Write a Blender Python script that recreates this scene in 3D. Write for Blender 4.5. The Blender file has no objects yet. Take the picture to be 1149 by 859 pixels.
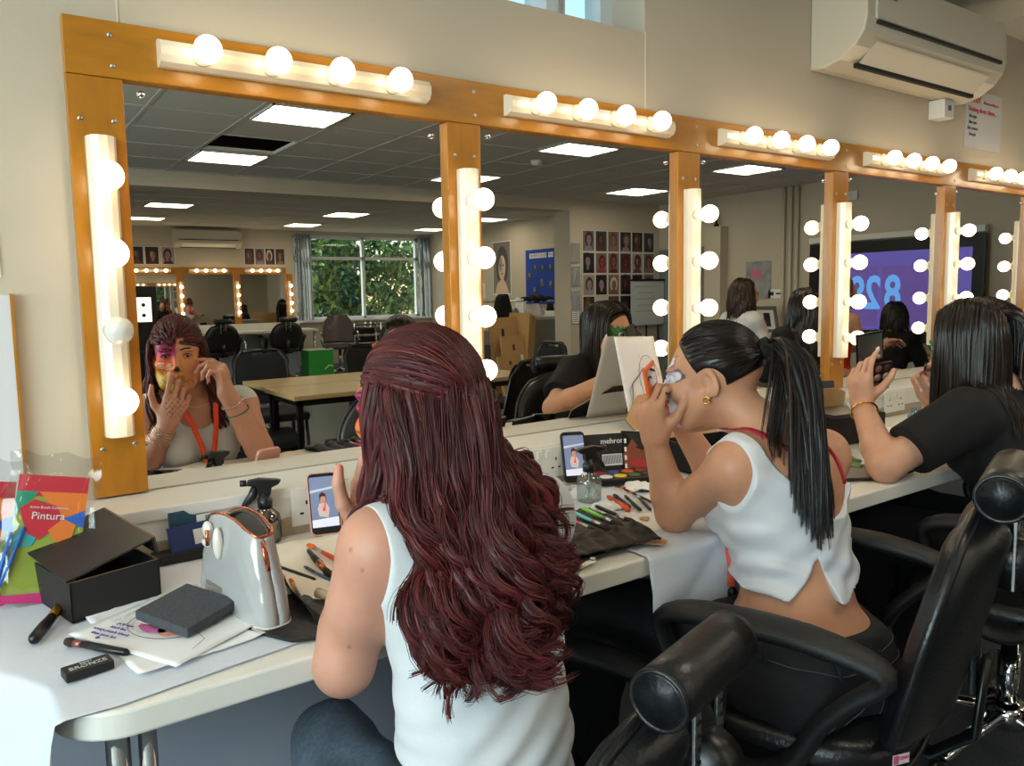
import bpy, bmesh, math, random
import numpy as np
from mathutils import Vector, Matrix, Euler
PI = math.pi
rnd = random.Random(7)
rng = np.random.default_rng(11)
SC = bpy.context.scene
COL = SC.collection

# ------------------------------------------------------------------ materials
MATS = {}
def srgb(c):
    return tuple((x/12.92 if x <= 0.04045 else ((x+0.055)/1.055)**2.4) for x in c)
def mat(name, col, rough=0.6, metal=0.0, noise=0.0, nscale=20.0, bump=0.0, bscale=60.0, spec=0.5,
        emit=None, estr=0.0, coat=0.0, trans=0.0, attr=None, sss=0.0, stretch=None, sheen=0.0):
    if name in MATS: return MATS[name]
    m = bpy.data.materials.new(name); m.use_nodes = True
    nt = m.node_tree; b = nt.nodes['Principled BSDF']
    c = (*srgb(col), 1)
    b.inputs['Base Color'].default_value = c
    b.inputs['Roughness'].default_value = rough
    b.inputs['Metallic'].default_value = metal
    b.inputs['Specular IOR Level'].default_value = spec
    b.inputs['Coat Weight'].default_value = coat
    b.inputs['Coat Roughness'].default_value = 0.08
    b.inputs['Transmission Weight'].default_value = trans
    b.inputs['Sheen Weight'].default_value = sheen
    if sss:
        b.inputs['Subsurface Weight'].default_value = sss
        b.inputs['Subsurface Radius'].default_value = (1.0, 0.35, 0.2)
        b.inputs['Subsurface Scale'].default_value = 0.006
    if emit is not None:
        b.inputs['Emission Color'].default_value = (*srgb(emit), 1)
        b.inputs['Emission Strength'].default_value = estr
    tc = nt.nodes.new('ShaderNodeTexCoord')
    vec = tc.outputs['Object']
    if stretch:
        mp = nt.nodes.new('ShaderNodeMapping'); mp.inputs['Scale'].default_value = stretch
        nt.links.new(vec, mp.inputs['Vector']); vec = mp.outputs['Vector']
    src = None
    if attr:
        a = nt.nodes.new('ShaderNodeVertexColor'); a.layer_name = attr; src = a.outputs['Color']
    if noise > 0:
        n = nt.nodes.new('ShaderNodeTexNoise'); n.inputs['Scale'].default_value = nscale
        n.inputs['Detail'].default_value = 5
        nt.links.new(vec, n.inputs['Vector'])
        r = nt.nodes.new('ShaderNodeMapRange')
        r.inputs['From Min'].default_value = 0.3; r.inputs['From Max'].default_value = 0.7
        r.inputs['To Min'].default_value = 1-noise; r.inputs['To Max'].default_value = 1+noise
        nt.links.new(n.outputs['Fac'], r.inputs['Value'])
        mx = nt.nodes.new('ShaderNodeVectorMath'); mx.operation = 'SCALE'
        if src is not None: nt.links.new(src, mx.inputs[0])
        else: mx.inputs[0].default_value = c[:3]
        nt.links.new(r.outputs['Result'], mx.inputs['Scale'])
        src = mx.outputs['Vector']
    if src is not None: nt.links.new(src, b.inputs['Base Color'])
    if bump > 0:
        n2 = nt.nodes.new('ShaderNodeTexNoise'); n2.inputs['Scale'].default_value = bscale
        n2.inputs['Detail'].default_value = 4
        nt.links.new(vec, n2.inputs['Vector'])
        bp = nt.nodes.new('ShaderNodeBump'); bp.inputs['Strength'].default_value = bump
        bp.inputs['Distance'].default_value = 0.01
        nt.links.new(n2.outputs['Fac'], bp.inputs['Height'])
        nt.links.new(bp.outputs['Normal'], b.inputs['Normal'])
    MATS[name] = m
    return m
def glassy(name, col=(1, 1, 1), glossy=0.08, rough=0.02, alpha=None):
    """thin clear film or pane: mostly see-through, a little mirror-like"""
    if name in MATS: return MATS[name]
    m = bpy.data.materials.new(name); m.use_nodes = True; nt = m.node_tree
    nt.nodes.clear()
    o = nt.nodes.new('ShaderNodeOutputMaterial')
    t = nt.nodes.new('ShaderNodeBsdfTransparent'); t.inputs['Color'].default_value = (*srgb(col), 1)
    g = nt.nodes.new('ShaderNodeBsdfGlossy'); g.inputs['Roughness'].default_value = rough
    mx = nt.nodes.new('ShaderNodeMixShader'); mx.inputs[0].default_value = glossy
    nt.links.new(t.outputs[0], mx.inputs[1]); nt.links.new(g.outputs[0], mx.inputs[2])
    nt.links.new(mx.outputs[0], o.inputs['Surface'])
    MATS[name] = m
    return m

# ------------------------------------------------------------------ mesh builder
class MB:
    def __init__(s):
        s.v = []; s.f = []; s.m = []; s.cur = 0; s.sm = []; s.smooth = False
    def add(s, vs, fs, M=None):
        o = len(s.v)
        if M is not None: vs = [tuple(M @ Vector(v)) for v in vs]
        s.v += [tuple(v) for v in vs]
        for f in fs:
            s.f.append([i+o for i in f]); s.m.append(s.cur); s.sm.append(s.smooth)
        return s
    def box(s, c, d, M=None, bev=0.0):
        if bev > 0:
            bm = bmesh.new(); bmesh.ops.create_cube(bm, size=1)
            bmesh.ops.scale(bm, vec=d, verts=bm.verts)
            bmesh.ops.bevel(bm, geom=bm.edges[:], offset=bev, segments=2, profile=0.6, affect='EDGES')
            bmesh.ops.translate(bm, vec=c, verts=bm.verts)
            bm.verts.index_update()
            vs = [tuple(v.co) for v in bm.verts]; fs = [[v.index for v in f.verts] for f in bm.faces]
            bm.free(); return s.add(vs, fs, M)
        x, y, z = (k/2 for k in d)
        vs = [(c[0]+i*x, c[1]+j*y, c[2]+k*z) for i in (-1, 1) for j in (-1, 1) for k in (-1, 1)]
        return s.add(vs, [(0, 1, 3, 2), (4, 6, 7, 5), (0, 4, 5, 1), (2, 3, 7, 6), (0, 2, 6, 4), (1, 5, 7, 3)], M)
    def bx(s, a, b, bev=0.0):
        return s.box([(a[i]+b[i])/2 for i in range(3)], [abs(b[i]-a[i]) for i in range(3)], None, bev)
    def tube(s, pts, r, n=10, cap=True, flat=None, up=(0, 0, 1), M=None):
        """r: float or list; flat: squash factor across 'up' normal"""
        P = [Vector(p) for p in pts]; N = len(P)
        R = r if isinstance(r, (list, tuple)) else [r]*N
        vs = []; fs = []
        u = Vector(up)
        for i, p in enumerate(P):
            t = (P[min(i+1, N-1)]-P[max(i-1, 0)]).normalized()
            a = t.cross(u)
            if a.length < 1e-3: a = t.cross(Vector((1, 0.1, 0)))
            a.normalize(); b = a.cross(t).normalized(); 
            for k in range(n):
                w = 2*PI*k/n
                vs.append(p + a*(R[i]*math.cos(w)) + b*(R[i]*math.sin(w)*(flat or 1)))
        for i in range(N-1):
            for k in range(n):
                fs.append((i*n+k, i*n+(k+1) % n, (i+1)*n+(k+1) % n, (i+1)*n+k))
        if cap:
            fs.append(tuple(range(n))[::-1]); fs.append(tuple((N-1)*n+k for k in range(n)))
        q = s.smooth; s.smooth = True; s.add(vs, fs, M); s.smooth = q
        return s
    def lathe(s, prof, c=(0, 0, 0), n=24, M=None, ax='z'):
        vs = []; fs = []
        for (r, z) in prof:
            for k in range(n):
                w = 2*PI*k/n; x, y = r*math.cos(w), r*math.sin(w)
                v = (x, y, z) if ax == 'z' else ((z, x, y) if ax == 'x' else (y, z, x))
                vs.append((v[0]+c[0], v[1]+c[1], v[2]+c[2]))
        for i in range(len(prof)-1):
            for k in range(n):
                fs.append((i*n+k, i*n+(k+1) % n, (i+1)*n+(k+1) % n, (i+1)*n+k))
        if prof[0][0] > 1e-5: fs.append(tuple(range(n))[::-1])
        if prof[-1][0] > 1e-5: fs.append(tuple((len(prof)-1)*n+k for k in range(n)))
        q = s.smooth; s.smooth = True; s.add(vs, fs, M); s.smooth = q
        return s
    def sphere(s, c, r, n=16, sc=(1, 1, 1), M=None):
        prof = [(max(1e-6, math.sin(PI*i/n)), -math.cos(PI*i/n)) for i in range(n+1)]
        vs = []; fs = []
        for (a, z) in prof:
            for k in range(n):
                w = 2*PI*k/n
                vs.append((c[0]+r*sc[0]*a*math.cos(w), c[1]+r*sc[1]*a*math.sin(w), c[2]+r*sc[2]*z))
        for i in range(n):
            for k in range(n):
                fs.append((i*n+k, i*n+(k+1) % n, (i+1)*n+(k+1) % n, (i+1)*n+k))
        q = s.smooth; s.smooth = True; s.add(vs, fs, M); s.smooth = q
        return s
    def prism(s, out, h0, h1, M=None, plane='xy'):
        n = len(out)
        def P(a, b, h): return (a, b, h) if plane == 'xy' else ((a, h, b) if plane == 'xz' else (h, a, b))
        vs = [P(a, b, h0) for a, b in out]+[P(a, b, h1) for a, b in out]
        fs = [tuple(range(n))[::-1], tuple(range(n, 2*n))]+[(i, (i+1) % n, (i+1) % n+n, i+n) for i in range(n)]
        return s.add(vs, fs, M)
    def grid(s, nu, nv, fn, thick=0.0):
        """surface fn(u,v)->(x,y,z), u,v in 0..1, optional thickness downward along normal approx"""
        vs = [fn(i/nu, j/nv) for j in range(nv+1) for i in range(nu+1)]
        fs = [(j*(nu+1)+i, j*(nu+1)+i+1, (j+1)*(nu+1)+i+1, (j+1)*(nu+1)+i) for j in range(nv) for i in range(nu)]
        q = s.smooth; s.smooth = True; s.add(vs, fs); s.smooth = q
        return s
    def build(s, name, mats, parent=None, loc=None, solid=0.0, sub=0, bevel=0.0):
        me = bpy.data.meshes.new(name)
        me.from_pydata(s.v, [], s.f)
        mats = mats if isinstance(mats, (list, tuple)) else [mats]
        for m in mats: me.materials.append(m)
        me.polygons.foreach_set('material_index', s.m)
        me.polygons.foreach_set('use_smooth', s.sm)
        me.validate(); 
        bm = bmesh.new(); bm.from_mesh(me); bmesh.ops.recalc_face_normals(bm, faces=bm.faces); bm.to_mesh(me); bm.free()
        o = bpy.data.objects.new(name, me); COL.objects.link(o)
        if parent is not None: o.parent = parent
        if loc is not None: o.location = loc
        if bevel:
            b = o.modifiers.new('bevel', 'BEVEL'); b.width = bevel; b.segments = 2; b.limit_method = 'ANGLE'
        if solid:
            b = o.modifiers.new('solid', 'SOLIDIFY'); b.thickness = solid; b.offset = 0
        if sub:
            b = o.modifiers.new('sub', 'SUBSURF'); b.levels = sub; b.render_levels = sub
        return o
def tag(o, label=None, cat=None, group=None, kind=None):
    if label: o['label'] = label
    if cat: o['category'] = cat
    if group: o['group'] = group
    if kind: o['kind'] = kind
    return o
def empty(name, loc=(0, 0, 0), rz=0.0, label=None, cat=None, group=None):
    o = bpy.data.objects.new(name, None); COL.objects.link(o)
    o.location = loc; o.rotation_euler = (0, 0, rz); o.empty_display_size = 0.05
    return tag(o, label, cat, group)
def struct(name, mb, m, **k):
    o = mb.build(name, m, **k); o['kind'] = 'structure'; return o
def copy_tree(o, parent=None):
    c = o.copy(); COL.objects.link(c)
    if parent is not None: c.parent = parent
    for ch in list(o.children): copy_tree(ch, c)
    return c
def text_mb(txt, size, font_scale=(1, 1), mirror=False, bold=0.0, align='CENTER', extrude=0.0004):
    cu = bpy.data.curves.new('lettering', 'FONT'); cu.body = txt; cu.size = size
    cu.align_x = align; cu.align_y = 'CENTER'; cu.extrude = extrude; cu.offset = bold; cu.resolution_u = 3
    ob = bpy.data.objects.new('lettering', cu); COL.objects.link(ob)
    dg = bpy.context.evaluated_depsgraph_get(); dg.update()
    me = bpy.data.meshes.new_from_object(ob.evaluated_get(dg))
    vs = [(v.co.x*font_scale[0]*(-1 if mirror else 1), v.co.y*font_scale[1], v.co.z) for v in me.vertices]
    fs = [tuple(p.vertices) for p in me.polygons]
    bpy.data.objects.remove(ob); bpy.data.curves.remove(cu); bpy.data.meshes.remove(me)
    return vs, fs
def lettering(name, txt, size, M, m, parent, **k):
    vs, fs = text_mb(txt, size, **k)
    b = MB(); b.add(vs, fs, M); return b.build(name, m, parent)
def frame_M(o, x, y):
    """matrix whose local x,y axes are the given directions, at origin o"""
    x = Vector(x).normalized(); y = Vector(y); y = (y-x*y.dot(x)).normalized(); z = x.cross(y)
    return Matrix(((x.x, y.x, z.x, o[0]), (x.y, y.y, z.y, o[1]), (x.z, y.z, z.z, o[2]), (0, 0, 0, 1)))

# ------------------------------------------------------------------ palette of materials
WALL = mat('cream wall paint', (0.77, 0.725, 0.65), 0.75, noise=0.02, nscale=3, bump=0.05, bscale=200)
WHITEP = mat('white gloss paint', (0.86, 0.85, 0.83), 0.4, noise=0.02, nscale=6)
WOOD = mat('varnished beech wood', (0.69, 0.455, 0.10), 0.32, noise=0.13, nscale=6, stretch=(1.5, 8, 8), coat=0.15, bump=0.03, bscale=30)
WOODV = mat('varnished beech wood upright', (0.67, 0.435, 0.10), 0.32, noise=0.13, nscale=6, stretch=(8, 8, 1.5), coat=0.15, bump=0.03, bscale=30)
STEEL = mat('brushed steel', (0.75, 0.75, 0.74), 0.28, 1.0)
CHROME = mat('chrome', (0.85, 0.85, 0.86), 0.08, 1.0)
PLASTW = mat('white plastic', (0.88, 0.87, 0.84), 0.35)
STRIPW = mat('glossy cream plastic', (0.92, 0.88, 0.80), 0.22, coat=0.3)
BLACKP = mat('black plastic', (0.045, 0.045, 0.05), 0.35)
LEATHER = mat('black vinyl', (0.085, 0.088, 0.095), 0.33, noise=0.15, nscale=9, bump=0.12, bscale=140)
ARMPL = mat('black textured plastic', (0.09, 0.09, 0.095), 0.55, noise=0.12, nscale=20, bump=0.15, bscale=300)
FABBLK = mat('black upholstery', (0.05, 0.05, 0.055), 0.9, bump=0.2, bscale=300)
GREYP = mat('grey painted panel', (0.60, 0.62, 0.66), 0.6, noise=0.03, nscale=4)
LAM = mat('white laminate', (0.90, 0.89, 0.86), 0.35, noise=0.015, nscale=10)
PAPER = mat('white paper', (0.93, 0.93, 0.93), 0.75)
TISSUE = mat('crumpled white tissue paper', (0.95, 0.95, 0.95), 0.85, bump=0.35, bscale=45)
KRAFT = mat('kraft cardboard', (0.74, 0.58, 0.38), 0.8, noise=0.05, nscale=30)
SKIRT = mat('taupe painted trim', (0.62, 0.57, 0.49), 0.5)
GLASS = glassy('clear pane glass', (0.97, 1.0, 0.98), 0.07)
FILM = glassy('clear plastic film', (0.97, 0.97, 0.97), 0.065, 0.10)
MIRROR = None
def mk_mirror():
    m = bpy.data.materials.new('mirror glass'); m.use_nodes = True; nt = m.node_tree
    b = nt.nodes['Principled BSDF']; b.inputs['Base Color'].default_value = (0.84, 0.82, 0.765, 1)
    b.inputs['Metallic'].default_value = 1; b.inputs['Roughness'].default_value = 0.0
    return m
MIRROR = mk_mirror()
def emis(name, col, s):
    m = bpy.data.materials.new(name); m.use_nodes = True; nt = m.node_tree; nt.nodes.clear()
    o = nt.nodes.new('ShaderNodeOutputMaterial'); e = nt.nodes.new('ShaderNodeEmission')
    e.inputs[0].default_value = (*srgb(col), 1); e.inputs[1].default_value = s
    nt.links.new(e.outputs[0], o.inputs['Surface']); return m
BULB_S = 11.5
PANEL_S = 13.0
BULB = emis('lit opal bulb', (1.0, 0.90, 0.74), BULB_S)
BULBOFF = mat('unlit opal bulb', (0.9, 0.88, 0.85), 0.15, sss=0.0, coat=0.4)
PANEL = emis('lit ceiling diffuser', (1.0, 0.96, 0.86), PANEL_S)
# ================================================================== CAMERA
CAMZ = 1.23
cam = bpy.data.cameras.new('camera'); camo = bpy.data.objects.new('camera', cam); COL.objects.link(camo)
cam.sensor_fit = 'HORIZONTAL'; cam.sensor_width = 36; cam.lens = 36*855.0/1149
cam.shift_x = (574.5-536.85)/1149; cam.shift_y = -(429.5-414.99)/1149
cam.clip_start = 0.02
_y, _p, _r = math.radians(33.756), math.radians(-5.600), math.radians(-1.1656)
_f = Vector((math.sin(_y)*math.cos(_p), math.cos(_y)*math.cos(_p), math.sin(_p)))
_rt = _f.cross(Vector((0, 0, 1))).normalized(); _up = _rt.cross(_f)
_c, _s = math.cos(_r), math.sin(_r)
_rx = _rt*_c+_up*_s; _ux = _up*_c-_rt*_s
camo.matrix_world = Matrix(((_rx.x, _ux.x, -_f.x, 0), (_rx.y, _ux.y, -_f.y, -1.65), (_rx.z, _ux.z, -_f.z, CAMZ), (0, 0, 0, 1)))
SC.camera = camo
SC.view_settings.view_transform = 'Standard'; SC.view_settings.look = 'None'
SC.view_settings.gamma = 1; SC.view_settings.exposure = -0.04; SC.view_settings.use_curve_mapping = False
SC.cycles.use_denoising = True
SC.cycles.max_bounces = 9; SC.cycles.glossy_bounces = 5; SC.cycles.diffuse_bounces = 3
SC.cycles.transparent_max_bounces = 10; SC.cycles.transmission_bounces = 5
SC.cycles.caustics_reflective = True; SC.cycles.sample_clamp_indirect = 4
SC.cycles.use_light_tree = True

# ================================================================== ROOM SHELL
XL, XR, CEIL = -2.3, 7.75, 2.37
YG = -5.55        # photo-grid wall / beam plane
YF = -10.78       # far wall
XF = 7.25         # right wall of the far zone
carpet = mat('dark speckled vinyl floor', (0.27, 0.275, 0.285), 0.26, noise=0.25, nscale=160, bump=0.05, bscale=200)
def speckle(m):
    nt = m.node_tree; b = nt.nodes['Principled BSDF']
    tc = nt.nodes.new('ShaderNodeTexCoord')
    v = nt.nodes.new('ShaderNodeTexVoronoi'); v.inputs['Scale'].default_value = 55
    nt.links.new(tc.outputs['Object'], v.inputs['Vector'])
    r = nt.nodes.new('ShaderNodeMapRange'); r.inputs['From Min'].default_value = 0.10; r.inputs['From Max'].default_value = 0.04
    r.inputs['To Min'].default_value = 0; r.inputs['To Max'].default_value = 1
    nt.links.new(v.outputs['Distance'], r.inputs['Value'])
    mx = nt.nodes.new('ShaderNodeMix'); mx.data_type = 'RGBA'
    old = b.inputs['Base Color'].links[0].from_socket
    nt.links.new(r.outputs['Result'], mx.inputs['Factor']); nt.links.new(old, mx.inputs['A'])
    mx.inputs['B'].default_value = (0.35, 0.35, 0.33, 1)
    nt.links.new(mx.outputs['Result'], b.inputs['Base Color'])
speckle(carpet)
b = MB(); b.bx((XL, YF, -0.1), (XR, 0.15, 0)); struct('floor', b, carpet)
tile = mat('ceiling tile', (0.80, 0.79, 0.75), 0.9, noise=0.03, nscale=60, bump=0.1, bscale=120)
tbar = mat('ceiling grid bar', (0.78, 0.77, 0.74), 0.45)
# ceiling with one missing tile (hole over x 1.55..2.09, y -3.83..-4.40)
HX0, HX1, HY0, HY1 = 1.56, 2.10, -4.34, -3.80
b = MB()
b.bx((XL, HY1, CEIL), (XR, 0.2, CEIL+0.02)); b.bx((XL, YF, CEIL), (XR, HY0, CEIL+0.02))
b.bx((XL, HY0, CEIL), (HX0, HY1, CEIL+0.02)); b.bx((HX1, HY0, CEIL), (XR, HY1, CEIL+0.02))
struct('ceiling', b, tile)
b = MB(); b.bx((XL, YF, 2.75), (XR, 0.2, 2.8)); struct('ceiling', b, mat('dark void slab', (0.10, 0.09, 0.08), 0.9))
b = MB(); b.cur = 0
for k in range(-7, 11):
    x = 2.115+0.575*k
    if XL < x < XR: b.bx((x-0.011, YG, CEIL-0.003), (x+0.011, 0, CEIL+0.001))
for k in range(-10, 11):
    x = 2.385+0.575*k
    if XL < x < XF: b.bx((x-0.011, YF, CEIL-0.003), (x+0.011, YG-0.3, CEIL+0.001))
y = -0.42
while y > YF:
    if not (YG-0.3 < y < YG): b.bx((XL, y-0.011, CEIL-0.0035), (XR if y > YG else XF, y+0.011, CEIL+0.001))
    y -= 0.5635 if y > -9 else 0.5635
struct('trim_1', b, tbar)
# beam
b = MB(); b.bx((XL, YG-0.3, 2.235), (6.19, YG, CEIL), 0.0); struct('trim_2', b, WALL)
# near wall (mirror wall) with a high window opening x 0.30..1.715, z >1.985
W = MB()
W.bx((XL, 0, 0), (XR, 0.2, 1.985)); W.bx((XL, 0, 1.985), (0.3, 0.2, CEIL)); W.bx((1.715, 0, 1.985), (XR, 0.2, CEIL))
struct('wall_front', W, WALL)
# a wall board joint line
b = MB(); b.bx((1.715, -0.0015, 1.761), (1.719, 0.001, 1.99)); b.bx((0.281, -0.0015, 1.761), (0.284, 0.001, CEIL)); struct('trim_3', b, mat('joint sealant', (0.86, 0.83, 0.77), 0.6))
b = MB(); b.bx((XL-0.15, YF, 0), (XL, -3.4, CEIL)); b.bx((XL-0.15, -0.7, 0), (XL, 0.2, CEIL)); b.bx((XL-0.15, -3.4, 0), (XL, -0.7, 0.85)); b.bx((XL-0.15, -3.4, 2.2), (XL, -0.7, CEIL))
struct('wall_left', b, WALL)
b = MB()
b.bx((XR, YG-0.3, 0), (XR+0.15, 0.2, CEIL)); struct('wall_right', b, WALL)
b = MB(); b.bx((6.35, YG-0.3, 0), (XR, YG, CEIL)); b.bx((6.19, YG-0.3, 0), (6.35, YG+0.0, CEIL)); struct('wall_partition', b, WALL)
b = MB(); b.bx((XF, YF, 0), (XF+0.15, YG-0.3, CEIL)); struct('wall_far_right', b, WALL)
b = MB()
b.bx((XL, YF-0.2, 0), (4.62, YF, CEIL)); b.bx((4.62, YF-0.2, 0), (XF+0.15, YF, 0.86)); b.bx((4.62, YF-0.2, 2.30), (XF+0.15, YF, CEIL))
struct('wall_back', b, WALL)
b = MB()
b.bx((XL, YF, 0), (XF, YF+0.015, 0.10)); b.bx((XF-0.015, YF, 0), (XF, YG-0.3, 0.10)); b.bx((XR-0.015, YG, 0), (XR, 0, 0.1)); b.bx((6.35, YG, 0), (XR, YG+0.015, 0.1))
struct('baseboard_back', b, mat('grey skirting', (0.5, 0.5, 0.5), 0.5))

# windows -------------------------------------------------------
UPVC = mat('white window frame', (0.86, 0.88, 0.90), 0.35)
def window(name, x0, x1, z0, z1, y, mull, trans, fr=0.05, dep=0.07):
    root = empty(name, ((x0+x1)/2, y, z0)); root['kind'] = 'structure'
    b = MB(); o = root.location
    def B(a, c): b.bx((a[0]-o[0], -dep/2, a[1]-o[2]), (c[0]-o[0], dep/2, c[1]-o[2]))
    B((x0, z0), (x1, z0+fr)); B((x0, z1-fr), (x1, z1)); B((x0, z0), (x0+fr, z1)); B((x1-fr, z0), (x1, z1))
    for m_ in mull: B((m_-fr/2, z0), (m_+fr/2, z1))
    for t in trans: B((x0, t-fr/2), (x1, t+fr/2))
    b.build('window_frame', UPVC, root)
    b = MB(); b.bx((x0-o[0]+0.01, -0.004, 0.01), (x1-o[0]-0.01, 0.004, z1-z0-0.01)); b.build('pane', GLASS, root)
    return root
window('window_1', 4.62, XF, 0.86, 2.30, YF-0.08, [4.93, 5.92, 7.0], [1.92])
b = MB(); b.bx((4.60, YF-0.02, 0.83), (XF, YF+0.10, 0.865)); struct('trim_4', b, UPVC)
for (xa, xb, sd_) in ((4.68, 4.89, 'left'), (7.02, 7.22, 'right')):
    b = MB(); n = int((xb-xa)/0.052); b.bx((xa-0.02, YF+0.01, 2.28), (xb+0.02, YF+0.05, 2.31))
    for k in range(n+1):
        x = xa+k*(xb-xa)/n
        b.box((x, YF+0.03, 1.57), (0.012, 0.088, 1.44), Matrix.Identity(4))
    bl = b.build('vertical_blind', mat('grey blind fabric', (0.55, 0.56, 0.58), 0.8)); tag(bl, 'grey vertical blind drawn back to the %s side of the big far window' % sd_, 'blind')
window('window_2', 0.3, 1.715, 1.985, 2.42, 0.17, [1.50], [])
b = MB(); b.bx((1.425, 0.10, 1.985), (1.47, 0.2, 2.42)); b.bx((0.3, 0.2, 1.90), (1.9, 0.24, 1.985)); struct('trim_5', b, UPVC)
# outside the high window: brick reveal and grey cladding
b = MB(); b.bx((0.0, 0.9, 1.2), (1.42, 1.0, 3.6)); nb = b.build('boarded_fence', mat('weathered blue grey boards', (0.58, 0.66, 0.76), 0.8, noise=0.15, nscale=4, stretch=(14, 1, 1)))
tag(nb, 'blue grey weathered boarding outside the small high window', 'fence')
# left window (behind the photographer's left) and daylight
root = empty('window_3', (XL-0.07, -2.05, 0.85)); root['kind'] = 'structure'
b = MB()
for (a, c) in (((-1.35, 0), (1.35, 0.05)), ((-1.35, 1.30), (1.35, 1.35)), ((-1.35, 0), (-1.3, 1.35)), ((1.3, 0), (1.35, 1.35)), ((-0.025, 0), (0.025, 1.35))):
    b.bx((-0.035, a[0], a[1]), (0.035, c[0], c[1]))
b.build('window_frame', UPVC, root)
b = MB(); b.bx((-0.004, -1.34, 0.01), (0.004, 1.34, 1.34)); b.build('pane', GLASS, root)

# ================================================================== OUTDOORS
b = MB(); b.bx((-12, -30, -0.25), (24, YF-0.2, -0.2)); struct('ground', b, mat('grey paving outside', (0.55, 0.53, 0.50), 0.9, noise=0.1))
# trees: trunk, branches and clumps of leaf blades
def leaf_mesh(name, centers, rad, n, cols, parent, size=0.09):
    mb = MB()
    for i in range(n):
        c = centers[rnd.randrange(len(centers))]
        d = Vector((rnd.gauss(0, 1), rnd.gauss(0, 1), rnd.gauss(0, 1))).normalized()*rad*rnd.uniform(0.35, 1.0)**0.6
        p = Vector(c)+d
        a = Vector((rnd.gauss(0, 1), rnd.gauss(0, 1), rnd.gauss(0, 1))).normalized()
        q = a.cross(Vector((rnd.gauss(0, 1), rnd.gauss(0, 1), rnd.gauss(0, 1)))).normalized()
        s = size*rnd.uniform(0.6, 1.3)
        mb.cur = rnd.randrange(len(cols))
        mb.add([p-a*s, p+q*s*0.4, p+a*s, p-q*s*0.4], [(0, 1, 2, 3)])
    return mb.build(name, cols, parent)
LF = [mat('leaf green %s' % n, c, 0.6) for n, c in (('dark', (0.22, 0.36, 0.20)), ('mid', (0.36, 0.52, 0.26)), ('light', (0.56, 0.68, 0.36)))]
BARK = mat('tree bark', (0.32, 0.26, 0.20), 0.9, noise=0.2)
def tree(x, y, h, cl, rad, n, label):
    root = empty('leafy_tree', (x, y, -0.2), 0, label, 'tree', 'trees outside the far window')
    b = MB(); b.tube([(0, 0, 0), (0.1, 0, h*0.4), (-0.05, 0.1, h*0.8)], [0.16, 0.12, 0.05])
    for c in cl[:6]: b.tube([(0.05, 0, h*0.35), tuple(Vector(c)*0.6+Vector((0, 0, h*0.2))), tuple(c)], [0.06, 0.035, 0.015], n=6)
    b.build('trunk', BARK, root)
    leaf_mesh('foliage', cl, rad, n, LF, root)
tree(6.5, -13.2, 3.0, [(0, 0, 1.6), (0.7, 0.2, 1.3), (-0.5, 0.1, 1.1), (0.4, 0, 2.0), (0.9, 0, 2.3), (-0.4, 0.2, 1.8), (0.1, 0, 0.8), (0.7, 0.1, 0.7), (1.3, 0.1, 1.6), (1.6, 0, 2.2), (1.4, 0, 1.0), (-0.1, 0, 2.4)], 0.50, 6500, 'leafy green tree filling the right part of the far window')
tree(4.6, -14.6, 3.4, [(0.2, 0, 2.7), (0.9, 0, 2.9), (1.6, 0.2, 3.0), (2.2, 0, 2.8), (1.0, 0, 2.4), (0.0, 0, 2.2), (0.5, 0.2, 3.2), (1.8, 0.1, 3.4), (2.6, 0, 3.2)], 0.48, 4200, 'tree whose pale leafy branches overhang the top of the far window')
b = MB(); b.bx((2, -22, -0.2), (9.6, -19, 2.9)); r = empty('white_building', (0, 0, 0), 0, 'pale cream building seen through the tree in the far window', 'building')
b.build('wall', mat('pale render', (0.90, 0.86, 0.80), 0.9), r)
b = MB(); b.prism([(1.8, 2.9), (9.8, 2.9), (8.5, 3.7), (3, 3.7)], -22.2, -18.8, plane='xz'); b.build('roof', mat('terracotta roof tile', (0.62, 0.36, 0.28), 0.9), r)
for k in range(3):
    b = MB(); b.bx((5.2+1.6*k, -19.02, 0.9), (5.8+1.6*k, -18.96, 2.0)); b.build('window', mat('dark outside window', (0.3, 0.36, 0.42), 0.2), r)

# world + sun
w = bpy.data.worlds.new('sky'); SC.world = w; w.use_nodes = True; nt = w.node_tree
bg = nt.nodes['Background']; sk = nt.nodes.new('ShaderNodeTexSky'); sk.sky_type = 'NISHITA'
sk.sun_elevation = math.radians(38); sk.sun_rotation = math.radians(200); sk.sun_disc = False; sk.air_density = 1.2
nt.links.new(sk.outputs[0], bg.inputs[0]); bg.inputs[1].default_value = 0.36
sl = bpy.data.lights.new('sun', 'SUN'); sl.energy = 6.0; sl.angle = 0.01; sl.color = (1, 0.95, 0.86)
so = bpy.data.objects.new('sun', sl); COL.objects.link(so); so.rotation_euler = (math.radians(48), 0, math.radians(-30))
def area(name, loc, rot, sx, sy, e, col):
    l = bpy.data.lights.new(name, 'AREA'); l.shape = 'RECTANGLE'; l.size = sx; l.size_y = sy; l.energy = e; l.color = col
    o = bpy.data.objects.new(name, l); COL.objects.link(o); o.location = loc; o.rotation_euler = rot; return o
area('daylight through left window', (XL-0.25, -2.05, 1.55), (0, -PI/2, 0), 1.3, 2.6, 165, (0.80, 0.87, 1.0))

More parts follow.
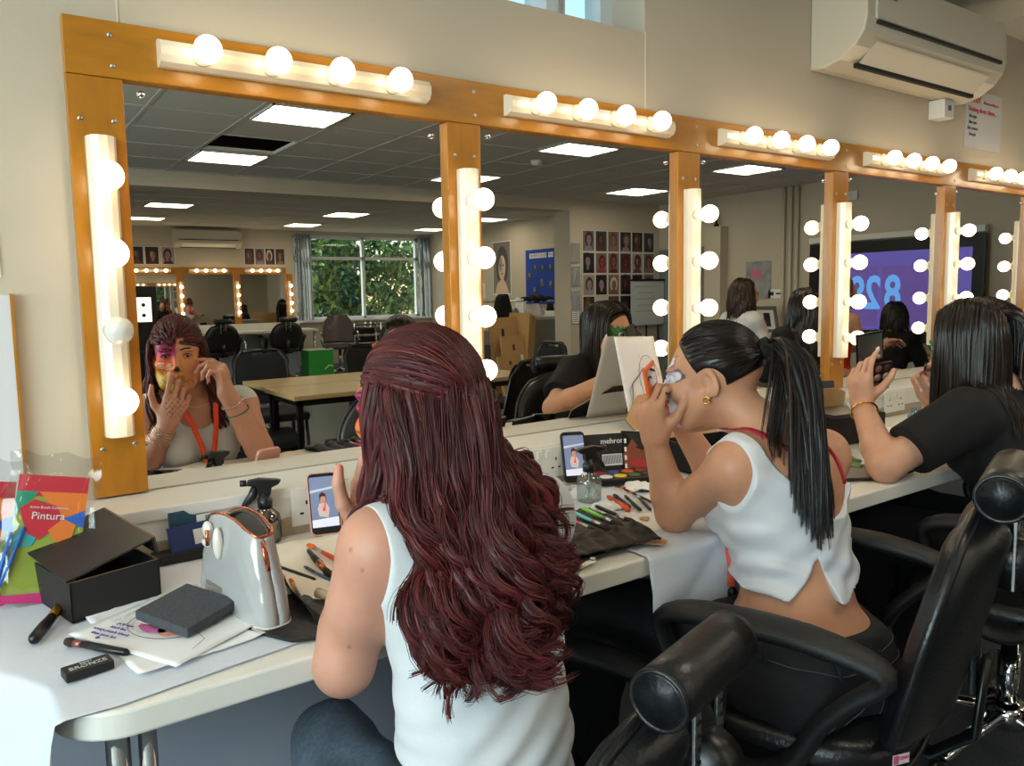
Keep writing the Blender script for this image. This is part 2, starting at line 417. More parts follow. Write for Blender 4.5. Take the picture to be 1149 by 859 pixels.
# ================================================================== CEILING FITTINGS
def panel(x0, x1, y0, y1, label):
    root = empty('ceiling_light', ((x0+x1)/2, (y0+y1)/2, CEIL), 0, label, 'ceiling light', 'recessed ceiling light panels')
    w_, h_ = (x1-x0)/2, (y1-y0)/2
    b = MB(); b.bx((-w_+0.015, -h_+0.015, -0.008), (w_-0.015, h_-0.015, -0.004)); b.build('diffuser', PANEL, root)
    b = MB()
    for a, c in (((-w_, -h_), (w_, -h_+0.015)), ((-w_, h_-0.015), (w_, h_)), ((-w_, -h_), (-w_+0.015, h_)), ((w_-0.015, -h_), (w_, h_))):
        b.bx((a[0], a[1], -0.012), (c[0], c[1], 0.0))
    for k in range(1, 4):
        y = -h_+k*(2*h_)/4; b.bx((-w_, y-0.004, -0.0125), (w_, y+0.004, -0.006))
    b.build('frame', tbar, root)
LP = [(1.57, 2.08, -3.26, -2.80, 'ceiling light panel nearest the left mirror, large at its top'),
      (1.56, 2.10, -4.90, -4.42, 'ceiling light panel just beyond the missing ceiling tile'),
      (1.80, 2.30, -6.52, -6.03, 'ceiling light panel just beyond the beam, above the far air conditioner'),
      (1.83, 2.34, -8.20, -7.80, 'second ceiling light panel beyond the beam, above the far air conditioner'),
      (1.88, 2.36, -9.80, -9.45, 'last ceiling light panel before the far air conditioner wall'),
      (4.15, 4.70, -6.78, -6.25, 'ceiling light panel just beyond the beam, above the far window'),
      (4.17, 4.68, -8.44, -7.90, 'middle ceiling light panel of the row leading to the far window'),
      (4.18, 4.66, -10.03, -9.55, 'ceiling light panel nearest the corner of the far window'),
      (6.45, 6.95, -9.98, -9.55, 'ceiling light panel over the right side of the far window'),
      (3.86, 4.41, -4.95, -4.46, 'ceiling light panel in front of the beam, cut by the second post'),
      (3.86, 4.41, -3.24, -2.85, 'ceiling light panel highest in the second mirror'),
      (6.16, 6.72, -4.92, -4.42, 'ceiling light panel above the wall of portrait photos'),
      (6.38, 6.88, -6.66, -6.30, 'ceiling light panel beyond the beam, above the blue board'),
      (6.40, 6.90, -8.22, -7.75, 'ceiling light panel above the tall poster in the far zone'),
      (6.00, 6.53, -3.28, -2.84, 'ceiling light panel in the third mirror'),
      (1.57, 2.08, -1.62, -1.12, 'ceiling light panel overhead, between the make-up stations and the tables'),  # this and the next three: unseen panels added for more ambient light
      (3.86, 4.41, -1.62, -1.12, 'ceiling light panel overhead, toward the screen wall'),
      (-0.72, -0.18, -1.62, -1.12, 'ceiling light panel overhead, nearest the left wall'),
      (-0.72, -0.18, -3.26, -2.80, 'ceiling light panel behind the camera, nearest the left wall')]
for p in LP: panel(*p)
b = MB(); b.lathe([(0.05, 0), (0.05, -0.02), (0.035, -0.04), (0.0001, -0.045)]); sd = b.build('smoke_detector', PLASTW, loc=(4.16, -3.62, CEIL)); tag(sd, 'white round smoke detector on the ceiling tiles', 'smoke detector')
b = MB(); b.bx((1.5, -4.3, 2.55), (2.3, -4.0, 2.6)); b.tube([(1.5, -3.9, 2.50), (2.2, -4.1, 2.52)], 0.02)
du = b.build('ceiling_duct', mat('dark metal duct', (0.2, 0.2, 0.2), 0.5)); tag(du, 'dark ductwork showing through the missing ceiling tile', 'duct')

# ================================================================== AIR CONDITIONERS
ACP = mat('off-white appliance plastic', (0.80, 0.765, 0.69), 0.38)
DARK = mat('dark slot', (0.05, 0.05, 0.05), 0.7)
def aircon(loc, rz, L, label):
    root = empty('air_conditioner', loc, rz, label, 'air conditioner')
    # profile in (y,z): wall side y=0, front y=-0.2 ; z up
    pr = [(0, 0), (-0.05, -0.005), (-0.11, 0.01), (-0.165, 0.045), (-0.195, 0.085), (-0.205, 0.13), (-0.20, 0.24), (-0.18, 0.275), (-0.14, 0.285), (0, 0.285)]
    b = MB(); b.prism(pr, 0.0, L, plane='yz'); b.build('casing', ACP, root, bevel=0.006)
    b = MB(); b.bx((0.05, -0.211, 0.125), (L-0.05, -0.19, 0.265)); b.build('front_panel', ACP, root, bevel=0.004)
    b = MB(); b.bx((0.06, -0.212, 0.112), (L-0.06, -0.196, 0.122)); b.build('slot', DARK, root)
    b = MB(); b.add([(0.10, -0.186, 0.066), (L-0.10, -0.186, 0.066), (L-0.10, -0.125, 0.012), (0.10, -0.125, 0.012), (0.10, -0.182, 0.060), (L-0.10, -0.182, 0.060), (L-0.10, -0.122, 0.007), (0.10, -0.122, 0.007)],
                    [(0, 1, 2, 3), (4, 7, 6, 5), (0, 4, 5, 1), (1, 5, 6, 2), (2, 6, 7, 3), (3, 7, 4, 0)]); b.build('louvre', STRIPW, root)
    b = MB(); b.bx((0.09, -0.124, -0.0045), (L-0.09, -0.108, 0.010)); b.build('outlet_slot', DARK, root)
    return root
ac = aircon((2.535, -0.001, 1.995), 0, 1.03, 'large cream wall air conditioner above the mirrors at upper right')
lettering('brand_mark', 'Daikin', 0.024, frame_M((0.14, -0.2125, 0.205), (1, 0, 0), (0, 0, 1)), mat('grey print', (0.3, 0.3, 0.3), 0.5), ac)
aircon((3.72, YF+0.001, 2.05), PI, 1.02, 'cream air conditioner on the far wall above the far mirror row')
b = MB(); b.bx((3.37, -0.065, 1.915), (3.45, -0.001, 1.99), 0.004); b.cur = 1; b.bx((3.40, -0.068, 1.945), (3.42, -0.064, 1.965))
tag(b.build('thermostat', [PLASTW, mat('grey print', (0.3, 0.3, 0.3))]), 'small white control box fixed just under the near air conditioner', 'control box')
# laminated notice
nr = empty('wall_notice', (3.86, -0.004, 1.96), 0, 'laminated white notice with red headings beside the near air conditioner', 'notice')
b = MB(); b.bx((-0.17, 0, -0.125), (0.17, 0.003, 0.125)); b.build('sheet', mat('laminated white sheet', (0.88, 0.87, 0.87), 0.15, coat=0.6), nr)
RED = mat('red print', (0.78, 0.15, 0.2), 0.6); INK = mat('dark print', (0.16, 0.15, 0.2), 0.6)
lettering('heading', 'Who?', 0.05, frame_M((-0.10, -0.002, 0.088), (1, 0, 0), (0, 0, 1)), RED, nr)
lettering('heading', 'It is you working on', 0.018, frame_M((0.06, -0.002, 0.08), (1, 0, 0), (0, 0, 1)), RED, nr)
lettering('heading', 'Thinking about clients ..', 0.029, frame_M((-0.02, -0.002, 0.042), (1, 0, 0), (0, 0, 1)), RED, nr)
for k, t in enumerate(('Skin type', 'Skin tone', 'Skin texture', 'Lifestyle')):
    lettering('printed_line', t, 0.02, frame_M((-0.11, -0.002, 0.012-0.026*k), (1, 0, 0), (0, 0, 1)), INK, nr)

# left wall posters
p1 = empty('wall_poster', (-0.06, -0.003, 1.40), 0, 'coloured poster with white border, upper one cut by the left edge', 'poster')
b = MB(); b.bx((-0.15, 0, -0.12), (0.118, 0.002, 0.36)); b.build('sheet', PAPER, p1)
b = MB(); b.bx((-0.14, -0.001, -0.10), (0.108, 0.0, 0.35)); 
pm = mat('poster purple', (0.35, 0.25, 0.6), 0.5, noise=0.6, nscale=6); b.build('picture', pm, p1)
p2 = empty('whiteboard', (-0.25, -0.003, 0.9), 0, 'white board with thin wooden edge, below the poster at the left edge', 'board')
b = MB(); b.bx((-0.35, -0.012, -0.15), (0.318, 0.002, 0.348)); b.build('board', mat('white board surface', (0.86, 0.86, 0.88), 0.3), p2)
b = MB(); b.bx((0.318, -0.014, -0.15), (0.323, 0.002, 0.35)); b.build('edge_trim', WOOD, p2)

# ================================================================== MIRROR ROWS
FR_Y = -0.022
def light_strip(name, horiz, L, nb, pos, parent_loc, label, group, rz=0.0, off=None):
    root = empty(name, parent_loc, rz, label, 'light strip', group)
    # local: strip along +z (vertical) or +x (horizontal); y toward room negative
    pr = [(-0.026, 0), (-0.026, -0.014), (-0.020, -0.030), (-0.008, -0.038), (0.008, -0.038), (0.020, -0.030), (0.026, -0.014), (0.026, 0)]
    b = MB(); b.smooth = False
    if horiz: b.add([(0, y, x) for x, y in pr]+[(L, y, x) for x, y in pr], [tuple(range(8)), tuple(range(15, 7, -1))]+[(i, (i+1) % 8, (i+1) % 8+8, i+8) for i in range(8)])
    else: b.add([(x, y, 0) for x, y in pr]+[(x, y, L) for x, y in pr], [tuple(range(8)), tuple(range(15, 7, -1))]+[(i, (i+1) % 8, (i+1) % 8+8, i+8) for i in range(8)])
    b.build('housing', STRIPW, root)
    for k in range(nb):
        t = pos[k]; c = (t, 0, 0) if horiz else (0, 0, t)
        h = MB(); h.lathe([(0.021, -0.030), (0.021, -0.040), (0.014, -0.043), (0.014, -0.056)], c=c, ax='y', n=16); h.build('lamp_holder', STRIPW, root)
        s = MB(); s.sphere((c[0], -0.078, c[2]), 0.0265, 14); s.build('bulb', BULBOFF if off == k else BULB, root)
    return root
N1 = ['leftmost', 'second from left', 'third from left', 'fourth from left', 'fifth from left', 'sixth from left', 'seventh from left']
PIT = 0.827; PX0 = 0.183; PW_ = 0.098
# posts + rail as one frame
fr = empty('mirror_surround', (PX0, 0, 0.838), 0, 'long varnished wooden frame around the row of make-up mirrors', 'mirror frame')
b = MB(); b.bx((0, FR_Y, 1.656-0.838), (6*PIT+PW_, 0.006, 1.761-0.838), 0.002); b.build('top_rail', WOOD, fr)
for k in range(7):
    b = MB(); b.bx((k*PIT, FR_Y, 0.012), (k*PIT+PW_, 0.006, 1.656-0.838-0.001), 0.002); b.build('post', WOODV, fr)
b = MB(); b.smooth = True
for k in range(7):
    for (dx, z) in ((0.02, 1.575), (0.078, 1.575), (0.02, 0.945), (0.078, 0.95), (0.08, 1.735), (0.082, 1.678)):
        b.sphere((k*PIT+dx, FR_Y-0.0005, z-0.838), 0.0052, 8, (1, 0.35, 1))
b.build('screw_heads', STEEL, fr)
for k in range(6):
    x0 = PX0+k*PIT+PW_; x1 = PX0+(k+1)*PIT
    lab = ['mirror at far left reflecting the woman with the painted face', 'second mirror, reflecting the wall of portrait photos', 'third mirror, behind the dark ponytail, reflecting the seated white-topped person', 'fourth mirror, narrow, reflecting the purple screen', 'fifth mirror, behind the woman in the black T-shirt', 'last mirror at the right edge of the frame'][k]
    r = empty('wall_mirror', ((x0+x1)/2, 0, 0.85), 0, lab, 'mirror', 'make-up mirrors in the wooden frame')
    w_ = (x1-x0)/2
    b = MB(); b.bx((-w_+0.0, -0.004, 0.0), (w_, -0.0005, 0.812)); b.build('glass', MIRROR, r)
    for (dx, z) in ((-w_+0.035, 0.785), (w_-0.035, 0.77), (w_-0.03, 0.05)):
        b = MB(); b.sphere((dx, -0.006, z), 0.0075, 8, (1, 0.6, 1)); b.build('mirror_screw', CHROME, r)
VZ = [1.461-0.971, 1.321-0.971, 1.178-0.971, 1.045-0.971]
for k in range(7):
    light_strip('bulb_strip', False, 0.57, 4, VZ, (PX0+k*PIT+PW_/2+0.002, FR_Y, 0.971),
                'upright strip of four round bulbs on the %s post' % N1[k] + (', one bulb unlit' if k == 0 else ''), 'upright bulb strips on the posts', off=2 if k == 0 else None)
for k in range(6):
    light_strip('bulb_strip', True, 0.60, 4, [0.078, 0.218, 0.357, 0.498], (0.346+k*0.836, FR_Y, 1.712),
                'level strip of four round bulbs over the %s mirror' % N1[k], 'level bulb strips on the top rail')
# ledge below mirrors, with sockets
b = MB(); b.bx((-0.55, -0.155, 0.822), (5.4, 0.0, 0.846), 0.003); tag(b.build('mirror_ledge', WHITEP), 'long white ledge running under the mirrors', 'ledge')
b = MB(); b.bx((-0.5, -0.15, 0.745), (5.35, 0.0, 0.8225)); b.cur = 1; b.bx((-0.5, -0.156, 0.745), (5.35, -0.15, 0.781)); struct('trim_6', b, [WHITEP, SKIRT])
b = MB(); b.bx((-0.3, -0.14, 0.0), (5.35, 0.0, 0.72)); struct('trim_7', b, GREYP)
def socket(x, label):
    root = empty('wall_socket', (x, -0.1505, 0.8015), 0, label, 'socket', 'double wall sockets')
    b = MB(); b.box((0, -0.004, 0), (0.146, 0.009, 0.086*0.46*2), bev=0.002); b.build('plate', PLASTW, root)
    for s in (-1, 1):
        b = MB()
        for (dx, dz) in ((0, 0.012), (-0.011, -0.010), (0.011, -0.010)): b.box((s*0.040+dx, -0.0088, dz-0.004), (0.004, 0.001, 0.008) if dz > 0 else (0.008, 0.001, 0.004))
        b.build('pin_holes', DARK, root)
        b = MB(); b.box((s*0.014, -0.0105, 0.024), (0.014, 0.005, 0.018), bev=0.001); b.build('switch', PLASTW, root)
socket(0.60, 'white double socket behind the pink-cased phone')
socket(1.19, 'white double socket left of the propped black phone')
socket(2.88, 'white double socket in front of the woman in the black T-shirt')
# ================================================================== DESK
DZ = 0.745; DF = -0.69
dk = empty('make_up_desk', (0.02, 0, 0), 0, 'long white desk top with rounded edge under the mirrors', 'desk')
b = MB()
ex = [(DF+0.015, DZ-0.036), (DF+0.004, DZ-0.030), (DF, DZ-0.018), (DF+0.004, DZ-0.006), (DF+0.015, DZ), (-0.14, DZ), (-0.14, DZ-0.036)]
# plan outline with rounded left corner
out = [(5.3, DF), (0.14, DF)]+[(0.14-0.09*math.sin(a), DF+0.09-0.09*math.cos(a)) for a in [i*PI/40 for i in range(1, 21)]]+[(0.05, -0.60), (0.045, -0.57), (-0.085, -0.34), (-0.09, -0.32), (-0.09, -0.14), (5.3, -0.14)]
b.prism([(x-0.02, y) for x, y in out], DZ-0.036, DZ)
b.build('desk_top', LAM, dk, bevel=0.008)
for x in (0.13, 1.29, 2.45, 3.6):
    b = MB(); b.tube([(x-0.02-0.012, DF+0.035, 0), (x-0.02-0.012, DF+0.035, DZ-0.036)], 0.0145, 12); b.tube([(x-0.02+0.022, DF+0.035, 0), (x-0.02+0.022, DF+0.035, DZ-0.036)], 0.0115, 12)
    b.build('leg', CHROME, dk)
b = MB(); b.bx((0.05, -0.20, 0.60), (5.2, -0.145, 0.705)); b.build('apron', GREYP, dk)

# paper couch-roll cloths
CLOTH = mat('white paper couch roll', (0.83, 0.85, 0.89), 0.8, bump=0.10, bscale=35)
def nz(x, y, s=1.0, seed=0.0):
    return (math.sin(7.1*x*s+1.3+seed)*math.cos(5.3*y*s+seed)+0.6*math.sin(13.7*x*s+9.1*y*s+seed*2)+0.35*math.sin(31*x*s-23*y*s))/1.95
def cloth_left(u, v):
    # v: 0 back .. 1 front edge then hang; u across x
    s = v*0.84
    y = -0.17-s
    tt = min(1, max(0, (y+0.62)/0.30)); xe = 0.055-0.145*tt*tt*(3-2*tt)
    x = (xe-0.155)+u*(0.36-(xe-0.155))
    z = DZ+0.0025+0.0012*nz(x*3, y*3)
    # hangs over front edge only for x<0.16; else stops at the edge
    lim = DF+0.012+0.14*max(0, (x-0.12))
    if x > 0.03 and y < lim: y = lim
    if x <= 0.10:
        over = max(0.0, xe-x)
        if over > 0:
            z = DZ+0.002-over*1.05-0.012*math.sin(14*y+3*x)*min(1, over*12); x = xe-0.003-over*0.22+0.008*math.sin(19*y)*min(1, over*12)
        if y < DF:
            o2 = DF-y; y = DF-0.006-0.01*math.sin(26*x+3); z -= o2
    return (x, y, z)
b = MB(); b.grid(60, 60, cloth_left); c = b.build('paper_cloth', CLOTH, solid=0.0012); tag(c, 'white paper cloth over the left end of the desk, hanging down at the corner', 'paper cloth')
def cloth_mid(u, v):
    x = 1.0+u*0.36; s = v*0.66
    x += 0.05*v*u
    y = -0.22-s
    z = DZ+0.0025+0.0015*nz(x*3, y*3, 1, 2.0)
    if y < DF-0.004:
        o2 = DF-0.004-y
        z -= o2*(1.0-0.25*u)*0.75; y = DF-0.008-0.012*abs(math.sin(13*x+o2*9))*min(1, o2*12)
    return (x, y, z)
b = MB(); b.grid(40, 60, cloth_mid); c = b.build('paper_cloth', CLOTH, solid=0.0012); tag(c, 'white paper sheet draped over the desk edge below the elbow of the dark-ponytailed woman', 'paper cloth')
def cloth_w1(u, v):
    x = 0.40+u*0.50; y = -0.20-v*0.47
    return (x+0.01*nz(x*4, y*4), y, DZ+0.003+0.003*nz(x*5, y*5, 1, 4.0)+0.006*abs(math.sin(9*x+5*y))**6)
b = MB(); b.grid(50, 50, cloth_w1); c = b.build('paper_cloth', mat('cream paper couch roll', (0.93, 0.90, 0.84), 0.8, bump=0.1, bscale=40), solid=0.0012); tag(c, 'crinkled cream paper spread under the loose brushes by the pink phone', 'paper cloth')

def at(x, y, z=DZ+0.004): return (x, y, z)
# ------------------------------------------------------------------ brush packs in clear bag
def brush_pack(loc, rz, lean, label):
    root = empty('brush_pack', loc, 0, label, 'brush pack', 'colourful brush packs at the left')
    root.rotation_euler = (lean, math.radians(11), rz)
    RD = mat('card red', (0.80, 0.16, 0.24), 0.4); OR = mat('card orange', (0.93, 0.50, 0.20), 0.4); GR = mat('card green', (0.60, 0.66, 0.25), 0.4)
    TL = mat('card teal', (0.20, 0.65, 0.68), 0.4); BL = mat('card blue', (0.16, 0.40, 0.78), 0.4); MG = mat('card magenta', (0.80, 0.10, 0.45), 0.4); DG = mat('card jade', (0.10, 0.58, 0.45), 0.4)
    def poly(b, pts, h=0.0, c=0): b.cur = c; b.prism(pts, h, h-0.0006, plane='xz')
    b = MB(); b.bx((-0.052, 0, 0), (0.052, 0.004, 0.205)); 
    b.build('backing_card', GR, root)
    b = MB()
    poly(b, [(-0.052, 0.17), (0.052, 0.17), (0.052, 0.205), (-0.052, 0.205)], 0, 0)
    poly(b, [(-0.052, 0.135), (-0.02, 0.178), (-0.052, 0.178)], -0.0007, 1)
    poly(b, [(-0.02, 0.178), (0.052, 0.178), (0.052, 0.15), (0.02, 0.135)], -0.0007, 2)
    poly(b, [(-0.045, 0.15), (-0.025, 0.165), (0.01, 0.155), (0.02, 0.13), (-0.01, 0.10), (-0.03, 0.11)], -0.0014, 0)
    poly(b, [(0.0, 0.115), (0.02, 0.135), (0.04, 0.125), (0.035, 0.10), (0.015, 0.095)], -0.002, 3)
    poly(b, [(0.02, 0.135), (0.052, 0.15), (0.052, 0.12)], -0.0021, 4)
    poly(b, [(-0.052, 0.10), (-0.03, 0.13), (-0.01, 0.115), (-0.02, 0.09), (-0.052, 0.085)], -0.001, 5)
    poly(b, [(-0.052, 0), (0.052, 0), (0.052, 0.03), (0.02, 0.018), (-0.052, 0.012)], -0.001, 6)
    b.build('printed_shapes', [RD, DG, OR, OR, BL, TL, MG], root)
    lettering('pack_name', 'Pintura', 0.017, frame_M((-0.002, -0.0045, 0.138), (1, 0, 0), (0, 0, 1)), PAPER, root)
    lettering('pack_name', 'Artist Brush Collection', 0.006, frame_M((-0.002, -0.0045, 0.152), (1, 0, 0), (0, 0, 1)), PAPER, root)
    b = MB(); b.tube([(0.0, -0.004, 0.035), (0.008, -0.004, 0.07)], 0.0028, 8); b.cur = 1; b.tube([(0.008, -0.004, 0.07), (0.012, -0.004, 0.094)], [0.0022, 0.0014], 8)
    b.build('small_brush', [mat('pink lacquer', (0.93, 0.65, 0.72), 0.3), STEEL], root)
    b = MB()
    for s in (-1, 1): b.tube([(-0.062, -0.004, 0.005), (-0.052+0.005*s, -0.006, 0.06), (-0.042+0.008*s, -0.004, 0.12)], [0.003, 0.0055, 0.003], 8, flat=0.6)
    b.build('blue_sleeve', BL, root)
    # crinkled clear bag
    b = MB()
    def bagf(side):
        def f(u, v):
            x = (u-0.5)*0.135; z = -0.003+v*0.245
            edge = min(u, 1-u)*2; e2 = min(v, 1-v)*2
            t = 0.012*min(1, edge*3)*min(1, e2*4)
            return (x+0.003*math.sin(v*17), side*(t+0.004*nz(u*9, v*12, 1, side)*min(1, edge*2))+0.0, z+0.004*math.sin(u*13))
        return f
    b.grid(24, 36, bagf(-1)); b.grid(24, 36, bagf(1)); b.build('clear_bag', FILM, root)
    return root
brush_pack((0.062, -0.262, DZ+0.005), math.radians(-6), math.radians(-17), 'right one of the two colourful brush packs leaning on the ledge')
brush_pack((-0.035, -0.235, DZ+0.005), math.radians(4), math.radians(-14), 'left one of the two colourful brush packs, cut by the picture edge')

# ------------------------------------------------------------------ black cardboard box with lid ajar
BOXB = mat('black cardboard', (0.085, 0.085, 0.09), 0.6, noise=0.12, nscale=12)
BOXT = mat('black cardboard lid', (0.12, 0.115, 0.11), 0.5, noise=0.12, nscale=8)
EDGEC = mat('cardboard cut edge', (0.42, 0.33, 0.24), 0.8)
bo = empty('cardboard_box', (0.100, -0.385, DZ+0.005), math.radians(14.5), 'black cardboard box with its lid ajar, beside the colourful brush packs', 'box')
Wb, Db, Hb = 0.138, 0.165, 0.062
b = MB(); t = 0.003
b.bx((0, 0, 0), (Wb, t, Hb)); b.bx((0, Db-t, 0), (Wb, Db, Hb)); b.bx((0, 0, 0), (t, Db, Hb)); b.bx((Wb-t, 0, 0), (Wb, Db, Hb)); b.bx((0, 0, 0), (Wb, Db, t))
b.cur = 1
b.bx((0, 0, Hb), (Wb, t, Hb+0.0006)); b.bx((Wb-t, 0, Hb), (Wb, Db, Hb+0.0006))
b.build('tray', [BOXB, EDGEC], bo)
M = Matrix.Translation((0.0, 0.005, Hb+0.002)) @ Euler((0.10, math.radians(-14), 0)).to_matrix().to_4x4()
b = MB(); b.box((Wb/2-0.002, Db/2+0.01, 0), (Wb+0.002, Db+0.02, 0.003), M); b.box((Wb-0.002, Db/2+0.01, -0.013), (0.003, Db+0.02, 0.028), M)
b.build('lid', BOXT, bo)
b = MB(); b.box((Wb+0.001, Db/2+0.01, -0.013), (0.003, Db+0.018, 0.030), M); b.build('lid_flap', EDGEC, bo)

# blue/red packs behind the bag
def card(name, loc, rz, lean, w_, h_, cols, label, txt=True):
    r = empty(name, loc, 0, label, 'card pack', 'blue card packs behind the make-up bag'); r.rotation_euler = (lean, 0, rz)
    b = MB(); b.bx((-w_/2, 0, 0), (w_/2, 0.006, h_)); b.build('sleeve', cols[0], r)
    b = MB(); b.bx((w_/2-0.012, -0.0005, 0), (w_/2+0.0005, 0.0065, h_)); b.bx((-w_/2, -0.0004, 0), (w_/2, 0.0064, 0.004)); b.build('red_edge', cols[1], r)
    b = MB(); b.bx((-0.004, -0.001, h_*0.35), (0.028, 0.0, h_*0.8)); b.cur = 1
    for k in range(7): b.bx((0.013+k*0.002, -0.0015, h_*0.4), (0.014+k*0.002, -0.0008, h_*0.75))
    b.build('barcode_label', [PAPER, INK], r)
    return r
CB = mat('navy card', (0.10, 0.20, 0.42), 0.45); CR = mat('crimson card', (0.82, 0.10, 0.25), 0.45)
card('card_pack', (0.335, -0.185, DZ+0.006), math.radians(10), math.radians(-18), 0.10, 0.062, (CB, CR), 'lower blue and red card pack between the black box and the make-up bag')
card('card_pack', (0.345, -0.163, DZ+0.022), math.radians(8), math.radians(-10), 0.11, 0.068, (mat('dark teal card', (0.10, 0.28, 0.36), 0.4), CR), 'dark blue card pack standing behind the other one, against the ledge')
b = MB(); b.bx((0.255, -0.20, DZ+0.004), (0.41, -0.158, DZ+0.02)); tag(b.build('black_case', BOXB), 'flat black case lying at the back of the desk behind the make-up bag', 'case')

# ------------------------------------------------------------------ grey patent make-up bag
PAT = mat('pale grey patent leather', (0.66, 0.655, 0.65), 0.22, coat=0.6, noise=0.03, nscale=5)
CREAM = mat('cream patent leather', (0.86, 0.84, 0.80), 0.15, coat=0.7)
RG = mat('rose gold metal', (0.85, 0.50, 0.38), 0.25, 1.0)
bg_ = empty('make_up_bag', (0.330, -0.478, DZ+0.006), 0, 'shiny pale grey make-up bag with a bow and open zip', 'bag')
bg_.rotation_euler = (0, 0, math.radians(-80))
# local: x along the wide face (0.19), y depth, z up ; face toward -y
L0, D0, H0 = 0.112, 0.031, 0.152
def bagxs(z, k):
    t = z/H0
    L = L0*(1-0.30*t**1.5); D = D0*(1-0.35*t**2)
    th = 2*PI*k
    c, s = math.cos(th), math.sin(th)
    ex_ = 0.45
    return (L*math.copysign(abs(c)**ex_, c), D*math.copysign(abs(s)**(ex_+0.1), s))
b = MB()
def bagf(u, v):
    z = v*H0
    x, y = bagxs(z, u)
    zt = z-0.020*(abs(x)/L0)**2*v*2.2
    y += 0.0012*nz(x*20, z*20)
    return (x, y, zt)
b.grid(64, 26, bagf)
# bottom
n = 64; vs = [bagf(i/64, 0) for i in range(64)]; b.add(vs, [tuple(range(64))])
b.build('body', PAT, bg_, solid=0.002)
b = MB(); 
rim = [bagf(i/64, 0.992) for i in range(64)]
rim = [(x*1.01, y*1.02, z+0.001) for x, y, z in rim]; rim.append(rim[0])
b.tube(rim, 0.0021, 8, cap=False); b.build('zip', RG, bg_)
b = MB(); b.tube([(x*0.9, y*0.82, z-0.004) for x, y, z in rim], 0.003, 6, cap=False); b.build('lining', mat('taupe lining', (0.35, 0.28, 0.22), 0.9), bg_)
b = MB(); b.tube([(0.084, -0.006, 0.125), (0.094, -0.008, 0.110), (0.102, -0.008, 0.085)], [0.003, 0.004, 0.0035], 8, flat=0.5); b.build('zip_pull', RG, bg_)
b = MB(); 
b.sphere((-0.050, -0.029, 0.118), 0.014, 12, (1.0, 0.55, 1.1)); b.sphere((-0.012, -0.031, 0.106), 0.016, 12, (0.66, 0.5, 1.6)); b.sphere((-0.058, -0.029, 0.096), 0.012, 10, (1.5, 0.4, 0.5))
b.build('bow', CREAM, bg_)
b = MB(); b.tube([(-0.033, -0.038, 0.100), (-0.033, -0.038, 0.124)], 0.0035, 8); b.build('bow_knot', RG, bg_)
lettering('stamp', 'TED BAKER', 0.011, frame_M((-0.03, -0.0335, 0.035), (1, 0, 0), (0, 0, 1)), mat('grey stamp', (0.5, 0.48, 0.46), 0.3), bg_)
b = MB(); b.tube([(x*1.006, y*1.006, z) for x, y, z in [bagf(i/64, 0.02) for i in range(65)]], 0.0018, 6, cap=False); b.build('piping', CREAM, bg_)
b = MB(); b.sphere((0.0, 0.038, 0.112), 0.006, 10); b.build('stud', CHROME, bg_)
# black leatherette wallet / tray under bag
b = MB(); M = Matrix.Translation((0.345, -0.50, DZ+0.004)) @ Euler((0, 0, math.radians(-64))).to_matrix().to_4x4()
b.prism([(-0.15, -0.075), (0.13, -0.06), (0.165, -0.03), (0.16, 0.075), (-0.12, 0.07)], 0, 0.004, M)
b.build('brush_wallet', mat('black leatherette', (0.04, 0.04, 0.045), 0.5, bump=0.2, bscale=90)); 
tag(bpy.data.objects['brush_wallet'], 'flat black wallet lying beneath the make-up bag', 'wallet')
b = MB(); b.grid(10, 10, lambda u, v: (0.395+0.015*u+0.004*math.sin(v*9), -0.62+v*0.20, DZ+0.006+0.045*(1-u)*v**0.7*(0.6+0.4*math.sin(v*3)))); tag(b.build('black_pouch_flap', mat('black cloth', (0.03, 0.03, 0.035), 0.95), solid=0.002), 'upturned black cloth flap along the right side of the make-up bag', 'cloth')

# ------------------------------------------------------------------ spray bottles
def spray(loc, rz, body_m, label, R=0.029, H=0.062):
    root = empty('spray_bottle', loc, rz, label, 'spray bottle')
    b = MB(); b.lathe([(R*0.93, 0), (R, 0.004), (R, H*0.72), (R*0.92, H*0.88), (R*0.6, H*1.02), (0.012, H*1.08), (0.012, H*1.18)], n=28); b.build('bottle', body_m, root)
    b = MB(); b.lathe([(R*0.9, 0.003), (R*0.94, 0.006), (R*0.94, H*0.5), (0.0001, H*0.5)], n=24); b.build('water', glassy('clear water', (0.93, 0.96, 0.96), 0.10, 0.0), root)
    z = H*1.12
    b = MB(); b.lathe([(0.0145, z), (0.0145, z+0.018), (0.011, z+0.020), (0.010, z+0.030)], n=20); b.build('collar', BLACKP, root)
    b = MB(); b.prism([(-0.012, z+0.026), (0.012, z+0.026), (0.014, z+0.040), (0.028, z+0.046), (0.033, z+0.053), (0.024, z+0.056), (-0.010, z+0.060), (-0.032, z+0.056), (-0.034, z+0.046), (-0.014, z+0.044)], -0.008, 0.008, plane='xz')
    b.build('sprayer_head', BLACKP, root, bevel=0.002)
    b = MB(); b.lathe([(0.0065, -0.046), (0.0065, -0.034)], c=(0, 0, z+0.051), ax='x', n=14); b.build('nozzle', BLACKP, root)
    b = MB(); b.tube([(-0.016, 0, z+0.044), (-0.024, 0, z+0.025), (-0.038, 0, z+0.008), (-0.046, 0, z-0.006)], [0.005, 0.0055, 0.004, 0.002], 8, flat=1.6); b.build('trigger', BLACKP, root)
    b = MB(); b.tube([(0.002, 0, 0.006), (0.0, 0, z)], 0.0015, 6); b.build('dip_tube', PLASTW, root)
    return root
spray((0.468, -0.175, DZ+0.004), math.radians(-22), glassy('smoky bottle plastic', (0.55, 0.52, 0.42), 0.22, 0.05), 'black-headed spray bottle with smoky body behind the grey make-up bag')
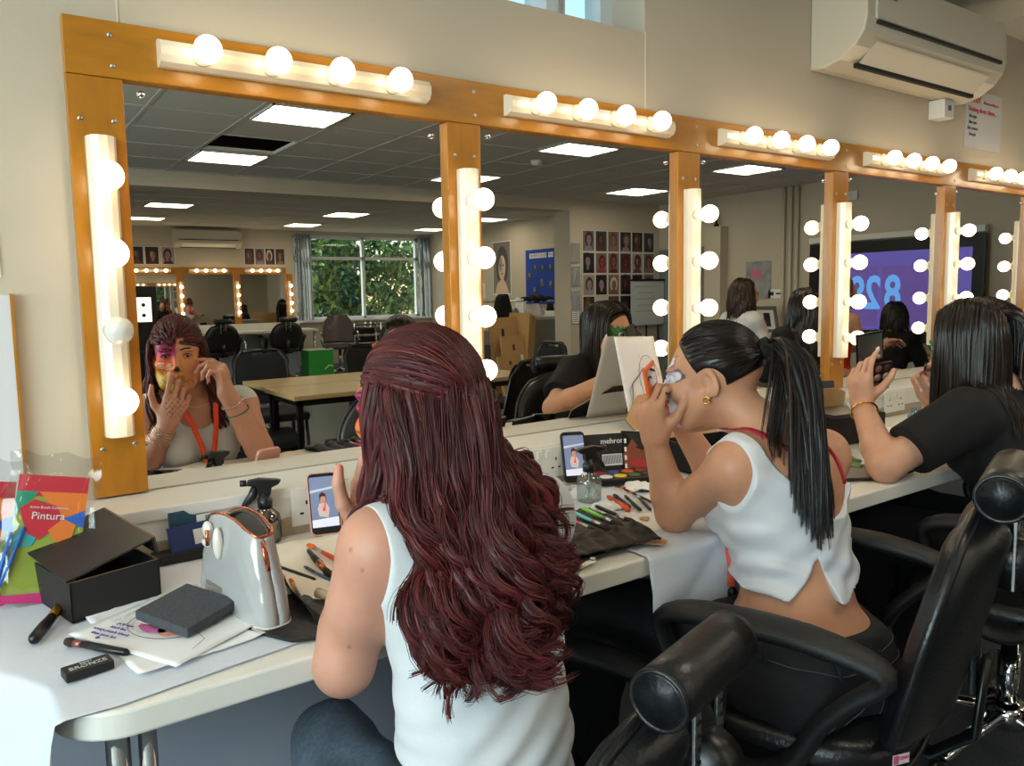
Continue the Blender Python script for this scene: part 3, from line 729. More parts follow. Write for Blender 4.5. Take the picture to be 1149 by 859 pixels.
spray((1.175, -0.345, DZ+0.004), math.radians(170), glassy('clear bottle plastic', (0.92, 0.94, 0.93), 0.2, 0.03), 'clear spray bottle of water with black head in front of the propped black phone')

# ------------------------------------------------------------------ phones propped against the ledge
SCRB = mat('phone screen', (0.45, 0.5, 0.62), 0.12, emit=(0.42, 0.46, 0.56), estr=0.55)
def phone(loc, rz, lean, case_m, label, fig):
    root = empty('phone', loc, 0, label, 'phone'); root.rotation_euler = (lean, 0, rz)
    def rr(w_, h_, r, zc): 
        o = []
        for (cx, cz, a0) in ((w_/2-r, zc+h_/2-r, 0), (-w_/2+r, zc+h_/2-r, 1), (-w_/2+r, zc-h_/2+r, 2), (w_/2-r, zc-h_/2+r, 3)):
            for i in range(5): a = (a0+i/4)*PI/2; o.append((cx+r*math.cos(a), cz+r*math.sin(a)))
        return o
    b = MB(); b.prism(rr(0.064, 0.130, 0.011, 0.066), 0, 0.009, plane='xz'); b.build('case', case_m, root, bevel=0.0012)
    b = MB(); b.prism(rr(0.058, 0.124, 0.009, 0.066), -0.0012, 0.001, plane='xz'); b.build('bezel', BLACKP, root)
    b = MB(); b.prism(rr(0.054, 0.104, 0.003, 0.069), -0.0018, -0.0008, plane='xz'); b.build('screen', SCRB, root)
    # the live camera picture on the screen: small figure, table, lamps
    b = MB()
    def P(c, pts, k): b.cur = c; b.prism(pts, -0.0021-0.0002*k, -0.0017-0.0002*k, plane='xz')
    P(1, [(-0.027, 0.018), (0.027, 0.018), (0.027, 0.036), (-0.027, 0.033)], 0)
    P(2, [(-0.012, 0.04), (0.006, 0.036), (0.010, 0.055), (0.004, 0.066), (-0.010, 0.066), (-0.014, 0.055)], 1)
    P(3, [(-0.007, 0.066), (0.002, 0.066), (0.003, 0.078), (-0.002, 0.083), (-0.008, 0.078)], 2)
    P(4, [(-0.009, 0.070), (-0.009, 0.084), (-0.003, 0.089), (0.004, 0.084), (0.005, 0.070), (0.003, 0.080), (-0.006, 0.080)], 3)
    P(5, [(-0.004, 0.050), (0.001, 0.050), (0.003, 0.068), (0.001, 0.068), (-0.002, 0.053), (-0.004, 0.062)], 4)
    P(6, [(-0.027, 0.088), (0.027, 0.096), (0.027, 0.100), (-0.027, 0.094)], 1)
    cols = [(0.4, 0.4, 0.5), (0.85, 0.86, 0.92), (0.74, 0.68, 0.66), (0.72, 0.52, 0.42), (0.24, 0.10, 0.12), (0.9, 0.25, 0.15), (0.7, 0.72, 0.76)]
    b.build('screen_picture', [mat('screen picture %d' % i, c, 0.3, emit=c, estr=0.5) for i, c in enumerate(cols)], root)
    b = MB(); b.prism([(-0.012, 0.122), (0.012, 0.122), (0.012, 0.125), (-0.012, 0.125)], -0.0024, -0.001, plane='xz'); b.build('camera_notch', BLACKP, root)
    return root
phone((0.577, -0.222, DZ+0.006), math.radians(-14), math.radians(-24), mat('pink phone case', (0.85, 0.62, 0.57), 0.45), 'phone in a pink case propped against the ledge, screen showing the painted woman', 1)
phone((1.262, -0.205, DZ+0.006), math.radians(-24), math.radians(-20), mat('black phone case', (0.05, 0.05, 0.055), 0.3), 'black phone propped beside the wall socket behind the clear spray bottle', 2)

# ------------------------------------------------------------------ sponge, papers, puff, BRONZE palette
SPM = mat('charcoal foam', (0.27, 0.28, 0.30), 0.95, noise=0.25, nscale=300, bump=0.4, bscale=400)
sp = empty('sponge_block', (0.243, -0.492, DZ+0.028), 0, 'square charcoal foam sponge resting on the drawing', 'sponge'); sp.rotation_euler = (math.radians(4), math.radians(5), math.radians(-60))
b = MB(); b.box((0, 0, 0), (0.105, 0.098, 0.015), bev=0.002); b.build('foam', SPM, sp)
def sheet(name, poly, z, label, cat, m, curl=0.006, seed=0):
    # quadrilateral sheet with slight curl
    A, B_, C_, D_ = [Vector((*p, 0)) for p in poly]
    b = MB()
    def f(u, v):
        p = (A*(1-u)+B_*u)*(1-v)+(D_*(1-u)+C_*u)*v
        e = max(0, abs(u-0.5)*2-0.75)*4*curl*(1+math.sin(v*5+seed))*0.5+max(0, abs(v-0.5)*2-0.8)*5*curl*0.4
        return (p.x, p.y, z+0.0008*nz(u*6, v*6, 1, seed)+e)
    b.grid(16, 16, f); o = b.build(name, m, solid=0.0005)
    return tag(o, label, cat)
sheet('paper_sheet', [(0.115, -0.355), (0.150, -0.628), (0.325, -0.600), (0.29, -0.345)], DZ+0.0065, 'loose white sheet of paper under the face drawing, beside the foam sponge', 'paper', PAPER, 0.004, 1)
dr = empty('face_drawing', (0.215, -0.495, DZ+0.0095), math.radians(-62), 'coloured face drawing with purple handwritten notes under the foam sponge', 'drawing')
b = MB(); b.grid(14, 14, lambda u, v: ((u-0.5)*0.225, (v-0.5)*0.165, 0.0006*nz(u*5, v*5)+0.006*max(0, v-0.85)*4*abs(u-0.4)+0.003*max(0, u-0.8))); b.build('sheet', PAPER, dr, solid=0.0005)
VI = mat('violet ink', (0.42, 0.36, 0.62), 0.7); 
b = MB()
def ring(cx, cy, rx, ry, z, r=0.0005, a0=0, a1=2*PI, n=40): return [(cx+rx*math.cos(a0+(a1-a0)*i/n), cy+ry*math.sin(a0+(a1-a0)*i/n), z) for i in range(n+1)]
b.tube(ring(-0.005, 0.0, 0.062, 0.046, 0.0035), 0.0005, 4, cap=False); b.tube(ring(0.03, 0.03, 0.03, 0.02, 0.0035, a1=PI), 0.0004, 4, cap=False); b.tube([(0.06, 0.0, 0.0035), (0.085, -0.01, 0.0035), (0.095, -0.04, 0.0035)], 0.0004, 4)
b.build('outline', INK, dr)
b = MB()
for (cx, cy, rx, ry, c) in ((-0.03, 0.015, 0.022, 0.012, 0), (-0.01, -0.022, 0.028, 0.008, 0), (0.02, -0.018, 0.02, 0.010, 1), (0.032, 0.0, 0.014, 0.006, 2), (-0.035, -0.008, 0.012, 0.010, 1)):
    b.cur = c; b.add([(cx, cy, 0.0035)]+[(cx+rx*math.cos(a), cy+ry*math.sin(a)*(1+0.3*math.sin(3*a)), 0.0035) for a in [2*PI*i/18 for i in range(18)]], [(0, i+1, (i+1) % 18+1) for i in range(18)])
b.build('colouring', [mat('magenta pencil', (0.90, 0.45, 0.68), 0.7), mat('coral pencil', (0.93, 0.60, 0.52), 0.7), mat('plum pencil', (0.45, 0.25, 0.5), 0.7)], dr)
for i, (tx, ty, s) in enumerate((('gold foils', -0.072, 0.038), ('gold base', -0.055, -0.030), ('black line', -0.058, -0.042), ('orange purple blends', -0.055, -0.054), ('then spots last', -0.035, -0.066), ('lip', -0.02, -0.075), ('pink eyes', -0.078, 0.028))):
    lettering('handwritten_note', tx, 0.0085, frame_M((ty if False else -0.075+0.0*i+(0.02 if i in (1, 2, 3, 4, 5) else 0.0), s, 0.004), (1, 0.05, 0), (0, 1, 0)), VI, dr)
# powder puff in zip bag
pf = empty('powder_puff', (0.205, -0.455, DZ+0.015), math.radians(20), 'pale pink round puff in a clear bag on the face drawing, left of the sponge', 'powder puff')
b = MB(); b.sphere((0, 0, 0.0), 0.026, 18, (1, 1, 0.32)); b.build('puff', mat('pale pink velour', (0.90, 0.78, 0.72), 0.9, sheen=0.5), pf)
b = MB(); b.grid(20, 20, lambda u, v: ((u-0.5)*0.10, (v-0.5)*0.085, 0.013*math.exp(-(((u-0.5)*3.2)**4+((v-0.5)*3.0)**4))+0.003*nz(u*9, v*9)+0.001)); b.build('zip_bag', FILM, pf)
br = empty('bronzer_palette', (0.099, -0.570, DZ+0.0055), math.radians(9), 'small black palette lettered BRONZE near the front of the desk', 'palette')
b = MB(); b.box((0, 0, 0.006), (0.058, 0.028, 0.012), bev=0.002); b.build('case', mat('matt black plastic', (0.06, 0.06, 0.065), 0.5), br)
GRL = mat('pale lettering', (0.72, 0.72, 0.72), 0.5)
lettering('lettering', 'BRONZE', 0.0118, frame_M((0, -0.003, 0.0123), (1, 0, 0), (0, 1, 0)), GRL, br)
lettering('lettering', 'BODY', 0.0055, frame_M((0, 0.0065, 0.0123), (1, 0, 0), (0, 1, 0)), GRL, br)

# ------------------------------------------------------------------ brushes
WOODB = mat('pale brush wood', (0.80, 0.60, 0.40), 0.4); BRB = mat('brush bristle brown', (0.20, 0.13, 0.10), 0.9); GOLD = mat('gold ferrule', (0.80, 0.58, 0.22), 0.25, 1.0)
ORB = mat('orange bristle', (0.88, 0.42, 0.10), 0.8); COPP = mat('copper ferrule', (0.80, 0.48, 0.35), 0.25, 1.0); BLUEP = mat('blue lacquer', (0.10, 0.32, 0.50), 0.3); ORL = mat('orange lacquer', (0.92, 0.30, 0.12), 0.3)
def brush(p0, p1, r, handle, ferr, brist, label, hf=0.55, ff=0.2, flat=None, z=None, group=None, br=1.5, par=None):
    """p0 handle end, p1 bristle tip, lying on the desk"""
    z0 = (z if z is not None else DZ+0.006)+r
    A = Vector((p0[0], p0[1], z0)); B_ = Vector((p1[0], p1[1], z0+(0 if len(p1) < 3 else p1[2]))); L = (B_-A).length
    root = empty('make_up_brush', A, 0, label, 'brush', group)
    d = B_-A
    b = MB(); b.tube([d*0, d*0.04, d*hf*0.6, d*hf], [r*0.6, r, r*1.05, r*0.85], 10); b.build('handle', handle, root)
    b = MB(); b.tube([d*hf, d*(hf+ff)], [r*0.87, r*1.05], 10, flat=flat); b.build('ferrule', ferr, root)
    e = hf+ff
    b = MB(); b.tube([d*e, d*(e+(1-e)*0.45), d*(e+(1-e)*0.85), d], [r*1.0, r*br, r*br*0.8, r*0.3], 12, flat=flat); b.build('bristles', brist, root)
    return root
G1 = 'loose brushes at the left end'; G2 = 'loose brushes by the pink phone'; G3 = 'loose pens and brushes in front of the paint palette'
brush((0.045, -0.440), (0.105, -0.290), 0.0085, BLACKP, GOLD, BRB, 'large black brush with gold ferrule beside the black box', 0.5, 0.28, br=1.25, group=G1)
brush((0.150, -0.555), (0.083, -0.462), 0.0055, BLACKP, mat('rose ferrule', (0.62, 0.42, 0.38), 0.3, 0.8), BRB, 'black brush lying just behind the BRONZE palette', 0.72, 0.12, br=1.2, group=G1)
brush((0.462, -0.445), (0.430, -0.335), 0.0030, BLACKP, COPP, BRB, 'slim black brush with copper tip nearest the make-up bag', 0.82, 0.1, group=G2)
brush((0.404, -0.545), (0.428, -0.418), 0.0036, BLACKP, WOODB, ORB, 'black and wood brush with pointed orange bristles', 0.52, 0.28, group=G2, br=1.0)
brush((0.375, -0.53), (0.420, -0.395), 0.0035, WOODB, GOLD, ORB, 'round golden-orange powder brush beside the open make-up bag', 0.5, 0.2, br=2.4, group=G2)
brush((0.485, -0.46), (0.505, -0.30), 0.0065, mat('dark brown bristle', (0.15, 0.10, 0.09), 0.9), COPP, BLACKP, 'thick brush with copper collar and black handle', 0.25, 0.25, br=0.85, group=G2)
brush((0.530, -0.385), (0.520, -0.262), 0.0045, ORL, STEEL, ORB, 'flat brush with orange handle and orange bristles', 0.5, 0.25, flat=0.5, br=1.6, group=G2)
brush((0.482, -0.47), (0.470, -0.372), 0.003, BLUEP, BLUEP, BLUEP, 'slim blue pencil-like brush near the woman\'s arm', 0.6, 0.2, br=1.0, group=G2)
b = MB(); b.lathe([(0.008, 0), (0.008, 0.022), (0.006, 0.024), (0.006, 0.038), (0.0001, 0.039)], n=16, M=Matrix.Translation((0.438, -0.515, DZ+0.014)) @ Euler((math.radians(-90), 0, math.radians(-160))).to_matrix().to_4x4()); tag(b.build('foundation_bottle', mat('beige glass bottle', (0.78, 0.68, 0.55), 0.2, coat=0.5)), 'small beige bottle lying among the loose brushes', 'bottle')
b = MB(); b.prism([(0.40, -0.47), (0.425, -0.465), (0.445, -0.56), (0.43, -0.575), (0.405, -0.56)], DZ+0.006, DZ+0.0075); tag(b.build('wooden_spatula', WOODB), 'flat pale wooden spatula under the beige bottle', 'spatula')

# ------------------------------------------------------------------ black brush roll with coloured brushes (between the women)
ROLL = mat('black brush roll leatherette', (0.04, 0.04, 0.038), 0.55, bump=0.25, bscale=80)
ro = empty('brush_roll', (0.985, -0.525, DZ+0.006), 0, 'open black brush roll holding coloured brushes beside the maroon-haired woman', 'brush roll')
b = MB()
def rollf(u, v):
    x = -0.13+u*0.215; y = 0.115-v*0.235; x2 = x+0.03*(1-v)
    return (x2, y-0.02*u, 0.010+0.012*abs(math.sin(u*PI*5))*(1 if 0.3 < v < 0.8 else 0.3)+0.002*nz(u*8, v*8)+0.012*math.exp(-((v-0.80)*9)**2)*(0.5+0.5*u))
b.grid(50, 30, rollf); b.build('leather', ROLL, ro, solid=0.004)
b = MB(); b.grid(20, 8, lambda u, v: (-0.12+u*0.19, -0.09-v*0.045+0.03*u*v, 0.003+0.004*(1-v))); b.build('front_flap', ROLL, ro, solid=0.004)
b = MB()
for (x, y) in ((-0.085, -0.135), (0.055, -0.115)): b.lathe([(0.006, 0.0055), (0.006, 0.0075), (0.003, 0.009), (0.0001, 0.009)], c=(x, y, 0), n=12)
b.build('press_stud', STEEL, ro)
PINK = mat('hot pink lacquer', (0.95, 0.25, 0.55), 0.3); AQ = mat('aqua lacquer', (0.45, 0.85, 0.85), 0.3); LIME = mat('lime lacquer', (0.55, 0.85, 0.30), 0.3)
for i, (m_, x0, y0, x1, y1, nm) in enumerate(((PINK, 0.99, -0.455, 0.972, -0.60, 'hot pink'), (AQ, 1.022, -0.455, 1.0, -0.605, 'pale aqua'), (LIME, 1.058, -0.45, 1.033, -0.60, 'lime green'), (BLACKP, 1.09, -0.46, 1.068, -0.60, 'black'))):
    brush((x0, y0), (x1, y1), 0.0042, m_, STEEL, BRB, '%s-handled brush tucked in the black brush roll' % nm, 0.55, 0.2, z=DZ+0.027, group='brushes in the black brush roll')
# sticks
for i, (a, c, l) in enumerate((((1.035, -0.60), (1.085, -0.655), 'upper'), ((1.02, -0.613), (1.066, -0.666), 'lower'))):
    b = MB(); d = (Vector(c)-Vector(a)); nrm = Vector((-d.y, d.x)).normalized()*0.0085; 
    pts = []
    A2 = Vector(a); C2 = Vector(c)
    for k in range(7): w_ = PI/2+PI*k/6; pts.append(tuple(A2+nrm*math.sin(w_)*-1*(-1)+d.normalized()*0.0085*math.cos(w_)))
    for k in range(7): w_ = -PI/2+PI*k/6; pts.append(tuple(C2+nrm*math.sin(w_)+d.normalized()*0.0085*math.cos(w_)))
    b.prism(pts, DZ+0.006+0.0018*i, DZ+0.0075+0.0018*i); tag(b.build('wooden_spatula', WOODB), '%s of two flat wooden spatulas beside the brush roll' % l, 'spatula', 'wooden spatulas beside the brush roll')
# pens and brushes
for (a, c, r, m1, m2, m3, l) in (((1.175, -0.475), (1.215, -0.365), 0.0055, ORL, ORL, ORB, 'thick orange marker'), ((1.186, -0.465), (1.235, -0.365), 0.0055, BLACKP, BLACKP, BRB, 'thick black pen against the orange marker'),
                              ((1.195, -0.49), (1.255, -0.38), 0.004, BLACKP, BLACKP, COPP, 'black pencil with copper end'), ((1.215, -0.50), (1.285, -0.385), 0.0038, BLACKP, STEEL, BRB, 'slim black brush, outermost of the pens'),
                              ((1.26, -0.475), (1.30, -0.33), 0.003, BLACKP, COPP, BRB, 'long thin black brush toward the palette'), ((1.335, -0.40), (1.30, -0.30), 0.003, BLACKP, COPP, mat('red brown bristle', (0.5, 0.15, 0.1), 0.8), 'thin dark brush behind the pens')):
    brush(a, c, r, m1, m2, m3, l+' in front of the paint palette', 0.7, 0.2, br=0.8, group=G3)
sheet('paper_sheet', [(1.10, -0.40), (1.10, -0.60), (1.32, -0.60), (1.36, -0.40)], DZ+0.0035, 'white sheet of paper under the pens and tissue', 'paper', PAPER, 0.003, 3)
def crumple(name, c, r, m, label, cat, n=18, seed=0, fl=0.4):
    b = MB(); q = random.Random(seed); ph = [q.uniform(0, 6) for _ in range(8)]
    def f(u, v):
        th = u*2*PI; w_ = v*PI/2*1.02
        k = 1+0.22*math.sin(3*th+ph[0])+0.15*math.sin(5*th+ph[1]+5*v)+0.12*math.sin(9*th+ph[2])*math.sin(7*v+ph[3])
        return (c[0]+r*k*math.cos(th)*math.cos(w_)*1.0, c[1]+r*k*math.sin(th)*math.cos(w_), c[2]+r*fl*(math.sin(w_)+0.22*math.sin(7*th+ph[4])*math.cos(w_)*math.sin(5*w_)))
    b.grid(48, n, f); return tag(b.build(name, m), label, cat)
crumple('tissue', (1.165, -0.415, DZ+0.006), 0.030, TISSUE, 'crumpled white tissue beside the clear spray bottle', 'tissue', seed=2)
crumple('tissue', (1.345, -0.34, DZ+0.006), 0.036, TISSUE, 'crumpled white tissue between the pens and the paint palette', 'tissue', seed=5)
crumple('cotton_wool', (1.40, -0.345, DZ+0.012), 0.012, mat('mustard paper', (0.75, 0.66, 0.40), 0.9, noise=0.3, nscale=200), 'small mustard crumpled scrap beside the paint palette', 'scrap', seed=6, fl=0.9)
crumple('cotton_wool', (1.165, -0.53, DZ+0.006), 0.010, mat('peach scrap', (0.85, 0.66, 0.50), 0.9), 'small peach scrap on the paper by the orange marker', 'scrap', seed=8)
crumple('plastic_wrap', (1.10, -0.33, DZ+0.006), 0.04, FILM, 'crumpled clear wrapper left of the clear spray bottle', 'wrapper', seed=9, fl=0.3)
for i, (x, y, c, nm) in enumerate(((1.13, -0.215, (0.90, 0.72, 0.25), 'yellow'), (1.165, -0.20, (0.85, 0.45, 0.15), 'orange'), (1.155, -0.245, (0.92, 0.45, 0.45), 'coral'), (1.195, -0.235, (0.45, 0.62, 0.35), 'green'))):
    r = empty('paint_pot', (x, y, DZ+0.004), 0, 'small %s face-paint pot at the foot of the ledge' % nm, 'paint pot', 'small face-paint pots by the black phone')
    b = MB(); b.lathe([(0.015, 0), (0.0155, 0.008), (0.0145, 0.010)], n=18); b.build('pot', mat('clear pot plastic', (0.75, 0.75, 0.72), 0.2), r)
    b = MB(); b.lathe([(0.0135, 0.0095), (0.0001, 0.0102)], n=18); b.build('paint', mat('pot paint '+nm, c, 0.5), r)

# ------------------------------------------------------------------ black face-paint palette, open
pl = empty('face_paint_palette', (1.375, -0.255, DZ+0.006), math.radians(-20), 'open black face-paint palette of round colours with a lettered lid', 'palette')
b = MB(); b.box((0, 0, 0.008), (0.165, 0.105, 0.016), bev=0.003); b.build('tray', BLACKP, pl)
PC = [((0.93, 0.92, 0.90), 'white'), ((0.90, 0.80, 0.15), 'yellow'), ((0.28, 0.42, 0.22), 'green'), ((0.25, 0.25, 0.24), 'black'), ((0.55, 0.15, 0.14), 'red'), ((0.20, 0.28, 0.55), 'blue'), ((0.85, 0.32, 0.12), 'orange'), ((0.45, 0.27, 0.17), 'brown')]
for i, (c, nm) in enumerate(PC):
    x = -0.058+0.039*(i % 4); y = -0.022+0.042*(i//4)
    b = MB(); b.lathe([(0.0165, 0.014), (0.0165, 0.0175), (0.013, 0.018), (0.0001, 0.0172)], c=(x, y, 0), n=20); b.build('colour_pan', mat('face paint '+nm, c, 0.55), pl)
M = Matrix.Translation((0, 0.052, 0.014)) @ Euler((math.radians(-12), 0, 0)).to_matrix().to_4x4()
b = MB(); b.box((0, 0.003, 0.048), (0.165, 0.006, 0.096), M); b.build('lid', mat('dark grey lid', (0.10, 0.10, 0.10), 0.3), pl)
lettering('lid_lettering', 'mehron', 0.021, M @ frame_M((-0.002, -0.0006, 0.076), (1, 0, 0), (0, 0, 1)), PAPER, pl)
b = MB(); b.box((-0.006, -0.0006, 0.027), (0.056, 0.001, 0.030), M); b.cur = 1
for k in range(14): b.box((-0.031+0.0038*k, -0.0014, 0.028), (0.0015, 0.001, 0.023), M)
b.build('barcode_label', [PAPER, INK], pl)
# glossy sleeve with lips picture, standing
sv = empty('printed_sleeve', (1.462, -0.235, DZ+0.004), math.radians(-16), 'glossy black sleeve printed with a face, leaning beside the face-paint palette', 'sleeve')
M = Euler((math.radians(-16), math.radians(6), 0)).to_matrix().to_4x4()
b = MB(); b.box((0, 0, 0.058), (0.112, 0.008, 0.110), M); b.build('sleeve', mat('glossy black card', (0.07, 0.06, 0.06), 0.2, coat=0.5), sv)
b = MB()
def PP(c, pts, k=0): b.cur = c; b.prism(pts, -0.0042-0.0003*k, -0.0047-0.0003*k, M, plane='xz')
PP(0, [(-0.052, 0.005), (0.01, 0.0), (0.052, 0.01), (0.052, 0.06), (0.02, 0.10), (-0.03, 0.09), (-0.055, 0.05)])
PP(1, [(-0.04, 0.03), (-0.01, 0.04), (0.02, 0.032), (0.035, 0.035), (0.01, 0.016), (-0.02, 0.018)], 1)
PP(2, [(-0.02, 0.07), (0.0, 0.078), (0.03, 0.07), (0.0, 0.064)], 1)
b.cur = 3
for k in range(4): b.box((-0.049, -0.0052, 0.02+0.022*k), (0.006, 0.001, 0.012), M)
b.build('face_print', [mat('print skin', (0.55, 0.27, 0.18), 0.3), mat('print lips', (0.75, 0.20, 0.20), 0.3), mat('print dark', (0.12, 0.05, 0.05), 0.3), PAPER], sv)

# ------------------------------------------------------------------ open kraft box with drawings (second station)
kb = empty('open_box', (1.665, -0.285, DZ+0.004), math.radians(-8), 'open black box with tall kraft lid behind the woman in the white vest', 'box')
b = MB(); t = 0.004
b.bx((-0.10, -0.075, 0), (0.12, -0.071, 0.075)); b.bx((-0.10, 0.071, 0), (0.12, 0.075, 0.075)); b.bx((-0.10, -0.075, 0), (-0.096, 0.075, 0.075)); b.bx((0.116, -0.075, 0), (0.12, 0.075, 0.075)); b.bx((-0.10, -0.075, 0), (0.12, 0.075, 0.004))
b.build('tray', BOXB, kb)
LP6 = [(1.58, -0.22, 0.77), (1.82, -0.22, 0.77), (1.86, -0.06, 0.944), (1.634, -0.06, 0.944), (1.515, -0.12, 0.876), (1.535, -0.17, 0.822)]
for nm_, m_, o_ in (('kraft_lid', KRAFT, 0.0), ('dark_lid_back', BOXB, 0.0022)):
    b = MB(); f_ = [(x, y+o_*0.74, z-o_*0.67) for x, y, z in LP6]; g_ = [(x, y+(o_+0.0018)*0.74, z-(o_+0.0018)*0.67) for x, y, z in LP6]
    b.add(f_+g_, [tuple(range(6)), tuple(range(11, 5, -1))]+[(i, (i+1) % 6, (i+1) % 6+6, i+6) for i in range(6)]); o = b.build(nm_, m_, kb); o.matrix_parent_inverse = kb.matrix_basis.inverted()
crumple('powder_puff', (1.625, -0.285, DZ+0.055), 0.030, mat('dusky pink puff', (0.62, 0.42, 0.40), 0.9), 'dusky pink puff lying in the open black box', 'powder puff', seed=12, fl=0.6)
# paper with face sketch standing against the mirror
pd = empty('face_sketch', (1.640, -0.098, 0.848), 0, 'sheet with a pen face sketch and red lips propped against the mirror', 'drawing')
pd.rotation_euler = (math.radians(-17), math.radians(2), 0)
b = MB(); b.grid(10, 10, lambda u, v: ((u-0.5)*0.165, 0.004*math.sin(u*3)*v, v*0.262-0.0)); b.build('sheet', mat('cream sketch paper', (0.92, 0.88, 0.86), 0.8), pd, solid=0.0006)
b = MB()
def stroke(pts, r=0.0007): b.tube([(x, -0.0012-0.0005, z) for x, z in pts], r, 4)
stroke([(0.03+0.042*math.cos(a), 0.125+0.078*math.sin(a)) for a in [PI*0.05+i*PI*1.0/14 for i in range(15)]]); stroke([(-0.012, 0.13), (-0.005, 0.085), (0.02, 0.05), (0.05, 0.045)])
stroke([(-0.055, 0.07), (-0.045, 0.12), (-0.01, 0.145), (0.01, 0.165), (0.02, 0.15), (0.045, 0.147)], 0.0013); stroke([(0.015, 0.123), (0.03, 0.133), (0.045, 0.126)], 0.0022); stroke([(0.02, 0.117), (0.033, 0.114), (0.04, 0.12)], 0.0015); stroke([(-0.06, 0.06), (-0.06, 0.10), (-0.045, 0.12)])
b.build('ink_lines', INK, pd)
b = MB(); b.add([(x, -0.003, z) for x, z in ((0.015, 0.152), (0.024, 0.162), (0.032, 0.158), (0.038, 0.148), (0.022, 0.14))], [(0, 1, 2, 3, 4)]); b.add([(x, -0.003, z) for x, z in ((0.02, 0.066), (0.03, 0.078), (0.036, 0.07), (0.034, 0.052), (0.024, 0.05))], [(0, 1, 2, 3, 4)])
for (x, z) in ((0.0, 0.205), (0.005, 0.192), (-0.002, 0.198)): b.add([(x, -0.003, z), (x+0.003, -0.003, z+0.002), (x+0.004, -0.003, z-0.002)], [(0, 1, 2)])
b.build('red_marks', RED, pd)

# ------------------------------------------------------------------ third station items
kb = empty('open_box', (2.30, -0.28, DZ+0.004), math.radians(-6), 'low black box with short kraft flap at the third station', 'box')
b = MB(); b.bx((-0.16, -0.08, 0), (0.12, -0.076, 0.085)); b.bx((-0.16, 0.076, 0), (0.12, 0.08, 0.085)); b.bx((-0.16, -0.08, 0), (-0.156, 0.08, 0.085)); b.bx((0.116, -0.08, 0), (0.12, 0.08, 0.085)); b.bx((-0.16, -0.08, 0), (0.12, 0.08, 0.004)); b.build('tray', BOXB, kb)
b = MB(); M = Matrix.Translation((0.02, 0.07, 0.085)) @ Euler((math.radians(8), 0, 0)).to_matrix().to_4x4(); b.prism([(-0.10, 0), (0.10, 0), (0.10, 0.05), (0.05, 0.068), (-0.03, 0.07), (-0.09, 0.045)], 0, 0.003, M, plane='xz'); b.build('kraft_flap', KRAFT, kb)
b = MB(); b.box((-0.04, -0.02, 0.092), (0.22, 0.11, 0.012), Euler((0.05, 0.03, 0.1)).to_matrix().to_4x4()); b.build('palette_on_top', BLACKP, kb)
lettering('box_lettering', 'NYX', 0.05, Matrix.Translation((0.06, -0.025, 0.104)) @ Euler((0.9, 0, 0.1)).to_matrix().to_4x4(), PAPER, kb)
tb = empty('grey_tray', (2.09, -0.155, DZ+0.09), math.radians(-10), 'tilted dark grey mirror-like lid at the back of the third station', 'lid')
b = MB(); b.box((0, 0, 0), (0.16, 0.006, 0.05), Euler((math.radians(-30), math.radians(-14), 0)).to_matrix().to_4x4(), 0.002); b.build('lid', mat('satin grey plastic', (0.42, 0.44, 0.46), 0.25), tb)
cr = crumple('green_paper', (1.97, -0.49, DZ+0.006), 0.055, mat('green stained tissue', (0.55, 0.66, 0.48), 0.9, noise=0.35, nscale=30), 'crumpled green-stained tissue beside the white vest', 'tissue', seed=21, fl=0.35)
b = MB(); b.prism([(1.80, -0.60), (1.90, -0.66), (2.02, -0.66), (2.06, -0.60), (1.97, -0.53), (1.86, -0.54)], DZ+0.004, DZ+0.010); o = b.build('brush_roll', mat('dark brown leather', (0.16, 0.11, 0.09), 0.4), bevel=0.002); tag(o, 'folded dark brown brush roll under the elbow of the woman in the black T-shirt', 'brush roll')
for (a, c, r, m1, l) in (((2.25, -0.43), (2.40, -0.41), 0.005, ORL, 'orange-handled brush'), ((2.22, -0.47), (2.36, -0.46), 0.004, BLACKP, 'black brush'), ((1.93, -0.40), (2.05, -0.43), 0.005, BLACKP, 'black brush with red band'), ((2.30, -0.36), (2.44, -0.38), 0.004, STEEL, 'silver brush')):
    brush(a, c, r, m1, STEEL, BRB, l+' lying at the third station', 0.7, 0.15, br=1.0, group='loose brushes at the third station')
b = MB(); b.lathe([(0.02, 0), (0.022, 0.05), (0.012, 0.06), (0.012, 0.075)], c=(2.62, -0.36, DZ+0.004), n=18); tag(b.build('water_bottle', glassy('blue clear plastic', (0.75, 0.85, 0.95), 0.2)), 'small clear blue bottle beyond the forearm of the woman in the black T-shirt', 'bottle')
sheet('paper_sheet', [(2.3, -0.25), (2.3, -0.42), (2.6, -0.42), (2.62, -0.25)], DZ+0.0035, 'white sheet on the desk at the third station', 'paper', PAPER, 0.003, 3)
pk = empty('propped_card', (2.40, -0.19, DZ+0.004), math.radians(-15), 'dark printed card propped upright behind the held palette', 'card')
b = MB(); b.box((0, 0, 0.085), (0.07, 0.006, 0.17), Euler((math.radians(-8), 0, 0)).to_matrix().to_4x4(), 0.001); b.build('card', mat('dark blue grey card', (0.20, 0.22, 0.28), 0.3), pk)
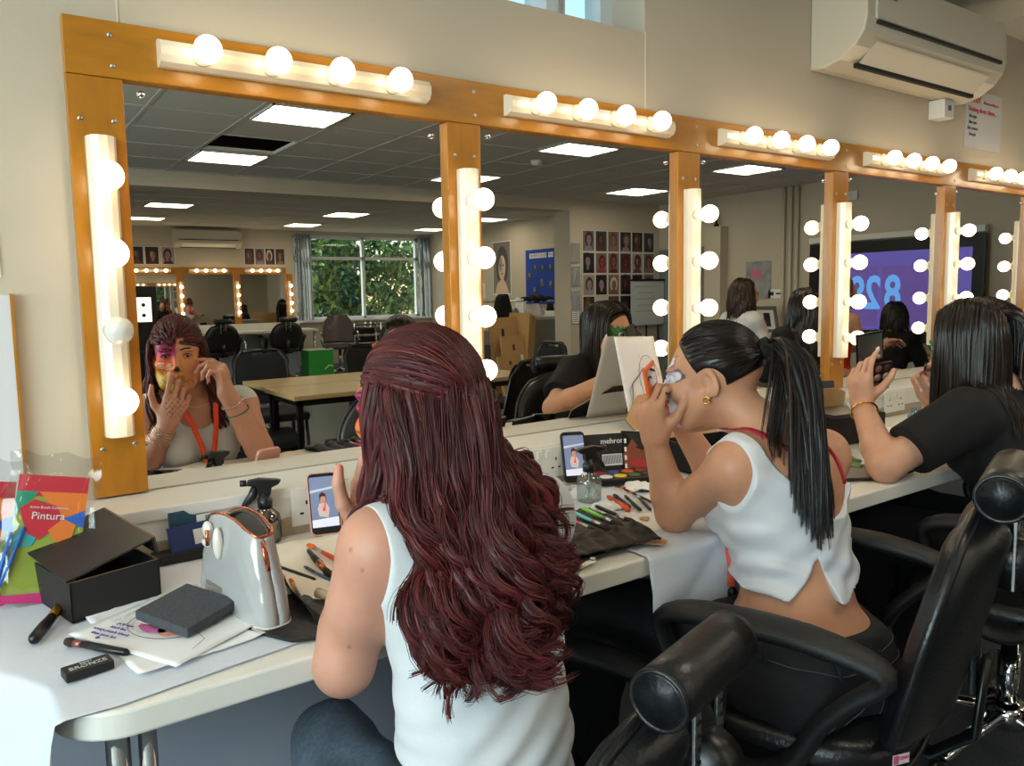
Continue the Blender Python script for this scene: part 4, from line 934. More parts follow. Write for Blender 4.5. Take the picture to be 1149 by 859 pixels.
# ================================================================== SALON CHAIRS
def salon_chair(name, loc, rz, seat, label, back=True, headrest=True, group=None, sticker=False, hl=0.235, hr=0.43):
    """gas-lift chair facing local +y; seat height in metres"""
    root = empty(name, loc, rz, label, 'chair', group)
    # seat: rounded pad
    def pad(u, v, R=0.235):
        th = 2*PI*u
        c, s = math.cos(th), math.sin(th)
        k = 1/((abs(c)**3.2+abs(s)**3.2)**(1/3.2))
        if v < 0.30: r = R*v/0.30*0.86; z = 0.0+0.018*(1-(v/0.3)**2)+0.0
        elif v < 0.7:
            w = (v-0.30)/0.4*PI; r = R*(0.86+0.14*math.sin(w)**0.8); z = -0.032+0.032*math.cos(w)
        else: r = R*0.86*(1-(v-0.7)/0.3); z = -0.064
        return (r*k*c, r*k*s*0.98, seat+z)
    b = MB(); b.grid(48, 30, pad); b.build('seat', LEATHER, root)
    b = MB(); b.tube([(0.237*1.0/((abs(math.cos(a))**3.2+abs(math.sin(a))**3.2)**(1/3.2))*math.cos(a), 0.232/((abs(math.cos(a))**3.2+abs(math.sin(a))**3.2)**(1/3.2))*math.sin(a), seat-0.048) for a in [2*PI*i/40 for i in range(41)]], 0.006, 6, cap=False); b.build('seat_piping', LEATHER, root)
    b = MB(); b.bx((-0.12, -0.14, seat-0.085), (0.12, 0.12, seat-0.062), 0.004); b.build('seat_plate', BLACKP, root)
    b = MB(); b.lathe([(0.026, 0.13), (0.026, seat-0.20), (0.020, seat-0.20), (0.020, seat-0.08)], n=20); b.build('gas_lift', CHROME, root)
    b = MB(); b.lathe([(0.055, 0.075), (0.055, 0.12), (0.03, 0.14)], n=20); b.build('hub', CHROME, root)
    for k in range(5):
        a = 2*PI*k/5+0.3
        c, s = math.cos(a), math.sin(a)
        l = MB(); l.tube([(0.04*c, 0.04*s, 0.105), (0.17*c, 0.17*s, 0.088), (0.29*c, 0.29*s, 0.066)], [0.024, 0.019, 0.014], 10, flat=0.65); leg = l.build('base_leg', CHROME, root)
        w_ = MB()
        for q in (-1, 1): w_.lathe([(0.024, -0.009), (0.027, -0.006), (0.027, 0.006), (0.024, 0.009)], n=16, M=Matrix.Translation((0.295*c+q*0.013*s, 0.295*s-q*0.013*c, 0.027)) @ Euler((PI/2, 0, a+0.0)).to_matrix().to_4x4())
        w_.build('castor', BLACKP, leg)
    # arms: closed loop in the y-z plane
    az = seat+0.20
    for s in (-1, 1):
        b = MB()
        loop = [(0.06, -0.02), (0.10, 0.05), (0.145, 0.13), (0.15, 0.175), (0.10, 0.198), (0.0, 0.205), (-0.10, 0.203), (-0.19, 0.188), (-0.215, 0.165), (-0.17, 0.12), (-0.12, 0.06), (-0.09, 0.0), (-0.05, -0.045), (0.01, -0.055), (0.06, -0.02)]
        rr = [0.016, 0.014, 0.014, 0.016, 0.019, 0.021, 0.021, 0.018, 0.015, 0.014, 0.015, 0.017, 0.019, 0.018, 0.016]
        P = [(s*(0.275+0.012*max(0, z/0.2)), y, seat+z) for y, z in loop]
        # smooth it
        P2 = []; R2 = []
        for i in range(len(P)-1):
            p0, p1, p2, p3 = (Vector(P[(i-1) % (len(P)-1)]), Vector(P[i]), Vector(P[i+1]), Vector(P[(i+2) % (len(P)-1) if i+2 >= len(P) else i+2]))
            for t in (0, 0.33, 0.66):
                P2.append(0.5*((2*p1)+(-p0+p2)*t+(2*p0-5*p1+4*p2-p3)*t*t+(-p0+3*p1-3*p2+p3)*t**3)); R2.append(rr[i]*(1-t)+rr[i+1]*t)
        P2.append(P2[0]); R2.append(R2[0])
        b.tube(P2, R2, 12, cap=False, up=(1, 0, 0), flat=1.75); b.build('armrest', ARMPL, root)
        b = MB(); b.box((s*0.245, 0.0, seat-0.045), (0.07, 0.14, 0.016), bev=0.003); b.build('arm_bracket', BLACKP, root)
    if back:
        Hb = hr-0.05; 
        def bk(side):
            def f(u, v):
                # v up; shape: width varies, pear/shield
                z = -0.02+v*(Hb+0.04)
                wdt = 0.240*(1-abs(2*v-0.85)**2.6*0.42)*(min(1, (v*14)**0.5) if v < 0.07 else 1)*(min(1, ((1-v)*10)**0.5) if v > 0.9 else 1)
                x = (2*u-1)*wdt
                e = max(0, 1-abs(2*u-1)**2.5)**0.5*(min(1, 4*min(v, 1-v)*2)**0.5)
                y = -0.225-0.10*v-0.035*math.sin(PI*v)*0+0.03*(2*u-1)**2
                return (x, y+side*0.050*e*(1 if side > 0 else 0.75), seat+z)
            return f
        b = MB(); b.grid(28, 28, bk(1)); b.build('backrest', LEATHER, root)
        b = MB(); b.grid(28, 28, bk(-1)); b.build('backrest_rear', LEATHER, root)
        edge = [bk(0)(0, v/20) for v in range(21)]+[bk(0)(1, 1-v/20) for v in range(21)]
        b = MB(); b.tube([Vector(p)+Vector((0, -0.004, 0)) for p in edge]+[edge[0]], 0.009, 8, cap=False); b.build('back_piping', LEATHER, root)
        b = MB()
        b.box((0, -0.298, seat+0.17), (0.07, 0.012, 0.22), Matrix.Identity(4), 0.004); b.build('back_cover', BLACKP, root)
        b = MB(); b.tube([(0, -0.08, seat-0.075), (0, -0.24, seat-0.08), (0, -0.305, seat-0.02), (0, -0.315, seat+0.12)], 0.008, 10, flat=3.0, up=(1, 0, 0)); b.build('back_bracket', BLACKP, root)
        if headrest:
            for s in (-1, 1):
                b = MB(); b.bx((s*0.033-0.009, -0.352, seat+hr-0.17), (s*0.033+0.009, -0.347, seat+hr-0.02), 0.001); b.build('headrest_bar', STEEL, root)
                b = MB()
                for k in range(7): b.bx((s*0.033-0.005, -0.3535, seat+hr-0.165+k*0.018), (s*0.033+0.005, -0.3515, seat+hr-0.160+k*0.018))
                b.build('notches', DARK, root)
            b = MB(); b.lathe([(0.045, -0.028), (0.05, 0.0), (0.045, 0.028)], c=(0, -0.345, seat+hr-0.13), ax='x', n=20); b.build('adjuster_knob', BLACKP, root)
            r_ = 0.0385
            b = MB(); b.lathe([(0.0001, -hl/2-0.002), (r_*0.86, -hl/2-0.002), (r_*0.93, -hl/2+0.004), (r_, -hl/2+0.006), (r_*1.02, -hl/4), (r_*1.02, hl/4), (r_, hl/2-0.006), (r_*0.93, hl/2-0.004), (r_*0.86, hl/2+0.002), (0.0001, hl/2+0.002)], c=(0, -0.335, seat+hr), ax='x', n=36)
            b.build('headrest', LEATHER, root)
            for s in (-1, 1):
                b = MB(); b.tube([(s*(hl/2), -0.335+r_*0.93*math.cos(a), seat+hr+r_*0.93*math.sin(a)) for a in [2*PI*i/28 for i in range(29)]], 0.0035, 8, cap=False); b.build('headrest_piping', LEATHER, root)
                b = MB(); b.lathe([(0.0001, 0.0), (r_*0.80, 0.0), (r_*0.80, 0.0015)], c=(s*(hl/2+0.002), -0.335, seat+hr), ax='x', n=30); b.build('headrest_cap', mat('smoky blue-black vinyl', (0.13, 0.145, 0.165), 0.35, noise=0.15, nscale=40), root)
    if sticker:
        a = sticker
        b = MB(); c, s = math.cos(a), math.sin(a); k = 1/((abs(c)**3.2+abs(s)**3.2)**(1/3.2)); R = 0.2375
        M = frame_M((R*k*c*1.0, R*k*s*0.98, seat-0.026), (-s, c, 0), (0, 0, 1))
        b.box((0, 0, 0.0), (0.034, 0.0175, 0.001), M); b.cur = 1; b.box((-0.011, 0, 0.0008), (0.010, 0.014, 0.001), M)
        b.build('pink_sticker', [mat('sticker pale', (0.90, 0.80, 0.84), 0.4), mat('sticker pink', (0.80, 0.35, 0.50), 0.4)], root)
        lettering('sticker_text', 'TERRI', 0.008, M @ Matrix.Translation((0.005, 0.0015, 0.001)), RED, root)
    return root
salon_chair('salon_chair', (0.665, -0.695, 0), math.radians(15.5), 0.345, 'low black salon chair with roll headrest behind the maroon-haired woman', hr=0.40, hl=0.212)
salon_chair('salon_chair', (1.325, -0.785, 0), math.radians(17), 0.470, 'black salon chair with pink sticker under the woman in the white vest', sticker=math.radians(-124), hr=0.43)
salon_chair('salon_chair', (2.22, -0.82, 0), math.radians(14), 0.47, 'black salon chair under the woman in the black T-shirt', hl=0.22)

# ================================================================== THINGS SEEN IN THE MIRRORS
# tables in the middle of the room
TT = mat('pale maple table top', (0.72, 0.61, 0.43), 0.3, noise=0.06, nscale=4, stretch=(1, 6, 6), coat=0.2)
def table(x0, x1, y0, y1, label, z=0.72):
    root = empty('table', (x0, y0, 0), 0, label, 'table', 'rectangular tables in the room behind')
    L, D = x1-x0, y1-y0
    b = MB(); b.bx((0, 0, z-0.025), (L, D, z), 0.003); b.build('table_top', TT, root)
    b = MB(); b.bx((0.03, 0.03, z-0.06), (L-0.03, 0.055, z-0.025)); b.bx((0.03, D-0.055, z-0.06), (L-0.03, D-0.03, z-0.025)); b.bx((0.03, 0.03, z-0.06), (0.055, D-0.03, z-0.025)); b.bx((L-0.055, 0.03, z-0.06), (L-0.03, D-0.03, z-0.025)); b.build('rail', BLACKP, root)
    for x in (0.045, L-0.045):
        for y in (0.045, D-0.045):
            b = MB(); b.bx((x-0.015, y-0.015, 0), (x+0.015, y+0.015, z-0.03)); b.build('leg', BLACKP, root)
table(1.40, 3.02, -2.68, -2.20, 'pale wood table nearest the mirrors, black legs, in the middle of the room')
table(1.42, 3.02, -3.17, -2.70, 'pale wood table pushed behind the nearest one')

def stack_chair(loc, rz, label, cut=True):
    """black padded stacking chair facing local +y"""
    root = empty('stacking_chair', loc, rz, label, 'chair', 'black padded chairs around the tables')
    b = MB(); b.box((0, 0, 0.45), (0.43, 0.42, 0.055), bev=0.022); b.build('seat', FABBLK, root)
    def bk(side):
        def f(u, v):
            w_ = 0.205*(1-0.12*(1-v))*(1-max(0, v-0.8)**2*5)
            e = (1-abs(2*u-1)**3)*(1-abs(2*v-1)**6)
            return ((2*u-1)*w_, -0.215-0.07*v+side*0.018*e, 0.50+0.36*v-(0.035 if (v > 0.95 and abs(u-0.5) < 0.2) else 0))
        return f
    b = MB(); b.grid(20, 20, bk(1)); b.grid(20, 20, bk(-1)); b.build('backrest', FABBLK, root)
    for s in (-1, 1):
        b = MB(); b.tube([(s*0.20, 0.20, 0.0), (s*0.195, 0.17, 0.43)], 0.0125, 8); b.build('leg', BLACKP, root)
        b = MB(); b.tube([(s*0.205, -0.27, 0.0), (s*0.20, -0.20, 0.42), (s*0.198, -0.215, 0.52), (s*0.18, -0.275, 0.80), (s*0.12, -0.29, 0.87)], 0.0125, 8); b.build('leg', BLACKP, root)
        b = MB(); b.tube([(s*0.198, 0.17, 0.42), (s*0.2, -0.2, 0.42)], 0.011, 8); b.build('seat_frame', BLACKP, root)
    b = MB(); b.tube([(-0.12, -0.29, 0.87), (0.12, -0.29, 0.87)], 0.012, 8); b.build('top_bar', BLACKP, root)
    return root
sc_ = stack_chair((1.74, -1.96, 0), math.radians(190), 'black padded chair on the near side of the tables, seen side on')
sc_.rotation_euler[2] = math.radians(95)
def another(loc, rz, label):
    c = copy_tree(sc_); c.location = loc; c.rotation_euler = (0, 0, rz); c['label'] = label; return c
another((1.32, -2.55, 0), math.radians(-80), 'black padded chair at the left end of the tables, seat toward the table')
another((1.68, -3.42, 0), math.radians(6), 'black padded chair behind the left part of the tables')
another((2.58, -3.45, 0), math.radians(-10), 'black padded chair behind the right part of the tables')
another((2.52, -1.90, 0), math.radians(172), 'black padded chair half hidden beside the side-on chair')
another((3.30, -2.75, 0), math.radians(95), 'black padded chair at the right end of the tables, near the cardboard sheets')

# ---- far mirror row
fm = empty('mirror_surround', (-0.15, YF, 0.847), 0, 'far wooden frame of make-up mirrors on the opposite wall', 'mirror frame')
b = MB(); b.bx((0, 0.0, 0.80), (4.62, 0.025, 0.905)); b.build('top_rail', WOOD, fm)
FX = [4.52-0.87*k for k in range(6)]
for x in FX:
    b = MB(); b.bx((x+0.15-0.055, 0, 0.0), (x+0.15+0.055, 0.026, 0.80)); b.build('post', WOODV, fm)
for k in range(5):
    x1 = FX[k]-0.055; x0 = FX[k+1]+0.055
    b = MB(); b.bx((x0, YF+0.003, 0.85), (x1, YF+0.008, 1.645)); o = b.build('wall_mirror', MIRROR)
    tag(o, '%s mirror from the window end in the far make-up row' % ['first', 'second', 'third', 'fourth', 'fifth'][k], 'mirror', 'far make-up mirrors')
    r = light_strip('bulb_strip', True, 0.60, 4, [0.078, 0.218, 0.357, 0.498], (x1-0.08, YF+0.026, 1.70), 'level bulb strip over the %s mirror from the window end, far row' % ['first', 'second', 'third', 'fourth', 'fifth'][k], 'bulb strips of the far row', rz=PI)
for k, x in enumerate(FX[:5]):
    light_strip('bulb_strip', False, 0.57, 4, VZ, (x, YF+0.026, 0.96), 'upright bulb strip on the %s post from the window end, far row' % ['first', 'second', 'third', 'fourth', 'fifth'][k], 'bulb strips of the far row', rz=PI)
b = MB(); b.bx((XL, YF, 0.82), (4.62, YF+0.15, 0.845)); b.bx((XL, YF, 0.745), (4.62, YF+0.145, 0.82)); tag(b.build('mirror_ledge', WHITEP), 'white ledge under the far mirror row', 'ledge')
fd = empty('make_up_desk', (XL, YF, 0), 0, 'long white desk under the far mirror row', 'desk')
b = MB(); b.bx((0.02, 0.16, DZ-0.035), (4.74-XL, 0.68, DZ)); b.build('desk_top', LAM, fd)
for x in (4.68, 3.55, 2.4): 
    b = MB(); b.tube([(x-XL, 0.64, 0), (x-XL, 0.64, DZ-0.03)], 0.018, 10); b.build('leg', CHROME, fd)
b = MB(); b.bx((XL+0.01, YF+0.005, 0.0), (4.6, YF+0.13, 0.70)); struct('trim_9', b, GREYP)
salon_chair('salon_chair', (3.95, -9.62, 0), math.radians(182), 0.50, 'black salon chair at the far desk nearest the window, roll headrest', group='salon chairs at the far desk')
salon_chair('salon_chair', (2.98, -9.62, 0), math.radians(178), 0.50, 'black salon chair at the far desk, second from the window', group='salon chairs at the far desk')

# brown armchair, green crate, trolley, ring light
def office_chair(loc, rz, label):
    root = empty('office_armchair', loc, rz, label, 'chair')
    BR = mat('brown vinyl', (0.22, 0.15, 0.14), 0.35, coat=0.2)
    b = MB(); b.box((0, 0, 0.47), (0.46, 0.44, 0.07), bev=0.03); b.build('seat', BR, root)
    b = MB(); b.grid(16, 16, lambda u, v: ((2*u-1)*0.24*(1-0.45*max(0, 2*v-1)**3), -0.21-0.10*v+0.03*(2*u-1)**2, 0.52+0.46*v-0.04*abs(2*u-1)**3*v)); b.build('backrest', BR, root, solid=0.05)
    for s in (-1, 1):
        b = MB(); b.tube([(s*0.24, 0.02, 0.45), (s*0.29, 0.12, 0.58), (s*0.28, 0.12, 0.68), (s*0.28, -0.02, 0.71), (s*0.26, -0.16, 0.69), (s*0.23, -0.22, 0.6)], 0.017, 8); b.build('armrest', CHROME, root)
    b = MB(); b.tube([(0, 0, 0.10), (0, 0, 0.44)], 0.025, 10); b.build('column', CHROME, root)
    for k in range(5):
        a = 2*PI*k/5; b = MB(); b.tube([(0, 0, 0.11), (0.27*math.cos(a), 0.27*math.sin(a), 0.05)], [0.022, 0.014], 8); b.build('base_leg', CHROME, root)
    return root
office_chair((4.86, -9.55, 0), math.radians(20), 'brown high-backed armchair with chrome arms below the far window')
gb = empty('green_crate', (4.42, -9.40, 0), 0, 'bright green fabric crate standing under the far desk end', 'crate')
b = MB(); b.prism([(-0.2, -0.15), (0.2, -0.15), (0.2, 0.15), (-0.2, 0.15)], 0.05, 0.46); b.build('box', mat('green fabric', (0.16, 0.55, 0.20), 0.7, noise=0.1), gb)
b = MB(); b.tube([(-0.2, -0.15, 0.46), (0.2, -0.15, 0.46), (0.2, 0.15, 0.46), (-0.2, 0.15, 0.46), (-0.2, -0.15, 0.46)], 0.010, 6); b.tube([(0.05, 0.155, 0.16), (0.12, 0.16, 0.22), (0.18, 0.155, 0.2)], 0.008, 6); b.build('rim_and_handle', PLASTW, gb)
for i, (x, l) in enumerate(((5.36, 'black drawer trolley nearest the brown armchair'), (5.84, 'black drawer trolley beside the other one, right of it'))):
    tr = empty('drawer_trolley', (x, -9.85, 0), 0, l, 'trolley', 'black drawer trolleys under the far window')
    b = MB(); b.bx((-0.19, -0.2, 0.78), (0.19, 0.2, 0.80)); b.build('top', BLACKP, tr)
    for s in (-1, 1):
        for q in (-1, 1): b = MB(); b.tube([(s*0.19, q*0.19, 0.05), (s*0.19, q*0.19, 0.82)], 0.011, 8); b.build('frame_tube', CHROME, tr)
    for k in range(5): b = MB(); b.bx((-0.17, -0.18, 0.10+0.135*k), (0.17, 0.19, 0.20+0.135*k), 0.008); b.build('drawer', BLACKP, tr)
rl = empty('light_box_stand', (1.55, -7.1, 0), math.radians(0), 'black stand with a bright square light panel at the left mirror edge', 'lamp')
b = MB(); b.bx((-0.10, 0, 1.02), (0.10, 0.008, 1.28)); b.build('light_panel', emis('light box diffuser', (1, 0.98, 0.93), 2.0), rl)
b = MB(); b.bx((-0.16, -0.03, 0.70), (0.16, 0.0, 1.40), 0.01); b.bx((-0.14, -0.15, 0.35), (0.14, 0.0, 0.70)); b.bx((-0.02, -0.05, 0.03), (0.02, -0.01, 0.5)); b.bx((-0.2, -0.2, 0), (0.2, 0.15, 0.04)); b.build('stand', BLACKP, rl)
b = MB(); 
for z in (1.09, 1.20): b.lathe([(0.02, 0.008), (0.02, 0.016), (0.0001, 0.018)], c=(0.02, 0, z), ax='y', n=16)
b.build('lens', BLACKP, rl)

# ---- portrait prints: generic painted-face portraits, all different
SKINS = [(0.68, 0.48, 0.40), (0.50, 0.33, 0.26), (0.76, 0.62, 0.55), (0.33, 0.22, 0.18), (0.62, 0.56, 0.57), (0.52, 0.42, 0.36), (0.55, 0.24, 0.22), (0.55, 0.50, 0.54)]
BGS = [(0.10, 0.09, 0.09), (0.45, 0.40, 0.38), (0.30, 0.18, 0.20), (0.62, 0.58, 0.55), (0.22, 0.26, 0.30), (0.16, 0.13, 0.18)]
HAIRS = [(0.08, 0.06, 0.05), (0.45, 0.22, 0.10), (0.80, 0.74, 0.66), (0.30, 0.05, 0.08), (0.15, 0.15, 0.2)]
def pmat(pre, c): return mat('%s %02d%02d%02d' % (pre, int(c[0]*99), int(c[1]*99), int(c[2]*99)), c, 0.45)
def portrait(loc, rz, w_, h_, label, group, seed, tint=None):
    """flat print hung on a wall, facing local +y"""
    q = random.Random(seed); root = empty('portrait_print', loc, rz, label, 'print', group)
    b = MB(); b.bx((-w_/2, 0, -h_/2), (w_/2, 0.002, h_/2)); b.build('paper', PAPER, root)
    bgc = BGS[q.randrange(6)]; sk_ = tint or SKINS[q.randrange(8)]; hc = HAIRS[q.randrange(5)]; pc = SKINS[q.randrange(4, 8)]
    ms = [pmat('print tone', bgc), pmat('print tone', sk_), pmat('print tone', hc), pmat('print tone', pc), pmat('print tone', (0.1, 0.05, 0.05)), pmat('print tone', (0.7, 0.12, 0.15))]
    b = MB(); lay = [0.002]
    def poly(pts, c):
        lay[0] += 0.0004; b.cur = c; b.add([(x*w_, lay[0], z*h_) for x, z in pts], [tuple(range(len(pts)))])
    def el(cx, cz, rx, rz_, c, n=18, rot=0.0): poly([(cx+rx*math.cos(a)*math.cos(rot)-rz_*math.sin(a)*math.sin(rot), cz+rz_*math.sin(a)*math.cos(rot)+rx*math.cos(a)*math.sin(rot)) for a in [2*PI*i/n for i in range(n)]], c)
    poly([(-0.47, -0.48), (0.47, -0.48), (0.47, 0.48), (-0.47, 0.48)], 0)
    ox = q.uniform(-0.08, 0.08); oz = q.uniform(-0.02, 0.08); rt = q.uniform(-0.25, 0.25)
    el(ox, oz+0.03, 0.27+q.uniform(0, .08), 0.30+q.uniform(0, .12), 2, rot=rt); poly([(-0.40, -0.48), (0.40, -0.48), (0.24, -0.30), (0.1+ox, -0.22), (-0.1+ox, -0.22), (-0.26, -0.30)], q.choice((1, 1, 2, 3)))
    poly([(-0.09+ox, -0.32), (0.09+ox, -0.32), (0.08+ox, -0.12), (-0.08+ox, -0.12)], 1); el(ox, oz, 0.19, 0.23, 1, rot=rt)
    if q.random() < 0.6: el(ox-0.08, oz+0.06, 0.085, 0.14, 3, rot=rt)
    el(ox-0.075, oz+0.04, 0.04, 0.018, 4, 10); el(ox+0.075, oz+0.04, 0.04, 0.018, 4, 10); el(ox, oz-0.11, 0.05, 0.02, 5, 10); el(ox, oz-0.04, 0.018, 0.03, 3, 8)
    b.build('picture', ms, root)
ROWN = ['top', 'second', 'third', 'bottom']; CN = ['first', 'second', 'third', 'fourth', 'fifth', 'sixth']
for r_ in range(4):
    for c_ in range(6):
        if r_ == 3 and c_ in (1, 4): continue
        portrait((6.49+c_*0.212, YG+0.001, 1.875-r_*0.272), 0, 0.200, 0.262, '%s portrait print from the pillar in the %s row of the photo wall' % (CN[c_], ROWN[r_]), 'portrait prints on the photo wall', 100+r_*6+c_, (0.25, 0.55, 0.40) if (r_, c_) == (3, 0) else None)
for i, x in enumerate((1.98, 2.20, 2.43)):
    portrait((x+0.2, YF+0.001, 1.93), 0, 0.20, 0.27, '%s portrait print of the trio left of the far air conditioner' % ['left', 'middle', 'right'][i], 'portrait prints beside the far air conditioner', 200+i)
for i, x in enumerate((3.90, 4.07, 4.24, 4.41)):
    portrait((x-0.02, YF+0.001, 1.93), 0, 0.16, 0.27, '%s portrait print of the four right of the far air conditioner' % CN[i], 'portrait prints beside the far air conditioner', 220+i)

# whiteboard on the photo wall, glossy hangings on the pillar, framed note
wb = empty('flip_chart', (7.42, YG+0.10, 0.35), 0, 'white flip-chart board with black edge standing before the photo wall', 'flip chart')
b = MB(); b.bx((-0.30, 0, 0.45), (0.30, 0.012, 1.02)); b.build('board', mat('flip chart sheet', (0.76, 0.78, 0.78), 0.3), wb)
b = MB(); b.bx((-0.31, -0.005, 1.02), (0.31, 0.02, 1.045)); b.bx((-0.02, -0.01, -0.34), (0.0, 0.0, 0.5)); b.bx((0.2, -0.01, -0.34), (0.22, 0.0, 0.5)); b.bx((-0.22, -0.01, -0.34), (-0.2, 0.0, 0.5)); b.build('stand', BLACKP, wb)
b = MB()
for k in range(5): b.box((-0.05+0.02*math.sin(k*2), 0.0135, 0.95-0.08*k), (0.34+0.06*math.cos(k*3), 0.001, 0.008))
b.build('faint_writing', mat('faint marker', (0.55, 0.58, 0.62), 0.6), wb)
for i, z in enumerate((1.70, 1.42, 1.12)):
    b = MB(); b.grid(14, 16, lambda u, v: (6.20+0.14*u, YG+0.004+0.006*nz(u*9, v*9, 1, i)+0.006, z-0.10+0.24*v)); tag(b.build('foil_hanging', mat('silvery foil', (0.80, 0.82, 0.84), 0.22, 0.7)), '%s crinkled silvery foil sheet hanging on the white pillar' % ['top', 'middle', 'lowest'][i], 'foil sheet', 'foil sheets on the pillar')
b = MB(); b.bx((6.20, YG, 0.84), (6.34, YG+0.004, 1.06)); b.cur = 1; b.bx((6.215, YG+0.004, 0.86), (6.325, YG+0.005, 1.04)); b.cur = 2
for k in range(6): b.bx((6.23, YG+0.005, 0.88+0.025*k), (6.31, YG+0.0056, 0.887+0.025*k))
tag(b.build('framed_note', [mat('dusky pink frame', (0.70, 0.52, 0.52), 0.5), PAPER, INK]), 'small pink-edged notice on the white pillar below the foil sheets', 'notice')

# blue board, tall poster, counter, rail, coat, dresses, cardboard  (far zone right wall x=XF)
R90 = PI/2
bb = empty('pin_board', (XF-0.012, -7.30, 1.50), R90, 'blue pin board with white letter tiles and small black cards', 'notice board')
BLUEB = mat('royal blue board', (0.06, 0.24, 0.62), 0.8)
b = MB(); b.bx((-0.50, 0, -0.42), (0.50, 0.012, 0.40)); b.build('board', BLUEB, bb)
b = MB(); 
xs = 0.44
for k, ch in enumerate('MAKE UP DESIGNS'):
    if ch == ' ': xs -= 0.035; continue
    b.bx((xs-0.048, 0.012, 0.27), (xs, 0.014, 0.345)); vs, fs = text_mb(ch, 0.05); 
    o_ = (xs-0.024, 0.0145, 0.307); b.cur = 1; b.add(vs, fs, frame_M(o_, (-1, 0, 0), (0, 0, 1))); b.cur = 0
    xs -= 0.060
b.build('letter_tiles', [PAPER, INK], bb)
b = MB(); q = random.Random(4)
for k, (x, z) in enumerate(((0.40, 0.10), (0.25, 0.0), (0.10, 0.12), (-0.08, 0.11), (-0.26, 0.12), (-0.10, -0.10), (0.10, -0.13), (-0.28, -0.22), (0.36, -0.24), (-0.40, 0.0))):
    M = Matrix.Translation((x, 0.014, z)) @ Euler((0, q.uniform(-0.2, 0.2), 0)).to_matrix().to_4x4(); b.cur = 0; b.box((0, 0, 0), (0.075, 0.003, 0.12), M); b.cur = 1; b.box((0.0, 0.002, 0.02), (0.035, 0.002, 0.06), M)
b.build('pinned_cards', [BLACKP, mat('grey photo tone', (0.5, 0.48, 0.46), 0.5)], bb)
portrait((XF-0.003, -8.46, 1.66), R90, 0.50, 0.86, 'tall poster of a blond figure with blue lower part, on the far zone wall', 'tall posters', 305, (0.85, 0.72, 0.62))
for i, (y, z) in enumerate(((-9.35, 1.40), (-9.05, 1.30), (-8.0, 1.05), (-8.55, 1.0))):
    b = MB(); b.bx((-0.10, 0, -0.13), (0.10, 0.002, 0.13)); b.cur = 1
    for k in range(6): b.bx((-0.08, 0.002, -0.10+0.035*k), (0.07, 0.0026, -0.092+0.035*k))
    o = b.build('wall_leaflet', [PAPER, mat('pale print', (0.6, 0.65, 0.72), 0.6)], loc=(XF-0.003, y, z)); o.rotation_euler[2] = R90; tag(o, '%s pale printed leaflet near the tall poster' % CN[i], 'leaflet', 'pale leaflets on the far zone wall')
ct = empty('counter', (6.60, YG-0.9, 0), 0, 'grey counter cabinet with worktop beyond the white pillar', 'counter')
GC = mat('grey green cabinet', (0.50, 0.51, 0.47), 0.6)
b = MB(); b.bx((-0.60, -0.3, 0.0), (0.63, 0.30, 0.90)); b.build('cabinet', GC, ct)
b = MB(); b.bx((-0.63, -0.33, 0.90), (0.63, 0.33, 0.935)); b.build('worktop', mat('pale grey worktop', (0.70, 0.71, 0.70), 0.4), ct)
b = MB(); b.bx((6.55, YG-0.95, 0.936), (6.85, YG-0.75, 1.0), 0.01); tag(b.build('box_of_gloves', PLASTW), 'small white box on the grey counter', 'box')
ra = empty('clothes_rail', (6.3, YG-1.25, 0), math.radians(0), 'chrome clothes rail standing beyond the pillar', 'clothes rail')
b = MB(); b.tube([(-0.55, 0, 1.14), (0.75, 0, 1.14)], 0.013, 8); b.build('bar', CHROME, ra)
for x in (-0.15, 0.75):
    b = MB(); b.tube([(x, 0, 0.05), (x, 0, 1.20)], 0.014, 8); b.build('upright', CHROME, ra)
def garment(name, x, y, ztop, w_, h_, m, label, seed, dep=0.05):
    b = MB(); q = random.Random(seed); ph = q.uniform(0, 6)
    def f(u, v):
        th = 2*PI*u; ww = w_*(0.25+0.75*min(1, (1-v)*3.2)**0.6)*(1+0.1*math.sin(v*7+ph))
        if v > 0.98: ww *= 0.2
        return (x+ww*math.cos(th)*(1+0.08*math.sin(6*th+ph)), y+dep*math.sin(th)*(1+0.3*math.sin(5*th+ph)), ztop-h_*(1-v)+0.0)
    b.grid(36, 20, f); return tag(b.build(name, m), label, 'garment', 'garments on the clothes rail')
garment('hanging_coat', 5.88, YG-1.0, 1.24, 0.14, 0.78, mat('black coat cloth', (0.055, 0.055, 0.06), 0.95), 'black coat hanging in a peak left of the clothes rail', 3, 0.09)
garment('hanging_dress', 6.60, YG-1.24, 1.10, 0.16, 0.38, mat('white ruffled cloth', (0.80, 0.78, 0.80), 0.9, noise=0.25, nscale=40), 'white ruffled garment on the clothes rail before the blue board', 7)
garment('hanging_dress', 6.86, YG-1.22, 1.10, 0.055, 0.40, mat('black lace cloth', (0.05, 0.05, 0.05), 0.95), 'narrow black garment on the clothes rail', 9)
garment('hanging_dress', 6.22, YG-1.22, 1.05, 0.12, 0.48, mat('clear garment cover', (0.62, 0.62, 0.60), 0.3), 'pale garment cover hanging beside the black coat', 11)
b = MB(); b.grid(30, 10, lambda u, v: (6.65+0.26*(u-0.5)*2, YG-1.25+0.07*math.sin(v*2*PI), 1.17+0.05*math.cos(v*2*PI)*(1-abs(2*u-1)**2)+0.015*math.sin(u*23))); tag(b.build('folded_black_coat', FABBLK), 'black garment slung over the top of the clothes rail', 'garment')
cs_ = [(5.62, YG-0.55, 0.55, 0.95, -12, 8, 'tallest'), (5.70, YG-0.42, 0.42, 0.72, -10, 12, 'middle'), (5.56, YG-0.30, 0.50, 0.50, -20, 16, 'front lowest')]
